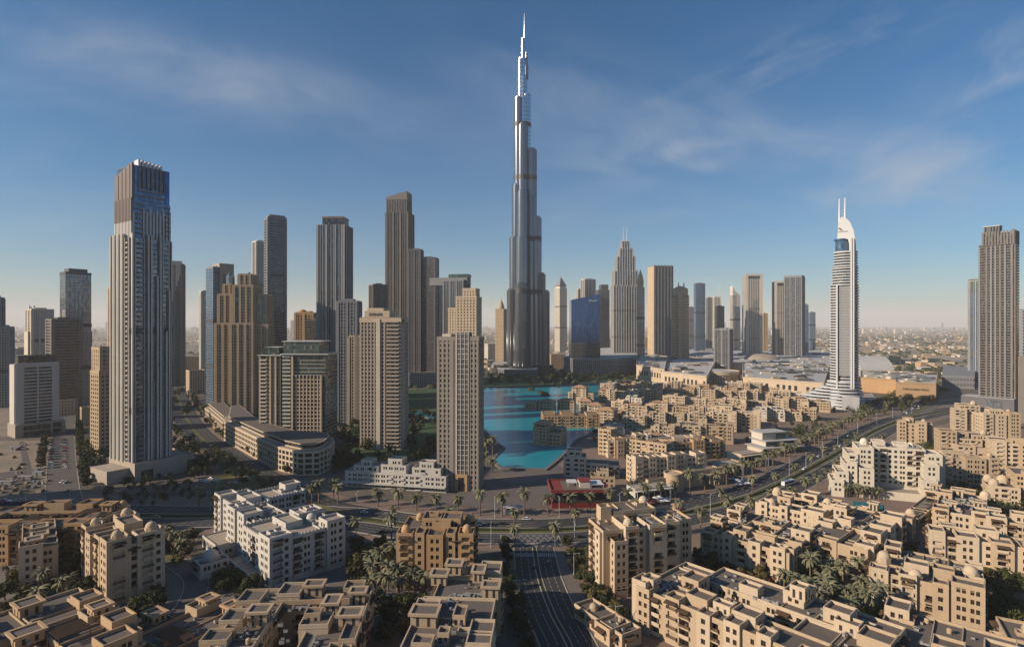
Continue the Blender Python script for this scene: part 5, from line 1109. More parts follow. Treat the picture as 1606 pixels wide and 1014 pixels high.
def plants(B, St, L, T):
    g = random.Random(3)
    def row(P, o, step, kind, sc, label, group, i0=0.0, i1=1.0, jit=.6):
        a = offs(P, o); d = 0; nxt = 0
        tot = sum((a[i + 1] - a[i]).length for i in range(len(a) - 1))
        for i in range(len(a) - 1):
            l = (a[i + 1] - a[i]).length
            while nxt < d + l:
                f = nxt / tot; p = a[i].lerp(a[i + 1], (nxt - d) / l); nxt += step
                if i0 <= f <= i1 and not blocked(p.x, p.y, 1.0) and p.y > 150: plant(kind if isinstance(kind, str) else g.choice(kind), p.x + g.uniform(-jit, jit), p.y + g.uniform(-jit, jit), g.uniform(*sc), label, group, g)
            d += l
    row(B, 24, 13, 'palm', (1.25, 1.5), 'date palm in the row along the far pavement of the boulevard', 'palms along the far pavement of the boulevard', .2, .72)
    row(B, -22, 21, 'palm', (1.15, 1.4), 'date palm on the near pavement of the boulevard', 'palms along the near pavement of the boulevard', .2, .62)
    row(B, .5, 34, 'palm', (.95, 1.2), 'date palm standing in the grassed median of the boulevard', 'palms in the boulevard median', .2, .62)
    row(St, -14.5, 9, ['leaf', 'dark'], (.8, 1.1), 'dark street tree along the street that runs down from the junction', 'trees along the street below the junction', 0, .62); row(St, 16.5, 13, ['leaf', 'dark', 'dry'], (.75, 1.05), 'leafy tree on the far kerb of the street that runs down from the junction', 'trees beside the small domed lodge', 0, .62)
    row(L, 17, 17, ['leaf', 'palm'], (.9, 1.2), 'street tree along the curving street under the beige tower', 'trees along the curving street', .3, .95); row(L, -17, 17, ['leaf', 'palm', 'dark'], (.9, 1.2), 'street tree along the curving street opposite the beige tower', 'trees opposite the beige tower', .3, .95)
    scatter('palm', [(1238, 895), (1330, 905), (1375, 940), (1400, 965), (1340, 1010), (1250, 985), (1222, 930)], 26, (1.1, 1.35), 'date palm in the palm garden between the courtyard blocks', 'palms in the palm garden', 21)
    scatter('palm', [(545, 905), (610, 890), (668, 912), (668, 945), (600, 950), (545, 930)], 12, (1.15, 1.4), 'date palm around the small turquoise pool', 'palms around the small pool', 22); scatter(['dark', 'leaf', 'dry'], [(545, 862), (618, 855), (618, 900), (550, 908)], 8, (1.1, 1.6), 'dense dark tree between the white hotel and the ochre block', 'trees between the white hotel and the ochre block', 23)
    scatter(['leaf', 'dark', 'dry'], [(590, 950), (668, 945), (672, 1020), (600, 1020)], 12, (.9, 1.25), 'leafy courtyard tree between the two flat-roofed blocks', 'trees between the two flat-roofed blocks', 24); scatter(['leaf', 'palm', 'dry'], [(35, 900), (125, 885), (170, 945), (130, 960), (30, 985), (0, 1000), (0, 950)], 20, (.95, 1.3), 'garden tree in the shaded courtyard with the small blue pool', 'trees in the shaded courtyard', 25, 1.0)
    scatter(['dark', 'leaf'], [(200, 950), (252, 925), (262, 965), (225, 985)], 8, (.9, 1.2), 'dark tree at the foot of the eight-storey domed block', 'trees at the foot of the eight-storey domed block', 26); scatter(['leaf', 'palm', 'dry'], [(248, 838), (310, 840), (305, 880), (258, 868)], 10, (.8, 1.1), 'garden tree in the triangle beside the curved drive', 'trees beside the curved drive', 27)
    scatter(['leaf', 'dark'], [(345, 905), (430, 918), (400, 945), (335, 930)], 9, (.8, 1.1), 'green tree in front of the white hotel', 'trees in front of the white hotel', 28); scatter(['leaf', 'dark', 'dry'], [(908, 880), (940, 885), (990, 1010), (955, 1015), (930, 960)], 11, (.85, 1.25), 'leafy tree around the small domed lodge', 'trees around the small domed lodge', 29)
    scatter(['leaf', 'red', 'dry'], [(1085, 870), (1200, 905), (1250, 925), (1180, 930), (1090, 895)], 12, (.7, 1.05), 'garden tree in the gap between the courtyard blocks', 'trees in the gap between the courtyard blocks', 30, 1.0); scatter(['leaf', 'dark'], [(1260, 830), (1310, 825), (1310, 930), (1275, 900)], 7, (.7, 1.0), 'slim tree in the alley beside the plain sunlit block', 'trees in the alley beside the plain sunlit block', 31, 1.0)
    scatter(['leaf', 'dark', 'palm'], [(1425, 740), (1460, 690), (1520, 720), (1600, 720), (1610, 780), (1540, 770), (1440, 790)], 18, (1.0, 1.5), 'garden tree among the stepped blocks behind the white stepped block', 'trees behind the white stepped block', 32, 1.0); scatter(['leaf', 'palm', 'dry'], [(1500, 840), (1606, 830), (1640, 900), (1600, 1014), (1560, 1000)], 13, (.8, 1.2), 'garden tree beyond the domed courtyard block', 'trees beyond the domed courtyard block', 33, 1.0)
    scatter('palm', [(1345, 660), (1405, 642), (1480, 630), (1480, 620), (1350, 640)], 9, (1.2, 1.6), 'palm in front of the mall square', 'palms before the mall square', 35); scatter('palm', [(755, 690), (788, 704), (770, 722), (775, 760), (755, 770)], 5, (1.3, 1.6), 'palm beside the tower on the lake promenade', 'palms on the lake promenade', 39); scatter('palm', [(300, 798), (340, 775), (450, 795), (560, 775), (560, 795), (330, 802)], 10, (1.2, 1.45), 'palm on the verge behind the white hotel', 'palms behind the white hotel', 42)
    scatter('palm', [(1310, 770), (1385, 772), (1385, 786), (1330, 782)], 8, (.9, 1.1), 'palm in the court of the white stepped block', 'palms in the court of the white stepped block', 44, .3)
    mass('shrubbery', [(905, 640), (960, 608), (1290, 622), (1375, 650), (1290, 686), (1200, 728), (1090, 765), (985, 780), (940, 720)], 190, (.8, 1.3), 34, 'leaf_dark', .5); mass('shrubbery', [(1340, 640), (1400, 622), (1480, 628), (1400, 650), (1350, 660)], 60, (1.2, 2.0), 36, 'leaf')
    mass('woods', [(757, 605), (850, 605), (905, 601), (985, 593), (1000, 590), (890, 588), (757, 590)], 110, (1.3, 2.3), 37, 'leaf'); mass('woods', [(480, 640), (690, 650), (690, 715), (640, 735), (520, 735)], 150, (1.2, 2.0), 38); mass('shrubbery', [(130, 690), (180, 690), (172, 742), (128, 748)], 34, (1.0, 1.6), 40, 'leaf')
    mass('shrubbery', [(268, 690), (296, 690), (335, 745), (300, 752)], 34, (1.1, 1.7), 41); mass('woods', [(240, 600), (322, 600), (330, 650), (240, 655)], 60, (1.2, 1.9), 43); mass('shrubbery', [(520, 715), (560, 720), (542, 742), (515, 748)], 20, (1.2, 1.8), 45); mass('shrubbery', [(1180, 700), (1260, 675), (1300, 660), (1310, 680), (1230, 718)], 36, (1.0, 1.7), 46, 'leaf')
    mass('shrubbery', [(560, 722), (690, 735), (690, 752), (560, 740)], 40, (.8, 1.3), 60, 'leaf', .6); mass('shrubbery', [(330, 700), (400, 745), (470, 775), (460, 785), (380, 755), (320, 715)], 60, (.7, 1.1), 61, 'leaf'); mass('shrubbery', [(165, 740), (300, 752), (330, 790), (300, 796), (160, 790)], 60, (.6, 1.0), 62, 'leaf', .8)
    mass('hedge', [(250, 842), (300, 850), (285, 890), (262, 880)], 46, (.4, .7), 47, 'leaf', .3, 90); mass('shrubbery', [(1225, 900), (1330, 905), (1410, 965), (1340, 1012), (1235, 990)], 60, (.45, .8), 48, 'leaf_dark', .3, 90); mass('shrubbery', [(545, 870), (668, 890), (668, 1010), (600, 1010), (545, 935)], 70, (.5, .9), 49, 'leaf_dark', .3, 90); mass('shrubbery', [(0, 890), (130, 890), (170, 950), (120, 965), (0, 1010)], 60, (.5, .9), 50, 'leaf_dark', .3, 90)
    mass('shrubbery', [(1430, 735), (1460, 690), (1606, 690), (1640, 780), (1540, 775), (1440, 790)], 90, (.7, 1.2), 51, 'leaf', .3); mass('shrubbery', [(905, 885), (940, 885), (995, 1014), (955, 1014)], 30, (.5, .8), 52, 'leaf_dry', .3, 90); mass('shrubbery', [(785, 905), (806, 905), (840, 1014), (806, 1014)], 30, (.5, .9), 53, 'leaf_dark', .3, 90); mass('shrubbery', [(330, 905), (430, 920), (400, 950), (330, 935)], 30, (.5, .8), 54, 'leaf', .3, 90)
    mass('shrubbery', [(1500, 770), (1620, 760), (1660, 850), (1610, 930), (1590, 900), (1560, 850), (1490, 830)], 90, (.7, 1.25), 63, 'leaf', .4); mass('shrubbery', [(1260, 830), (1310, 822), (1315, 920), (1275, 905)], 30, (.5, .8), 64, 'leaf', .4); mass('shrubbery', [(1090, 868), (1200, 905), (1250, 925), (1180, 935), (1085, 895)], 50, (.45, .75), 65, 'leaf_dark', .4); mass('shrubbery', [(880, 872), (930, 862), (945, 880), (940, 900), (905, 890)], 24, (.5, .8), 66, 'leaf', .4)
    mass('shrubbery', [(1540, 905), (1600, 890), (1640, 960), (1600, 1000), (1560, 990)], 60, (.6, 1.1), 72, 'leaf', .4); mass('shrubbery', [(1395, 905), (1420, 860), (1440, 860), (1420, 905), (1400, 950)], 24, (.6, 1.0), 73, 'leaf', .4); mass('shrubbery', [(925, 875), (945, 860), (1000, 920), (985, 930)], 18, (.7, 1.1), 74, 'leaf_dark', .4)
    row(T, 12.5, 10, ['leaf', 'dark'], (.9, 1.2), 'round street tree between the sand lot and the side street', 'trees beside the sand lot', .3, .95); row(T, -13, 12, ['leaf', 'dark', 'dry'], (.9, 1.2), 'round street tree across the side street from the sand lot', 'trees across from the sand lot', .3, .85)

# ------------------------------------------------------------------ vehicles, lamps
def car_meshes(col):
    b = MB(); b.prism([(-2.2, -.85), (2.2, -.85), (2.25, 0), (2.2, .85), (-2.2, .85), (-2.25, 0)], .35, .85, 0, None, [(-2.1, -.82), (2.05, -.82), (2.1, 0), (2.05, .82), (-2.1, .82), (-2.15, 0)])
    b.prism([(-1.1, -.66), (.9, -.66), (.9, .66), (-1.1, .66)], 1.32, 1.45, 0, None, [(-1.0, -.6), (.75, -.6), (.75, .6), (-1.0, .6)])
    c = MB(); c.prism([(-1.75, -.8), (1.45, -.8), (1.45, .8), (-1.75, .8)], .851, 1.319, 0, None, [(-1.15, -.67), (.92, -.67), (.92, .67), (-1.15, .67)])
    return b.mesh('body', [col]), c.mesh('cabin', ['glass_dark'])
def vehicles(B, St, L, T):
    w = MB(); w.tube((0, -.1, 0), (0, .1, 0), .33, .33, 12); wm = w.mesh('wheel', ['rubber']); proto = {}
    def car(col, x, y, rz, label, group=None, z=.1):
        key = 'car_' + col
        if key not in proto: proto[key] = car_meshes(key)
        b, c = proto[key]; o = empty('parked_car' if group and 'parked' in group else 'car', (x, y, z), rz, label, 'car', group); link('body', b, o); link('cabin', c, o)
        for sx in (-1.35, 1.35):
            for sy in (-.78, .78): link('wheel', wm, o, None, (sx, sy, .33), 0)
        return o
    def on(px, py, ang, col, label, group=None): p = g2(px, py); return car(col, p[0], p[1], R(ang), label, group, .12)
    on(826, 814.5, 1, 'white', 'white car in the far lanes beside the kerb, before the red restaurant'); on(911, 842, 5, 'black', 'dark car waiting near the junction beside the leaning palm'); on(655, 812, -5, 'silver', 'silver car passing behind the ochre domed block')
    on(571, 804, -8, 'white', 'white car at the merge of the two streets'); on(612, 822, -8, 'white', 'white car in the near lanes behind the dark trees'); on(245, 812, 0, 'sand', 'beige car alone on the boulevard below the stone podium'); on(6, 800, 0, 'blue', 'blue car on the boulevard at the picture edge'); on(1296, 713, 38, 'black', 'black car climbing the boulevard beside the white stepped block')
    on(1284, 716, 38, 'silver', 'silver car in the far lanes near the glass pavilion'); on(1330, 684, 38, 'white', 'white car farther up the boulevard past the glass pavilion'); on(838, 890, 85, 'black', 'black car queuing below the striped crossing'); on(860, 884, 85, 'black', 'dark car leaving the junction down the street')
    on(104, 757, 80, 'silver', 'silver car stopped on the side street by the stone podium'); on(99, 756, 80, 'white', 'white car stopped on the side street near the sand lot'); on(108, 771, 10, 'black', 'dark car turning at the mouth of the side street'); on(360, 724, -30, 'silver', 'silver car on the curving street'); on(330, 700, -40, 'white', 'white car higher on the curving street'); on(400, 748, -25, 'black', 'dark car low on the curving street'); on(480, 790, -15, 'red', 'red car approaching the merge')
    for px, py, c in ((700, 817, 'white'), (788, 822, 'black'), (930, 815, 'silver'), (1010, 806, 'white'), (1068, 800, 'red'), (1132, 778, 'white'), (1168, 766, 'black'), (1215, 742, 'silver'), (1262, 736, 'white'), (1318, 700, 'white'), (1352, 676, 'black'), (1362, 690, 'silver'), (540, 822, 'white'), (600, 835, 'black'), (700, 842, 'silver'), (985, 835, 'white')): on(px, py, 0 if px < 950 else 30, c, 'car driving along the boulevard past the restaurants and palms', 'cars driving along the boulevard')
    g = random.Random(9); cols = ['white', 'silver', 'black', 'sand', 'white', 'blue', 'red']
    for i in range(22):
        px, py = 80 + (i % 2) * 22 + g.uniform(-1, 1), 690 + (i // 2) * 4.4; on(px, py, g.choice((4, 184)), g.choice(cols), 'car parked across the side street bays beside the sand lot', 'cars parked in the side street bays')
    for i in range(26):
        px = 1428 + g.uniform(-12, 30); py = 652 - (px - 1400) * .42 + g.uniform(-4, 6); on(px, py, g.uniform(20, 60), g.choice(cols), 'car queuing on the approach road to the mall square', 'cars queuing at the mall square')
    for i in range(9): on(538 + i * 7 + g.uniform(-1, 1), 757 + (i % 2) * 3, g.choice((80, 265)), g.choice(cols), 'car parked beside the low white terrace', 'cars parked beside the white terrace')
    for i in range(12): on(316 + i * 7.5, 752 + g.uniform(-2, 6), g.uniform(-40, 10), g.choice(cols), 'car parked under the trees on the verge below the curving street', 'cars parked below the curving street')
    for i in range(10): on(-8 + i * 8.2, 788 - 1.2 * (i % 3), g.uniform(-10, 10), g.choice(cols), 'car parked along the edge of the sand lot', 'cars parked along the sand lot')
    # coach and van
    p = g2(1236, 760); o = empty('coach', (p[0], p[1], .12), R(32), 'long white coach driving up the boulevard', 'bus'); b = MB(); b.box(-6, 6, -1.25, 1.25, .45, 3.2); b.box(-5.8, 5.8, -1.1, 1.1, 3.203, 3.4); b.build('body', ['car_white'], o); b = MB(); b.box(-5.6, 5.4, -1.28, 1.28, 1.55, 2.75); b.box(5.3, 6.03, -1.1, 1.1, 1.4, 2.8); b.build('window', ['glass_dark'], o)
    for sx in (-3.6, 3.8):
        for sy in (-1.1, 1.1): k = link('wheel', wm, o, None, (sx, sy, .48), 0); k.scale = (1.45, 1.5, 1.45)
    p = g2(746, 824); o = empty('minibus', (p[0], p[1], .12), R(0), 'white minibus in the far lanes behind the near palms', 'bus'); b = MB(); b.box(-3.4, 3.2, -1.1, 1.1, .45, 2.8); b.box(-3.2, 2.8, -1, 1, 2.803, 2.95); b.build('body', ['car_white'], o); b = MB(); b.box(-3.0, 3.23, -1.13, 1.13, 1.4, 2.2); b.build('window', ['glass_dark'], o)
    for sx in (-2, 2.1):
        for sy in (-1, 1): k = link('wheel', wm, o, None, (sx, sy, .4), 0); k.scale = (1.2,) * 3
    # lamps
    def lamp_meshes():
        a = MB(); a.tube((0, 0, -.1), (0, 0, 12), .14, .08, 8); a.lathe([(.3, 0), (.3, .8), (.15, .85)], 0, 0, 8); c = MB(); c.tube((-2.6, 0, 11.5), (0, 0, 11.2), .07, .07, 5); c.tube((2.6, 0, 11.5), (0, 0, 11.2), .07, .07, 5); h = MB(); h.box(-.6, .6, -.16, .16, -.08, .08)
        f = MB(); f.box(.25, 1.15, -.03, .03, 5.2, 8.6); return a.mesh('pole', ['steel']), c.mesh('arm', ['steel']), h.mesh('lamp_head', ['pale_metal']), f.mesh('banner', ['white_paint'])
    po, ar, hd, bn = lamp_meshes()
    def lamp(x, y, rz, label, group, flag=False, s=1.0):
        o = empty('street_lamp', (x, y, .05), rz, label, 'street lamp', group); o.scale = (s, s, s); link('pole', po, o); link('arm', ar, o); link('lamp_head', hd, o, None, (-2.9, 0, 11.5)); link('lamp_head', hd, o, None, (2.9, 0, 11.5))
        if flag: link('banner', bn, o)
    def lampat(px, py, rz, *a, **k): p = g2(px, py); lamp(p[0], p[1], R(rz), *a, **k)
    for (px, py, fl) in ((489, 813, 0), (776, 812, 0), (877, 812, 0), (901, 856, 1), (770, 858, 0), (972, 804, 1), (1114, 808, 1), (1051, 790, 0), (1180, 774, 1), (1238, 745, 1), (1264, 733, 1), (1290, 716, 1), (1314, 700, 1), (1345, 680, 1), (1205, 742, 1), (1164, 760, 1), (330, 800, 0), (190, 797, 0), (110, 797, 0), (40, 797, 0), (1375, 664, 1), (1400, 655, 0), (1430, 648, 0), (560, 803, 0)):
        lampat(px, py, 90 if px < 950 else 60, 'slim street lamp with white banner beside the boulevard' if fl else 'slim twin-armed street lamp beside the boulevard', 'banner lamps along the boulevard' if fl else 'plain lamps along the boulevard', flag=bool(fl))
    for (px, py) in ((900, 900), (815, 946), (965, 990)): lampat(px, py, 5, 'twin-armed street lamp along the street that runs down from the junction', 'lamps along the street below the junction', s=.8)
# ------------------------------------------------------------------ near courtyard blocks
def fore():
    def mk(label, pl, wall='sand', seed=1, roof='roof', cat='building', lod=0, name='apartment_building', group=None):
        b = Bld(name, label, pl[0], pl[1], wall, roof, cat, group, lod, seed); return b
    def fin(b): OCC.append((b.loc[0], b.loc[1], b.rz, list(b.bl))); b.done()
    def perim(b, L, W, h, seed, n=3, hi=2.6, sides=(0, 1)):
        """Small raised stair heads and stepped bays along the edges of a block."""
        g = random.Random(seed)
        for k in sides:
            D = L if k % 2 == 0 else W
            for i in range(n):
                u = D * (i + .5) / n + g.uniform(-2, 2); w = g.uniform(4.2, 6.5); hh = h + g.choice((0.6, 1.4, hi))
                o = g.uniform(.6, 1.6)
                if k == 0: b.block(u - w / 2, u + w / 2, -o, 5, hh)
                elif k == 1: b.block(L - 5, L + o, u - w / 2, u + w / 2, hh)
                elif k == 3: b.block(-o, 5, u - w / 2, u + w / 2, hh)
                else: b.block(u - w / 2, u + w / 2, W - 5, W + o, hh)
    # eight-storey domed block
    b = mk('tan eight-storey block with four small roof domes, beside the curved drive', place(173, 855, 24, -40, 36, 0), 'sand', 4)
    b.block(0, 36, 0, 18, 21.5, par=1); b.block(1, 8, -1.2, 6, 24); b.block(10, 17, -2, 8, 23); b.block(19, 26, -1.2, 8, 24); b.block(28, 36.8, -1.5, 7, 25); b.block(30, 37, 9, 19, 25); b.block(12, 24, 8, 15, 26.5, z0=20, wins='none'); b.block(-1, 7, 11, 19, 24.5)
    b.dome(5, 3, 24.8, 2.2); b.dome(33, 3, 25.8, 2.3); b.dome(33.5, 15, 25.8, 2.8); b.dome(3, 15, 25.3, 2.6); b.units(6, 9, 30, 9, 17, 22); fin(b)
    # white hotel
    b = mk('white hotel with long rows of hooded windows and a second wing behind it', place(424, 850, 19.5, -44, 86, 0), 'white_plaster', 7, 'roof_light'); b.glass = 'glass_dark'
    b.block(0, 30, 8, 24, 18.6, style=1, cren=True); b.block(30, 56, 4, 22, 18.2, style=1); b.block(56, 86, 0, 33, 18.4, style=1, cren=True); b.block(0, 9, 7, 16, 20.4, style=1); b.block(30, 40, 2.6, 12, 21.5, style=1); b.block(42, 50, 3, 12, 21, style=1); b.block(76, 87, -.8, 9, 20.5, style=1); b.block(56, 66, 22, 34, 20.6, style=1); b.block(79, 87, 25, 34, 21.5, style=1)
    b.block(2, 20, 24, 48, 17.2, style=1, cren=True); b.block(4, 12, 40, 49, 20); b.block(12, 24, 14, 22, 20.6, z0=17, wins='none'); b.block(60, 74, 12, 20, 20.6, z0=17, wins='none'); b.block(16, 40, -4, 8, 5.2, par=.6); b.block(54, 80, -5, 1, 4.4, par=.6)
    b.dome(68, 27, 18.6, 3, .3); b.units(8, 32, 72, 10, 20, 18.6); fin(b)
    p = place(330, 872, 7, -44, 0, 0); b = mk('small white lodge with a shallow dome at the entrance of the white hotel', p, 'white_plaster', 9, name='entrance_lodge'); b.block(-6, 6, -6, 6, 6, par=.5, style=1); b.dome(0, 0, 6, 4.4, .8); fin(b)
    # frontal ochre courtyard block at left edge
    b = mk('ochre courtyard block with pergolas on its roof, at the picture edge below the boulevard', place(130, 828, 16, 3, 40, 0), 'ochre', 12)
    b.block(-30, 40, 0, 14, 15.4); b.block(-30, -14, 14, 36, 15); b.block(24, 40, 14, 36, 14.6); b.block(-14, 24, 26, 36, 15.2); b.block(-2, 8, -1.4, 5, 17.4); b.block(14, 22, -1.2, 6, 16.6); b.block(32, 41, -1, 6, 18); b.block(-22, -14, -1.2, 6, 17); b.block(2, 12, 28, 34, 18.5, wins='none'); b.block(18, 26, 28, 37, 18)
    b.pav(-4, 30, 6, 5, 15.4, 3); b.pav(33, 30, 5, 5, 15, 3); b.pergola(8, 16, 6, 12, 15.6); b.pergola(26, 33, 16, 24, 15); b.dome(38, 33, 15.5, 2.4, 1.6); b.units(6, -12, 30, 6, 12, 15.6); fin(b)
    # left edge slab
    b = mk('tall sand-coloured slab cut by the picture edge above the shaded courtyard', place(33, 866, 17, -50, 22, 0), 'sand', 13); b.block(-20, 22, 0, 12, 16.5); b.block(14, 22.8, -.8, 7, 18.5); b.pav(18, 4, 5, 5, 18, 2.2); b.pav(8, 6, 5, 5, 16.6, 2.5); b.pav(-4, 6, 6, 5, 16.6, 2.5); fin(b)
    # bottom left complex
    b = mk('large flat-roofed complex with square roof turrets in the near corner below the eight-storey block', place(150, 938, 17, -34, 0, 40), 'tan', 14)
    b.block(0, 34, 22, 40, 16); b.block(-14, 8, 2, 40, 16.4); b.block(26, 46, -10, 24, 15.4); b.block(0, 30, -24, 2, 15); b.block(-4, 4, 34, 41, 18.4); b.block(8, 16, 32, 41, 17.6); b.block(20, 28, 34, 41, 18.6); b.block(30, 38, 28, 37, 17.4)
    b.pav(14, 36, 5, 5, 18, 2); b.pav(-8, 24, 6.5, 6, 16.6, 3); b.pav(-9, 8, 6, 6, 16.6, 3); b.pav(4, 8, 6, 8, 16.6, 2.6); b.pav(12, 18, 6, 7, 16.4, 2.6); b.pav(36, 14, 5, 5, 15.6, 3); b.pav(30, -4, 6, 5, 15.6, 3); b.pav(20, -10, 6, 6, 15.2, 3); b.pergola(16, 24, 22, 30, 16.2); b.units(12, -10, 40, 0, 36, 16.3); fin(b)
    # low block with dark roof
    b = mk('low block with a wide dark roof and square turrets inside the curved drive', place(338, 940, 10, -30, 0, 28), 'tan', 15); b.block(0, 30, 0, 28, 9); b.block(-2, 5, 18, 27, 11); b.pav(2, 24, 4.5, 4.5, 9.4, 3.2); b.pav(12, 26, 4, 4, 9.2, 2.6); b.pav(26, 24, 5, 4, 9.2, 3.0); b.pav(-6, 10, 6, 4.5, 9.2, 2.2); b.block(-12, 0, -2, 14, 8.5); b.block(6, 30, -14, 0, 9.6); b.pav(10, -6, 5, 5, 9.8, 2.5); b.pav(22, -6, 5, 5, 9.8, 2.5); b.pav(-8, 2, 5, 5, 8.6, 2.5); b.pergola(8, 20, 2, 8, 9.2); b.units(6, 4, 28, 4, 22, 9.2); fin(b)
    # courtyard building at bottom middle
    b = mk('sand courtyard building with square framed turrets around a deep inner court', place(400, 925, 15, 4, 0, 38), 'sand', 16)
    b.block(0, 42, 28, 38, 14.6); b.block(0, 13, -14, 28, 14.3); b.block(26, 42, -14, 28, 14.2); b.block(-2, 6, 26, 35, 16); b.block(-2.5, 5, 14, 22, 15.6); b.block(-3, 5, 2, 9, 15.8); b.block(10, 18, 30, 39, 16.2); b.block(32, 39, 33, 39.6, 16); b.block(24, 33, 8, 16, 16.4); b.block(38, 43, 0, 10, 15.8); b.block(13, 26, -14, -4, 9)
    b.pav(22, 34, 6, 4.5, 14.8, 3.4); b.pav(9.5, 16, 6, 5, 14.5, 4); b.pav(31, 22, 4.5, 6, 14.5, 3.4); b.pav(39, 12, 6.5, 5, 14.5, 4); b.pav(38.5, 27, 5, 4, 14.5, 4); b.pav(27, 14, 5, 4, 14.5, 3.5, kind='box'); b.dome(6, -6, 14.8, 3.8, 1.4); b.dome(22, -8, 9.5, 3.6, 5); b.wallline(0, 42, 27.6, 28, 14.3, 15.8); b.units(14, 2, 40, 0, 36, 14.6); b.pergola(5, 9, 6, 14, 14.5); fin(b)
    # eight storey ochre
    b = mk('ochre eight-storey block with four corner domes and a balcony stack above palms', place(622, 838, 21.5, -2, 0, 0), 'ochre', 17)
    b.block(0, 32, 0, 24, 20.4); b.block(0, 7, -1, 6, 21.6); b.block(8, 12, -1.6, 6, 22, style=1); b.block(13, 20, -2.2, 6, 21.4); b.block(21, 25, -1.4, 6, 22, style=1); b.block(26, 32.6, -1, 7, 21.8); b.block(9, 26, 9, 19, 24.6, style=1); b.block(15, 22, 6, 9, 24, style=1)
    b.dome(3.4, 3, 21.8, 2.5); b.dome(29.4, 4, 22, 2.4); b.dome(29, 20, 21, 2.8); b.dome(6, 21, 21, 2.2, 1.4); b.units(5, 8, 26, 1, 8, 20.8); fin(b)
    # bottom centre flat roof
    b = mk('sand flat-roofed block with six framed square turrets above the near street', place(700, 886, 16, -4, 0, 60), 'sand', 18)
    b.block(0, 21, 34, 60, 15); b.block(-3, 22, -10, 34, 15.3); b.block(14, 22, 52, 61, 17); b.block(2, 8, 55, 61, 17.2); b.block(18, 23, 40, 47, 16.6); b.block(-4, 4, 22, 30, 16.6); b.block(16, 23.5, 4, 18, 16.4)
    b.pav(0, 47, 5.5, 5, 15.2, 3.2); b.pav(4, 56, 5.5, 5, 15.2, 3.4); b.pav(14, 51, 4, 6, 15.2, 3.4); b.pav(20, 37, 5.5, 4.5, 15.2, 4); b.pav(1, 18, 8, 6, 15.4, 3.6); b.pav(12, 20, 4, 7, 15.4, 2.6, kind='box'); b.pav(9, 8, 3.5, 4, 15.4, 2.6, kind='box'); b.pav(4, 2, 6, 5, 15.4, 3, kind='box'); b.units(16, 3, 17, 0, 46, 15.3); fin(b)
    # eight storey right of the junction
    b = mk('pale tan eight-storey block stepping back in bays, right of the junction', place(946, 832, 26, 14, 0, 0), 'cream', 19)
    b.block(0, 11, 0, 16, 25); b.block(-1.2, 4, 1, 6, 24, style=0); b.block(3, 9, -4.5, 2, 22, style=1); b.block(9, 15, -2, 12, 26.6, style=1); b.block(15, 20, 1, 14, 24.4, style=1); b.block(20, 28, -1.5, 12, 26); b.block(28, 36, 2, 18, 25.4); b.block(34, 44, 6, 22, 24.6, style=1); b.block(10, 30, 12, 24, 28.4, style=1); b.block(4, 9, 12, 17, 30.6, wins='none'); b.block(24, 31, 20, 27, 28)
    b.dome(11.5, 1, 26.8, 2.4, 1.4); b.dome(29, 22, 28.4, 2.6, 1.4); b.units(6, 14, 40, 4, 12, 25.6); fin(b)
    b = mk('small low lodge with one central dome, under the pale tan eight-storey block', place(945, 933, 5, -58, 0, 14), 'sand', 20, name='garden_lodge'); b.block(0, 26, 0, 9, 4.6); b.block(14, 22, -2, 8, 5); b.dome(6, 4.5, 4.8, 2.0, .6); b.units(2, 15, 24, 2, 6, 5); fin(b)
    # right side
    b = mk('long sand courtyard complex with flat brown roofs beyond the small domed lodge', place(997, 918, 15, -48, 0, 0), 'cream', 21)
    b.block(0, 62, 0, 12, 14); b.block(0, 13, 12, 34, 13.6); b.block(13, 74, 24, 40, 13.8); b.block(50, 74, 12, 24, 13.4); b.block(-1, 5, -1, 6, 17); perim(b, 62, 40, 13.8, 3, 6, 1.6, (0,)); b.block(10, 17, 14, 22, 17, style=1); b.block(18, 26, 4, 11, 16.6, style=1); b.block(34, 42, 5, 12, 16.4, style=1); b.block(40, 47, 30, 40.8, 17.4, style=1); b.block(54, 62, 27, 34, 17.4); b.block(66, 75, 20, 28, 16); b.block(26, 33, 26, 31, 16)
    b.pav(4, 4, 5, 5, 16.6, 1.2, kind='box'); b.pav(45, 32, 5, 5, 16.6, 3.6, kind='box'); b.pav(62, 26, 7, 5, 14, 2.5, kind='box'); b.pav(30, 8, 6, 4, 14, 2.4, kind='box'); b.units(20, 4, 70, 2, 38, 14); b.pergola(24, 34, 14, 22, 9.5); fin(b)
    b = mk('sand courtyard block with stacked balconies and an L-shaped roof terrace, beside the palm garden', place(1238, 871, 12.6, -45, 40, 0), 'cream', 22)
    b.block(0, 40, 0, 13, 12.6); b.block(26, 40, 13, 42, 12.4); b.block(0, 12, 13, 42, 12.2); b.block(12, 26, 30, 42, 12.8); perim(b, 40, 42, 12.6, 8, 4, 1.2, (0, 1)); b.block(33, 41, 22, 30, 16.2, style=1); b.block(14, 20, 4, 12, 15.6, style=1); b.block(20, 31, 8, 12, 14.8, style=1); b.block(2, 8, 6, 12, 16.4); b.block(0, 7, 28, 36, 16.4); b.pav(5, 34, 4, 4, 16.4, 2); b.pav(4, 10, 4, 4, 16.4, 1.6); b.units(12, 2, 38, 2, 40, 12.8); fin(b)
    b = mk('sand courtyard block with three domed corners beside the boulevard lamps', place(1290, 812, 12, -45, 34, 0), 'cream', 23)
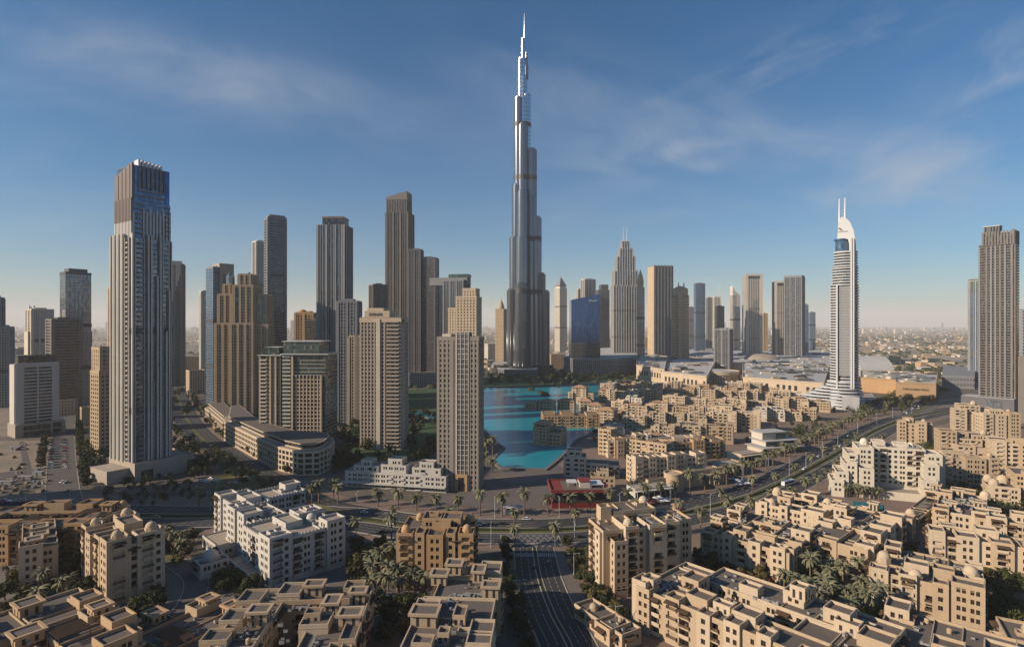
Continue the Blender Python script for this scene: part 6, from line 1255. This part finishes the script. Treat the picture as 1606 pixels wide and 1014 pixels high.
    b.block(0, 34, 0, 11, 12); b.block(0, 10, 11, 34, 11.8); b.block(24, 34, 11, 34, 11.9); b.block(10, 24, 24, 34, 12.2); perim(b, 34, 34, 12, 4, 3, 1.6, (0, 1)); b.block(24, 34.6, -1, 7, 14); b.block(8, 15, 10, 16, 14.8, style=1); b.block(16, 24, 24, 32, 15.4, style=1); b.dome(3, 24, 12.4, 3, 2); b.dome(8, 2.5, 12.4, 2.5, 1.6); b.dome(30, 22, 12.4, 2.8, 2); b.units(10, 2, 32, 2, 32, 12.3); fin(b)
    # white stepped block
    b = mk('white stepped block around a U-shaped court, terraces climbing to a domed roof', place(1366, 700, 30, -22, 0, 0), 'ivory', 24, 'roof_light'); b.glass = 'glass_dark'
    b.block(0, 30, 0, 15, 29.5); b.block(-9, 0, -9, 12, 29.8, style=1); b.block(-15, -9, -10, 11, 25.6, style=1); b.block(-17, -10, -14, 6, 20, style=1); b.block(-22, -15, -16, 4, 14.6, style=1); b.block(-25, -18, -19, 0, 9.6, style=1); b.block(-9, -1, -16, -8, 18, style=1)
    b.block(29, 38, -4, 14, 27.4, style=1); b.block(27, 35, -9, 0, 22, style=1); b.block(25, 33, -14, -4, 13.2, style=1); b.block(36, 41, 2, 14, 25.6, style=1); b.block(0, 27, -14, 0, 4.2, wins='none'); b.block(2, 9, 5, 13, 32.2, style=1, wins='none'); b.block(14, 22, 5, 13, 31.6, wins='none'); b.dome(-3, 6, 30.5, 3, 1.6, 'ivory'); b.dome(24, 9, 30, 2.6, 1.0, 'ivory'); b.units(14, 2, 28, 2, 13, 29.8); fin(b)
    p = place(1462, 786, 8, -45, 0, 0)
    b = mk('plain sunlit sand block with a tall windowless corner, at the edge of the palm garden', place(1361, 862, 14.4, -48, 26, 0), 'cream', 25)
    b.block(0, 14, -.5, 58, 14); b.block(13, 26, 0, 22, 13.2); b.block(13, 25, 22, 58, 14.4); b.block(20, 27.4, 3, 10, 14.4); b.block(19, 27, 14, 24, 17); b.block(18, 26.6, 30, 38, 16); b.block(18, 27, 46, 54, 17); b.block(6, 12, 24, 30, 17, style=1, wins='none'); b.block(1, 7, 34, 40, 19, style=1); b.block(-1, 6, 18, 24, 15.4); b.block(-1, 6, 44, 52, 16); b.pav(4, 37, 4, 4, 19, 1.5); b.dome(14, 60, 8, 3.4, 1.5); b.units(14, 2, 24, 4, 54, 14.4); fin(b)
    b = mk('sand courtyard block with three large domes and dark canopied balconies', place(1541, 935, 12, -38, 34, 0), 'cream', 26)
    b.block(0, 34, 0, 11, 11.8); b.block(0, 10, 11, 32, 11.6); b.block(24, 34, 11, 32, 11.7); b.block(10, 24, 23, 32, 12); perim(b, 34, 32, 12, 14, 4, 1.0, (0, 1)); b.block(25, 34.8, -1.2, 6, 14.6); b.block(10, 18, 8, 15, 15, style=1); b.block(19, 26, 10, 16, 14.4, style=1); b.block(-1, 5, -1, 5, 13.4); b.block(2, 8, 24, 32.6, 15); b.dome(3, 12, 12, 3, 3); b.dome(14, 2.5, 12.2, 2.9, 1.4); b.dome(31, 18, 12, 3.2, 2); b.units(12, 2, 32, 2, 30, 12); fin(b)
    b = mk('flat grey-brown roofed block with a tall square stair tower, below the palm garden', place(1392, 950, 12, -40, 0, 36), 'cream', 27)
    b.block(0, 34, 4, 36, 11.4); b.block(0, 7, 28, 37, 14.6, wins='auto'); b.block(8, 24, -26, 8, 11); b.block(-2, 8, -26, 6, 10.6); b.block(14, 22, 10, 17, 14.4, style=0); b.pav(17, 3, 6, 4, 11.6, 3, kind='box'); b.pav(3, 6, 6, 5, 11.2, 2, kind='box'); b.pav(3, -10, 6, 6, 11, 2, kind='box'); b.block(26, 35, 18, 28, 12.8); b.units(14, 4, 32, 6, 32, 11.6); fin(b)
    b = mk('long sand row with a turret and canopied balconies, just behind the three-domed block', place(1457, 838, 13.5, -30, 0, 0), 'cream', 28)
    b.block(0, 58, 0, 14, 13); b.block(0, 6, -1, 8, 15.4); b.block(10, 18, -1.2, 8, 14.6); b.block(22, 30, -1.4, 7, 14.2); b.block(34, 40, -2, 6, 16.4); b.block(46, 54, -1.4, 7, 14.6); b.block(18, 26, 6, 13, 16.8, style=1); b.pav(42, 8, 4.5, 4.5, 13.2, 5.5); b.pav(8, 10, 5, 4, 13.2, 3); b.units(10, 2, 56, 8, 12, 13.2); fin(b)
    b = mk('cream block with a broad brown roof and a lantern turret, right of the skylit arcade', place(1466, 800, 12.5, -40, 0, 0), 'cream', 29)
    b.block(0, 21, 0, 46, 12); b.block(-1, 6, -1, 8, 13.6); b.block(15, 22, -1, 8, 15); b.pav(17.5, 14, 4, 4, 12.2, 5); b.pav(6, 12, 5, 4, 12.2, 3); b.pav(8, 40, 5, 5, 12.2, 4); b.block(-1, 6, 30, 38, 14.8); b.dome(20, 44, 12.4, 3, 2); b.units(12, 2, 19, 4, 40, 12.2); fin(b)
    p = place(1412, 806, 6, -48, 0, 0); b = mk('low arcade roofed with a row of dark skylights behind the plain sunlit block', p, 'cream', 30, name='arcade'); b.block(0, 9, 0, 52, 5, par=.7); fin(b); k = MB()
    for i in range(6): k.box(2, 7, 3 + i * 8, 9 + i * 8, 5.02, 5.4)
    k.build('skylight', ['glass_dark'], b.root)
    b = mk('seven-storey sand tower block beside the boulevard trees, behind the white stepped block', place(1409, 660, 22.6, -30, 0, 0), 'cream', 31, lod=1); b.block(0, 20, 0, 18, 20.6); b.block(0, 6, -1.2, 6, 22.6); b.block(13, 21, -1, 8, 22); b.block(18, 26, 8, 20, 20); b.dome(8, 8, 21, 2.8, 1.6); b.dome(20, 14, 21, 2.2, 1.4); b.block(4, 12, 8, 15, 24, style=1); fin(b)
    b = mk('ochre five-storey block with a central balcony stack, between the stepped block and the date garden', place(1454, 716, 18.5, -16, 0, 0), 'sand', 32, lod=1); b.block(0, 40, 0, 16, 17.4); b.block(-4, 6, -3, 8, 15.6); b.block(9, 15, -1.2, 6, 18.6); b.block(22, 34, -1.4, 6, 18.8); b.block(36, 42, -1, 8, 19.6); b.dome(2, 4, 16.4, 2.6, 1.6); b.dome(38, 4, 20.4, 2, 1); b.block(12, 28, 7, 14, 20.6, style=1); fin(b)
    b = mk('terraced sand block climbing in steps behind the ochre five-storey block', place(1474, 676, 21, -20, 0, 0), 'cream', 33, lod=1); b.block(0, 12, 0, 14, 21); b.block(12, 30, 2, 16, 15); b.block(24, 40, 6, 20, 18); b.block(8, 22, -8, 2, 11); b.block(22, 38, -7, 6, 9.6); b.block(14, 22, 6, 14, 19.4); b.dome(34, 12, 19, 2.6, 1.2); fin(b)
    b = mk('tall sand eight-storey block at the foot of the brown edge tower', place(1541, 648, 29, -14, 0, 0), 'sand', 34, lod=1); b.block(0, 28, 0, 18, 27); b.block(0, 8, -1.4, 6, 28.4); b.block(10, 18, -1.2, 6, 27.6); b.block(20, 29, -1.2, 8, 29.4); b.block(8, 20, 6, 14, 31, style=1); b.dome(25, 10, 29.4, 2.4, 1.2); fin(b)
    b = mk('cream stepped block with a corner dome, just below the screen-fronted podium', place(1504, 634, 26, -25, 0, 0), 'cream', 35, lod=1); b.block(0, 18, 0, 18, 25); b.block(-6, 6, -4, 8, 21); b.block(16, 30, 4, 20, 22); b.block(10, 22, -6, 4, 14); b.dome(14, 8, 26, 3, 1.5); fin(b)
    b = mk('cream L-shaped block with brown roof by the date garden at the picture edge', place(1560, 692, 20.5, -30, 0, 0), 'cream', 36, lod=1); b.block(0, 44, 0, 14, 19); b.block(0, 12, 14, 34, 18.6); b.block(-1, 7, -1.2, 7, 20.6); b.block(14, 22, -1.2, 7, 19.8); b.block(28, 36, -1.2, 7, 20.4); b.block(10, 24, 6, 12, 22); fin(b)
    b = mk('cream hall with three round domes at the right edge of the date garden', place(1548, 752, 14, -30, 0, 0), 'cream', 37, lod=1); b.block(0, 16, 0, 20, 10); b.block(14, 40, 4, 26, 18); b.block(18, 26, 2, 10, 19.4); b.dome(4, 4, 10.4, 3.4, 1.4); b.dome(10, 14, 10.4, 4, 1.8); b.dome(3, 15, 10.4, 3.2, 1.6); fin(b)
    b = mk('domed sand pavilion in the near corner at the right edge', place(1572, 990, 8, -30, 0, 0), 'cream', 38); b.block(0, 22, -6, 10, 8); b.block(-3, 6, -10, 2, 6); b.dome(9, 3, 8.4, 4.2, 1.2); fin(b)
    b = mk('low sand terrace of flat-roofed houses between the white stepped block and the domed boulevard block', place(1338, 800, 9, -45, 0, 0), 'cream', 39); b.block(0, 26, 0, 14, 8); b.block(0, 6, -1, 6, 9.4); b.block(20, 27, -1, 8, 10); b.pav(8, 8, 4, 4, 8, 5); b.dome(24, 12, 8.4, 3, 2); b.units(5, 2, 24, 2, 12, 8.2); fin(b)
    b = mk('cream block with two wide bays between the three-domed hall and the lantern-turret block', place(1530, 812, 13, -36, 0, 0), 'cream', 51); b.block(0, 44, 0, 15, 12.6); b.block(4, 12, -1.4, 6, 14.6); b.block(26, 36, -1.4, 7, 14.2); b.block(14, 22, 5, 12, 16, style=1); b.dome(40, 11, 13, 2.6, 1.4); b.pav(8, 11, 4, 4, 12.8, 3); b.units(8, 2, 42, 3, 13, 12.9); fin(b)
    b = mk('cream low wing with roof terraces beyond the plain sunlit block and its domes', place(1448, 768, 9, -42, 0, 0), 'sand', 52); b.block(0, 24, 0, 13, 8.6); b.block(16, 25, -1, 8, 11.4); b.pav(6, 7, 4, 4, 8.8, 3); b.units(5, 2, 22, 2, 11, 8.8); fin(b)
    # white terrace below the near towers
    b = mk('low white stepped terrace with small square windows, at the foot of the lettered tower', place(541, 735, 12, -12, 0, 0), 'pale', 40, 'roof_light', lod=1); b.wall = 'white_plaster'; b.glass = 'glass_dark'
    b.block(0, 72, 0, 12, 10, style=1, fh=3.1); b.block(6, 24, 1, 12, 14, style=1, fh=3.1); b.block(26, 44, .5, 12, 15.5, style=1, fh=3.1); b.block(48, 68, 1, 12, 14.5, style=1, fh=3.1); b.block(30, 40, 3, 12, 19, style=1); b.block(10, 18, 4, 12, 17, style=1); b.block(52, 62, 4, 12, 17.6, style=1); b.wallline(0, 72, -3, -.2, 3.4, 3.8); fin(b)

def quarter():
    """Lakeside quarter: rows of small sand-coloured houses."""
    rng = random.Random(77)
    rows = [('the row against the mall wall', 612, 965, 1250, 9), ('the second row from the mall', 620, 940, 1285, 7), ('the mid quarter row', 631, 950, 1300, 6), ('the row behind the tree belt', 644, 955, 1290, 5), ('the row above the glass pavilion', 658, 950, 1255, 4),
            ('the row behind the long arcade', 675, 945, 1180, 3), ('the row above the round bastion', 695, 945, 1120, 2), ('the row along the old wall', 718, 960, 1075, 0)]
    adj = ('cream', 'sand', 'tan', 'pale', 'ochre')
    for name, py, xl, xr, tw in rows:
        px = xl + rng.uniform(0, 6); i = 0; names = ('first', 'second', 'third', 'fourth', 'fifth', 'sixth', 'seventh', 'eighth', 'ninth', 'tenth', 'eleventh', 'twelfth', 'thirteenth', 'fourteenth', 'fifteenth', 'sixteenth', 'seventeenth', 'eighteenth', 'nineteenth', 'twentieth')
        while px < xr and i < 19:
            d = CH * F / (py - HY); k = d / F; L = rng.uniform(16, 29); W = rng.uniform(11, 16); h = rng.choice((9.6, 12.6, 16, 16.2, 18.8)) if py > 618 else rng.choice((9.6, 12.6)); rot = R({612: -18, 620: -24, 631: -30, 644: -30, 658: -26, 675: -22, 695: -14, 718: 6}[py] + rng.uniform(-4, 4)); ox = (px - PX) * k
            col = rng.choice(('sand', 'sand', 'cream', 'cream', 'tan', 'pale')); fl = round(h / 3.2)
            b = Bld('town_house', f'{col} {("three", "four", "five")[min(2, max(0, fl - 3))]}-storey house, {names[i]} from the lake in {name}', (ox, d + rng.uniform(-4, 4)), rot, col, 'roof_light' if rng.random() < .6 else 'roof', 'house', 'houses of the lakeside quarter', 1, rng.randint(0, 9999))
            if not blocked(ox + L / 2, d + 3, 1):
                b.block(0, L, 0, W, h, par=.8); b.block(rng.uniform(0, 3), rng.uniform(5, 8), -1.2, 5, h + rng.choice((1.2, -1.6, 2.6)), par=.8); b.block(L - rng.uniform(5, 7), L + .8, rng.uniform(-1.5, 2), 8, h + rng.choice((-3, 1.6, 3)), par=.8)
                if rng.random() < .6: b.block(L * .3, L * .7, W - 4, W + rng.uniform(3, 8), h - 2.5, par=.8)
                if rng.random() < .5: b.block(-5, 2, 2, 8, h - 3.2, par=.7)
                r = rng.random()
                if r < .18: b.dome(L * .5, W * .5, h + .6, 2.3, 1.2)
                elif r < .55: b.pav(L * .55, W * .55, 4, 3.6, h, 2.6)
                elif r < .68: b.hip(L * .2, L * .75, W * .2, W * .9, h + 1.4, 1.6)
                OCC.append((b.loc[0], b.loc[1], b.rz, list(b.bl))); b.done(); i += 1
            else:
                bpy.data.objects.remove(b.root)
            px += (L * .93 + rng.uniform(.5, 4.5)) / k
    # lake islands and their hipped roofs
    def hippy(label, px, py, rot, L, W, h, seed, wall='cream', extra=()):
        b = Bld('lakeside_house', label, g2(px, py), R(rot), wall, 'roof_tile', 'house', 'hipped houses on the lake', 1, seed); b.block(0, L, 0, W, h, par=0, roof=False); b.hip(0, L, 0, W, h + .05, 3.2, 1.0)
        for e in extra: b.block(*e)
        OCC.append((b.loc[0], b.loc[1], b.rz, list(b.bl))); b.done()
    b = Bld('island_house', 'block standing in the lake, white lattice of openings under a hipped tile roof', g2(836, 698), R(-22), 'cream', 'roof_light', 'house', None, 1, 5); b.block(0, 13, 0, 26, 17, par=0, roof=False, fh=3.0); b.hip(0, 13, 0, 16, 19.6, 3, 1.2); b.block(.6, 12.4, 1, 15.5, 19.5, par=0); b.block(12, 26, 2, 20, 11, par=.8, style=1); b.block(13, 24, 14, 26, 14, par=.8, style=1); OCC.append((b.loc[0], b.loc[1], b.rz, list(b.bl))); b.done()
    hippy('low hipped house at the tip of the lake peninsula', 822, 643, -15, 16, 12, 8, 6); hippy('larger hipped house just behind the peninsula tip', 844, 643, -15, 20, 16, 11, 8); hippy('wide hipped house in the middle of the peninsula', 874, 642, -15, 22, 14, 11, 9)
    hippy('tall three-tier hipped house on the inner lake shore', 897, 632, -20, 20, 18, 22, 10, extra=((-5, 2, -3, 10, 15), (18, 30, 2, 14, 14), (8, 22, -5, 2, 9))); hippy('hipped house on the narrow canal mouth', 938, 628, -20, 15, 12, 16, 11); hippy('square hipped house overlooking the inlet', 921, 652, -25, 18, 16, 13, 12); hippy('hipped house set back from the inlet', 908, 645, -20, 16, 12, 13, 13); hippy('broad hipped house on the quay beside the inlet', 935, 662, -28, 20, 16, 14, 14)
    def big(label, px, py, rot, blocks, seed, wall='cream', domes=(), cren=False):
        b = Bld('apartment_building', label, g2(px, py), R(rot), wall, 'roof', 'building', None, 1, seed)
        for q in blocks: b.block(*q, cren=cren)
        for q in domes: b.dome(*q)
        OCC.append((b.loc[0], b.loc[1], b.rz, list(b.bl))); b.done()
    big('long shaded arcaded block across the inlet', 852, 672, 2, ((0, 55, 0, 12, 13), (0, 14, 10, 26, 14), (20, 34, 6, 22, 15), (46, 60, -2, 16, 15)), 41, 'tan')
    big('crenellated square keep on the quay, with a dark wing stepping toward the boulevard', 938, 712, -38, ((0, 12, 0, 12, 21), (10, 26, 2, 16, 15), (24, 46, 4, 18, 14.5), (44, 60, 2, 18, 15)), 42, 'cream', cren=True)
    big('sunlit five-storey block with pierced upper floor, above the small white cafe', 996, 760, 14, ((0, 30, 0, 14, 17), (0, 6, -1, 6, 18.6), (10, 16, -1, 6, 18), (24, 31, -1, 8, 18.4), (30, 60, 6, 22, 15), (34, 42, 5, 12, 17.6), (50, 58, 5, 14, 17)), 43)
    big('curved-corner block on the near lake shore behind the red restaurant', 884, 748, -8, ((0, 16, 0, 14, 14), (2, 13, 4, 14, 18), (14, 32, 2, 14, 9.5), (26, 40, 4, 18, 8)), 44, 'pale')
    big('small fort-like tan house between the red restaurant and the keep', 926, 770, -8, ((0, 16, 0, 10, 9), (4, 12, 2, 10, 12)), 45, 'sand', cren=True)
    big('long white arcade hall with arched windows in the middle of the quarter', 1018, 668, -32, ((0, 50, 0, 12, 11), (-4, 6, -1, 12, 14), (46, 56, -2, 14, 14)), 46, 'cream'); big('sand tower house rising over the mid quarter roofs', 1121, 668, -28, ((0, 18, 0, 16, 22), (-8, 1, 1, 14, 19), (18, 30, 4, 16, 18)), 47); big('arched gate block beside the tree belt', 1075, 664, -28, ((0, 22, 0, 14, 18), (3, 10, -1.2, 5, 19.6), (14, 20, -1.2, 5, 19)), 48, 'sand')
    big('broken-roofed long block below the keep along the old wall', 1020, 722, 8, ((0, 60, 0, 14, 13), (10, 20, -2, 8, 15), (36, 46, -2, 8, 15), (54, 66, 2, 20, 14)), 49, 'tan')
    # old wall with bastion
    b = Bld('town_wall', 'curved tan town wall with a round bastion below the sunlit five-storey block', g2(1056, 768), R(22), 'sand', 'roof_light', 'wall', None, 1, 3); b.block(-20, 0, 0, 3, 8, par=.8, wins='none'); b.block(2, 46, 1, 4, 9.5, par=.8, wins='none', cren=True); k = MB(); k.lathe([(6.5, 0), (6, 11), (6.4, 11), (6.4, 12), (5.6, 12), (5.6, 11)], 0, 0, 26, 0, True); k.build('bastion', ['sand'], b.root); b.done()
    # cafes and restaurants along the boulevard
    def cafe(label, px, py, rot, L, W, h, seed, wall='pale', flat='roof_light', name='restaurant', canopy=None):
        b = Bld(name, label, g2(px, py), R(rot), wall, flat, 'restaurant', None, 1, seed); b.block(0, L, 2, W, h, par=.6, wins='none', fh=4); k = MB(); k.box(1, L - 1, 1.85, 2.2, .4, h - 1.2); k.build('shopfront', ['glass_dark'], b.root); k = MB(); k.box(-.6, L + .6, -1.2, 2.0, h - .8, h - .3)
        for i in range(int(L / 4) + 1): k.box(i * 4 - .2, i * 4 + .2, -1.0, -.6, 0, h - .81)
        k.build('canopy', [canopy or wall], b.root); OCC.append((b.loc[0], b.loc[1], b.rz, list(b.bl))); b.done(); return b
    cafe('small white cafe with a pillared front beside the red sunshades', 999, 786, 18, 26, 13, 6.5, 1, 'white_plaster'); cafe('pale flat-roofed restaurant with one glazed side on the boulevard pavement', 1105, 762, 24, 22, 16, 8, 2, 'cream'); cafe('longer pale restaurant behind the white parasols', 1132, 748, 26, 24, 14, 7.5, 3, 'cream'); cafe('tallest pale restaurant at the end of the restaurant row', 1166, 734, 26, 22, 16, 9.5, 4, 'cream')
    t = Bld('glass_pavilion', 'modern glass and concrete pavilion with stacked overhanging decks, beside the boulevard', g2(1206, 712), R(16), 'pale', 'roof_grey', 'pavilion', None, 1, 6); t.block(-6, 34, 0, 20, 5, wins='none', par=.1); t.block(0, 30, 4, 22, 10, wins='none', par=.1); t.block(0, 24, 8, 22, 16, wins='none', par=.3)
    k = MB(); k.box(-5, 33, -.2, .2, .5, 4.4); k.box(1, 29, 3.8, 4.2, 5.6, 9.4); k.box(14, 23.5, 7.8, 8.2, 10.6, 15.4); k.build('glazing', ['glass_green'], t.root); k = MB(); k.box(-8, 36, -3, 21, 5.11, 5.6); k.box(-2, 34, 1, 23, 10.11, 10.6); k.box(-1, 25, 6.5, 23, 16.31, 16.9); k.build('deck', ['roof_grey'], t.root); OCC.append((t.loc[0], t.loc[1], t.rz, list(t.bl))); t.done()
    p = g2(866, 796); t = empty('restaurant', (p[0], p[1], 0), R(2), 'red restaurant with a red deck roof and red fence facing the boulevard', 'restaurant'); L = 34; W = 26
    k = MB(); k.box(2, L - 1, 5, W, 0, 8.2); k.build('wall', ['dark_recess'], t); k = MB(); k.box(-.5, L + 1, 2, W + 1, 8.21, 9.0); k.build('roof', ['red_paint'], t); k = MB(); k.box(.1, 7, 2.6, W + .4, 9.01, 9.12); k.build('roof_deck', ['red_paint'], t); k = MB(); k.ring(-.5, L + 1, 2, W + 1, .6, 9.02, 10.0); k.build('parapet', ['red_paint'], t); k = MB(); k.box(0, L + 1, -1.2, -.9, 0, 3.2); k.box(-.3, 0, -1.2, 12, 0, 4.2); k.build('fence', ['red_dark'], t)
    k = MB(); k.box(7.5, 34, 4, 26, 9.02, 9.2); k.build('roof_terrace', ['roof'], t); k = MB(); k.box(18, 24.5, 9, 18, 9.21, 13); k.build('roof_pavilion', ['pale'], t); k = MB(); k.box(17.7, 24.8, 8.7, 18.3, 13.01, 13.4); k.build('roof_pavilion', ['red_paint'], t); k = MB(); k.box(11, 17, 12, 20, 11.5, 11.8); k.box(25, 33, 9, 13, 11, 11.3); k.box(26, 33, 15, 22, 10.5, 10.8)
    for x, y in ((11.2, 12.2), (16.8, 12.2), (11.2, 19.8), (16.8, 19.8), (25.2, 9.2), (32.8, 9.2), (32.8, 12.8), (26.2, 15.2), (32.8, 21.8)): k.tube((x, y, 9.2), (x, y, 11.4 if x < 18 else 10.6), .12)
    k.build('sunshade', ['white_paint'], t); OCC.append((p[0], p[1], R(2), [(-2, L + 2, -2, W + 2)]))
    # parasols, bus shelter, masts
    g = random.Random(2); pm = MB(); pm.tube((0, 0, 0), (0, 0, 2.5), .06); pm_ = pm.mesh('pole', ['steel']); cm = {}
    for c in ('white_paint', 'red_paint', 'ochre'):
        q = MB(); q.lathe([(1.9, 2.25), (1.0, 2.6), (.1, 2.95)], 0, 0, 8, 0, False); cm[c] = q.mesh('canopy', [c])
    for px, py, c, lab, gr, n in ((1030, 787, 'white_paint', 'white parasol on the terrace of the small white cafe', 'white parasols at the small cafe', 9), (1160, 760, 'white_paint', 'white parasol before the pale restaurant row', 'white parasols before the restaurants', 14), (1012, 792, 'red_paint', 'red parasol at the corner beside the small white cafe', 'red parasols by the small cafe', 10), (1042, 799, 'ochre', 'orange parasol on the pavement corner', 'orange parasols on the corner', 3)):
        for i in range(n):
            p = g2(px + g.uniform(-18, 18), py + g.uniform(-5, 4)); o = empty('parasol', (p[0], p[1], .1), 0, lab, 'parasol', gr); link('pole', pm_, o); link('canopy', cm[c], o)
    p = g2(803, 806); o = empty('bus_shelter', (p[0], p[1], 0), 0, 'oval white-roofed shelter with a blue glass wall on the far pavement', 'shelter'); k = MB(); k.lathe([(6.2, 4.3), (6.6, 4.5), (6.2, 4.8), (3, 5.0)], 0, 0, 26, 0, False, 1, .5); k.build('roof', ['white_plaster'], o); k = MB(); k.box(-3.5, 2.5, -1, 1.5, 0, 3.6); k.build('glazing', ['glass_blue'], o); k = MB()
    for x in (-4.6, 4.4): k.tube((x, 0, 0), (x, 0, 4.4), .18)
    k.build('post', ['steel'], o)
    # hoarding, huts and earth heaps on the sand lot
    p = g2(0, 792); k = MB(); L = g2(82, 786); k.box(-40, L[0] - p[0], 0, .3, 0, 2.4); o = k.build('hoarding', ['glass_deep']); o.location = (p[0], p[1], 0); tag(o, 'low dark blue hoarding along the front of the sand lot', 'fence')
    for i, (px, py, w) in enumerate(((60, 745, 7), (40, 752, 9), (6, 760, 12), (22, 705, 10))):
        p = g2(px, py); k = MB(); k.box(-w / 2, w / 2, -1.4, 1.4, 0, 2.6); k.box(-w / 2 - .2, w / 2 + .2, -1.6, 1.6, 2.601, 2.8); k.box(-.5, .5, -1.45, -1.3, 0, 2.1, 1); o = k.build('site_cabin', ['concrete', 'dark_recess']); o.location = (*p[:2], .05); tag(o, ('short grey site cabin nearest the side street on the sand lot', 'grey site cabin in the middle of the sand lot', 'longest grey site cabin near the hoarding', 'grey site cabin at the back of the sand lot')[i], 'cabin')

def site_clutter():
    g = random.Random(31); ms = []
    for m in ('sandlot', 'concrete', 'wood', 'brown_stone'):
        b = MB(); b.box(-1.6, 1.6, -.8, .8, 0, .5); b.box(-1.3, 1.2, -.7, .7, .501, 1.0); b.box(-.9, 1.0, -.5, .6, 1.001, 1.4); ms.append(b.mesh('material_stack', [m]))
    for i in range(46):
        px, py = (g.uniform(-5, 76), g.uniform(750, 780)) if i < 30 else (g.uniform(0, 74), g.uniform(694, 745)); p = g2(px, py); o = link('material_stack', g.choice(ms), None, None, (p[0], p[1], .05), g.uniform(0, 3)); q = g.uniform(.6, 1.3); o.scale = (q, q, g.uniform(.8, 1.6)); tag(o, 'stack of building material on the sand lot', 'material stack', 'stacks of building material on the sand lot')
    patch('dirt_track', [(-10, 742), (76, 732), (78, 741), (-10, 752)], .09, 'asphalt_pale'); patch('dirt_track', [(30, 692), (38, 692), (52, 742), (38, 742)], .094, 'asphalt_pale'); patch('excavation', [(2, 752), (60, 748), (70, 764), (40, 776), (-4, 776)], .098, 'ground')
    mass('shrubbery', [(0, 752), (60, 748), (70, 764), (40, 776), (-4, 776)], 22, (.35, .6), 71, 'leaf_dry', .2, 60)

def far_city():
    g = random.Random(8); b = MB(); 
    def okay(x, y): return True
    for i in range(3000):
        y = 1250 + 9500 * g.random() ** 1.5; px = g.uniform(-80, 1690); x = (px - PX) * y / F
        if y < 1700 and 880 < px < 1330: continue
        if y < 1500 and px < 330: pass
        w, d, h = g.uniform(9, 26), g.uniform(9, 22), g.choice((4, 5, 6, 7, 8, 12)) * g.uniform(.8, 1.2); a = g.uniform(-.5, .5); c, s = math.cos(a), math.sin(a)
        q = [(x + u * c - v * s, y + u * s + v * c) for u, v in ((-w / 2, -d / 2), (w / 2, -d / 2), (w / 2, d / 2), (-w / 2, d / 2))]; b.prism(q, 0, h, g.choice((0, 0, 1, 2, 3)), 4 if g.random() < .5 else None)
    b.build('low_rise_district', ['cream', 'sand', 'white_plaster', 'tan', 'roof_light'], None, 'stuff')
    b = MB()
    for i in range(260):
        y = 6000 + 9000 * g.random(); px = g.uniform(-80, 1690); x = (px - PX) * y / F; w = g.uniform(25, 60); h = g.uniform(20, 75) if g.random() < .85 else g.uniform(75, 170); b.box(x, x + w, y, y + 30, 0, h, g.choice((0, 1)))
    b.build('far_skyline', ['concrete', 'pale'], None, 'stuff')
    b = MB()
    cl = [(g.uniform(-80, 1690), 1100 + 7500 * g.random() ** 1.5) for _ in range(420)]
    for i in range(9500):
        px, y = g.choice(cl); px += g.gauss(0, 26); y += g.gauss(0, 90); x = (px - PX) * y / F; r = g.uniform(4, 9); z = r * .7
        k = [(x + r * g.uniform(.8, 1.2) * math.cos(t * 1.0472), y + r * math.sin(t * 1.0472)) for t in range(6)]; b.prism(k, .3, z, 0, None, [(x + (p[0] - x) * .5, y + (p[1] - y) * .5) for p in k])
    b.build('woods', ['leaf_dark'], None, 'stuff')
    # mid-distance low blocks on the left
    for i, (x0, x1, yt, yb, lab, m) in enumerate(((-10, 14, 590, 640, 'white low block with arches behind the sand lot at the picture edge', 'white_plaster'), (94, 122, 628, 652, 'low beige block in the gap behind the white slab podium', 'sand'), (292, 322, 582, 618, 'pale low building in the street gap behind the ribbed tower', 'cream'), (290, 312, 560, 596, 'farther low building with terraces in the street gap', 'tan'), (126, 140, 640, 668, 'small beige block beside the half hidden stepped tower', 'sand'), (640, 690, 585, 606, 'low dark garden building across the park', 'concrete'), (858, 896, 556, 578, 'low beige blocks at the foot of the sloping blue office', 'sand'), (1005, 1045, 530, 556, 'group of beige red-roofed low blocks before the slotted brown tower', 'tan'), (940, 958, 532, 560, 'beige low block beside the dark stepped glass tower', 'sand'), (760, 792, 540, 566, 'pale low block left of the supertall', 'pale'))):
        t = TW('apartment_block', lab, x0, x1, yt, yb, g.choice((-15, 15)), .8, 'building'); r = t.core(t.reg(), 'glass_dark', roof='roof_light'); t.bands(r, m, 3.5, 1.6, .25); t.piers(r, m, 4, 2, .35); t.crown(r, 1.2, m); t.done()

def haze():
    m = bpy.data.materials.new('haze'); m.use_nodes = True; nt = m.node_tree; nt.nodes.clear(); v = nn(nt, 'ShaderNodeVolumePrincipled'); v.inputs['Density'].default_value = HAZE; v.inputs['Color'].default_value = (.95, .925, .89, 1); v.inputs['Anisotropy'].default_value = .0
    o = nn(nt, 'ShaderNodeOutputMaterial'); lk(nt, v.outputs[0], o.inputs['Volume']); M['haze'] = m; b = MB(); b.box(-41000, 41000, -41000, 41000, -1.5, 860); b.build('haze', ['haze'], None, 'stuff')
HAZE = 0.00006
towers(); offstage(); supertall(); landmarks(); mall(); ROADS = grounds(); fore(); quarter(); far_city(); site_clutter(); protos(); vehicles(*ROADS); plants(*ROADS); haze()
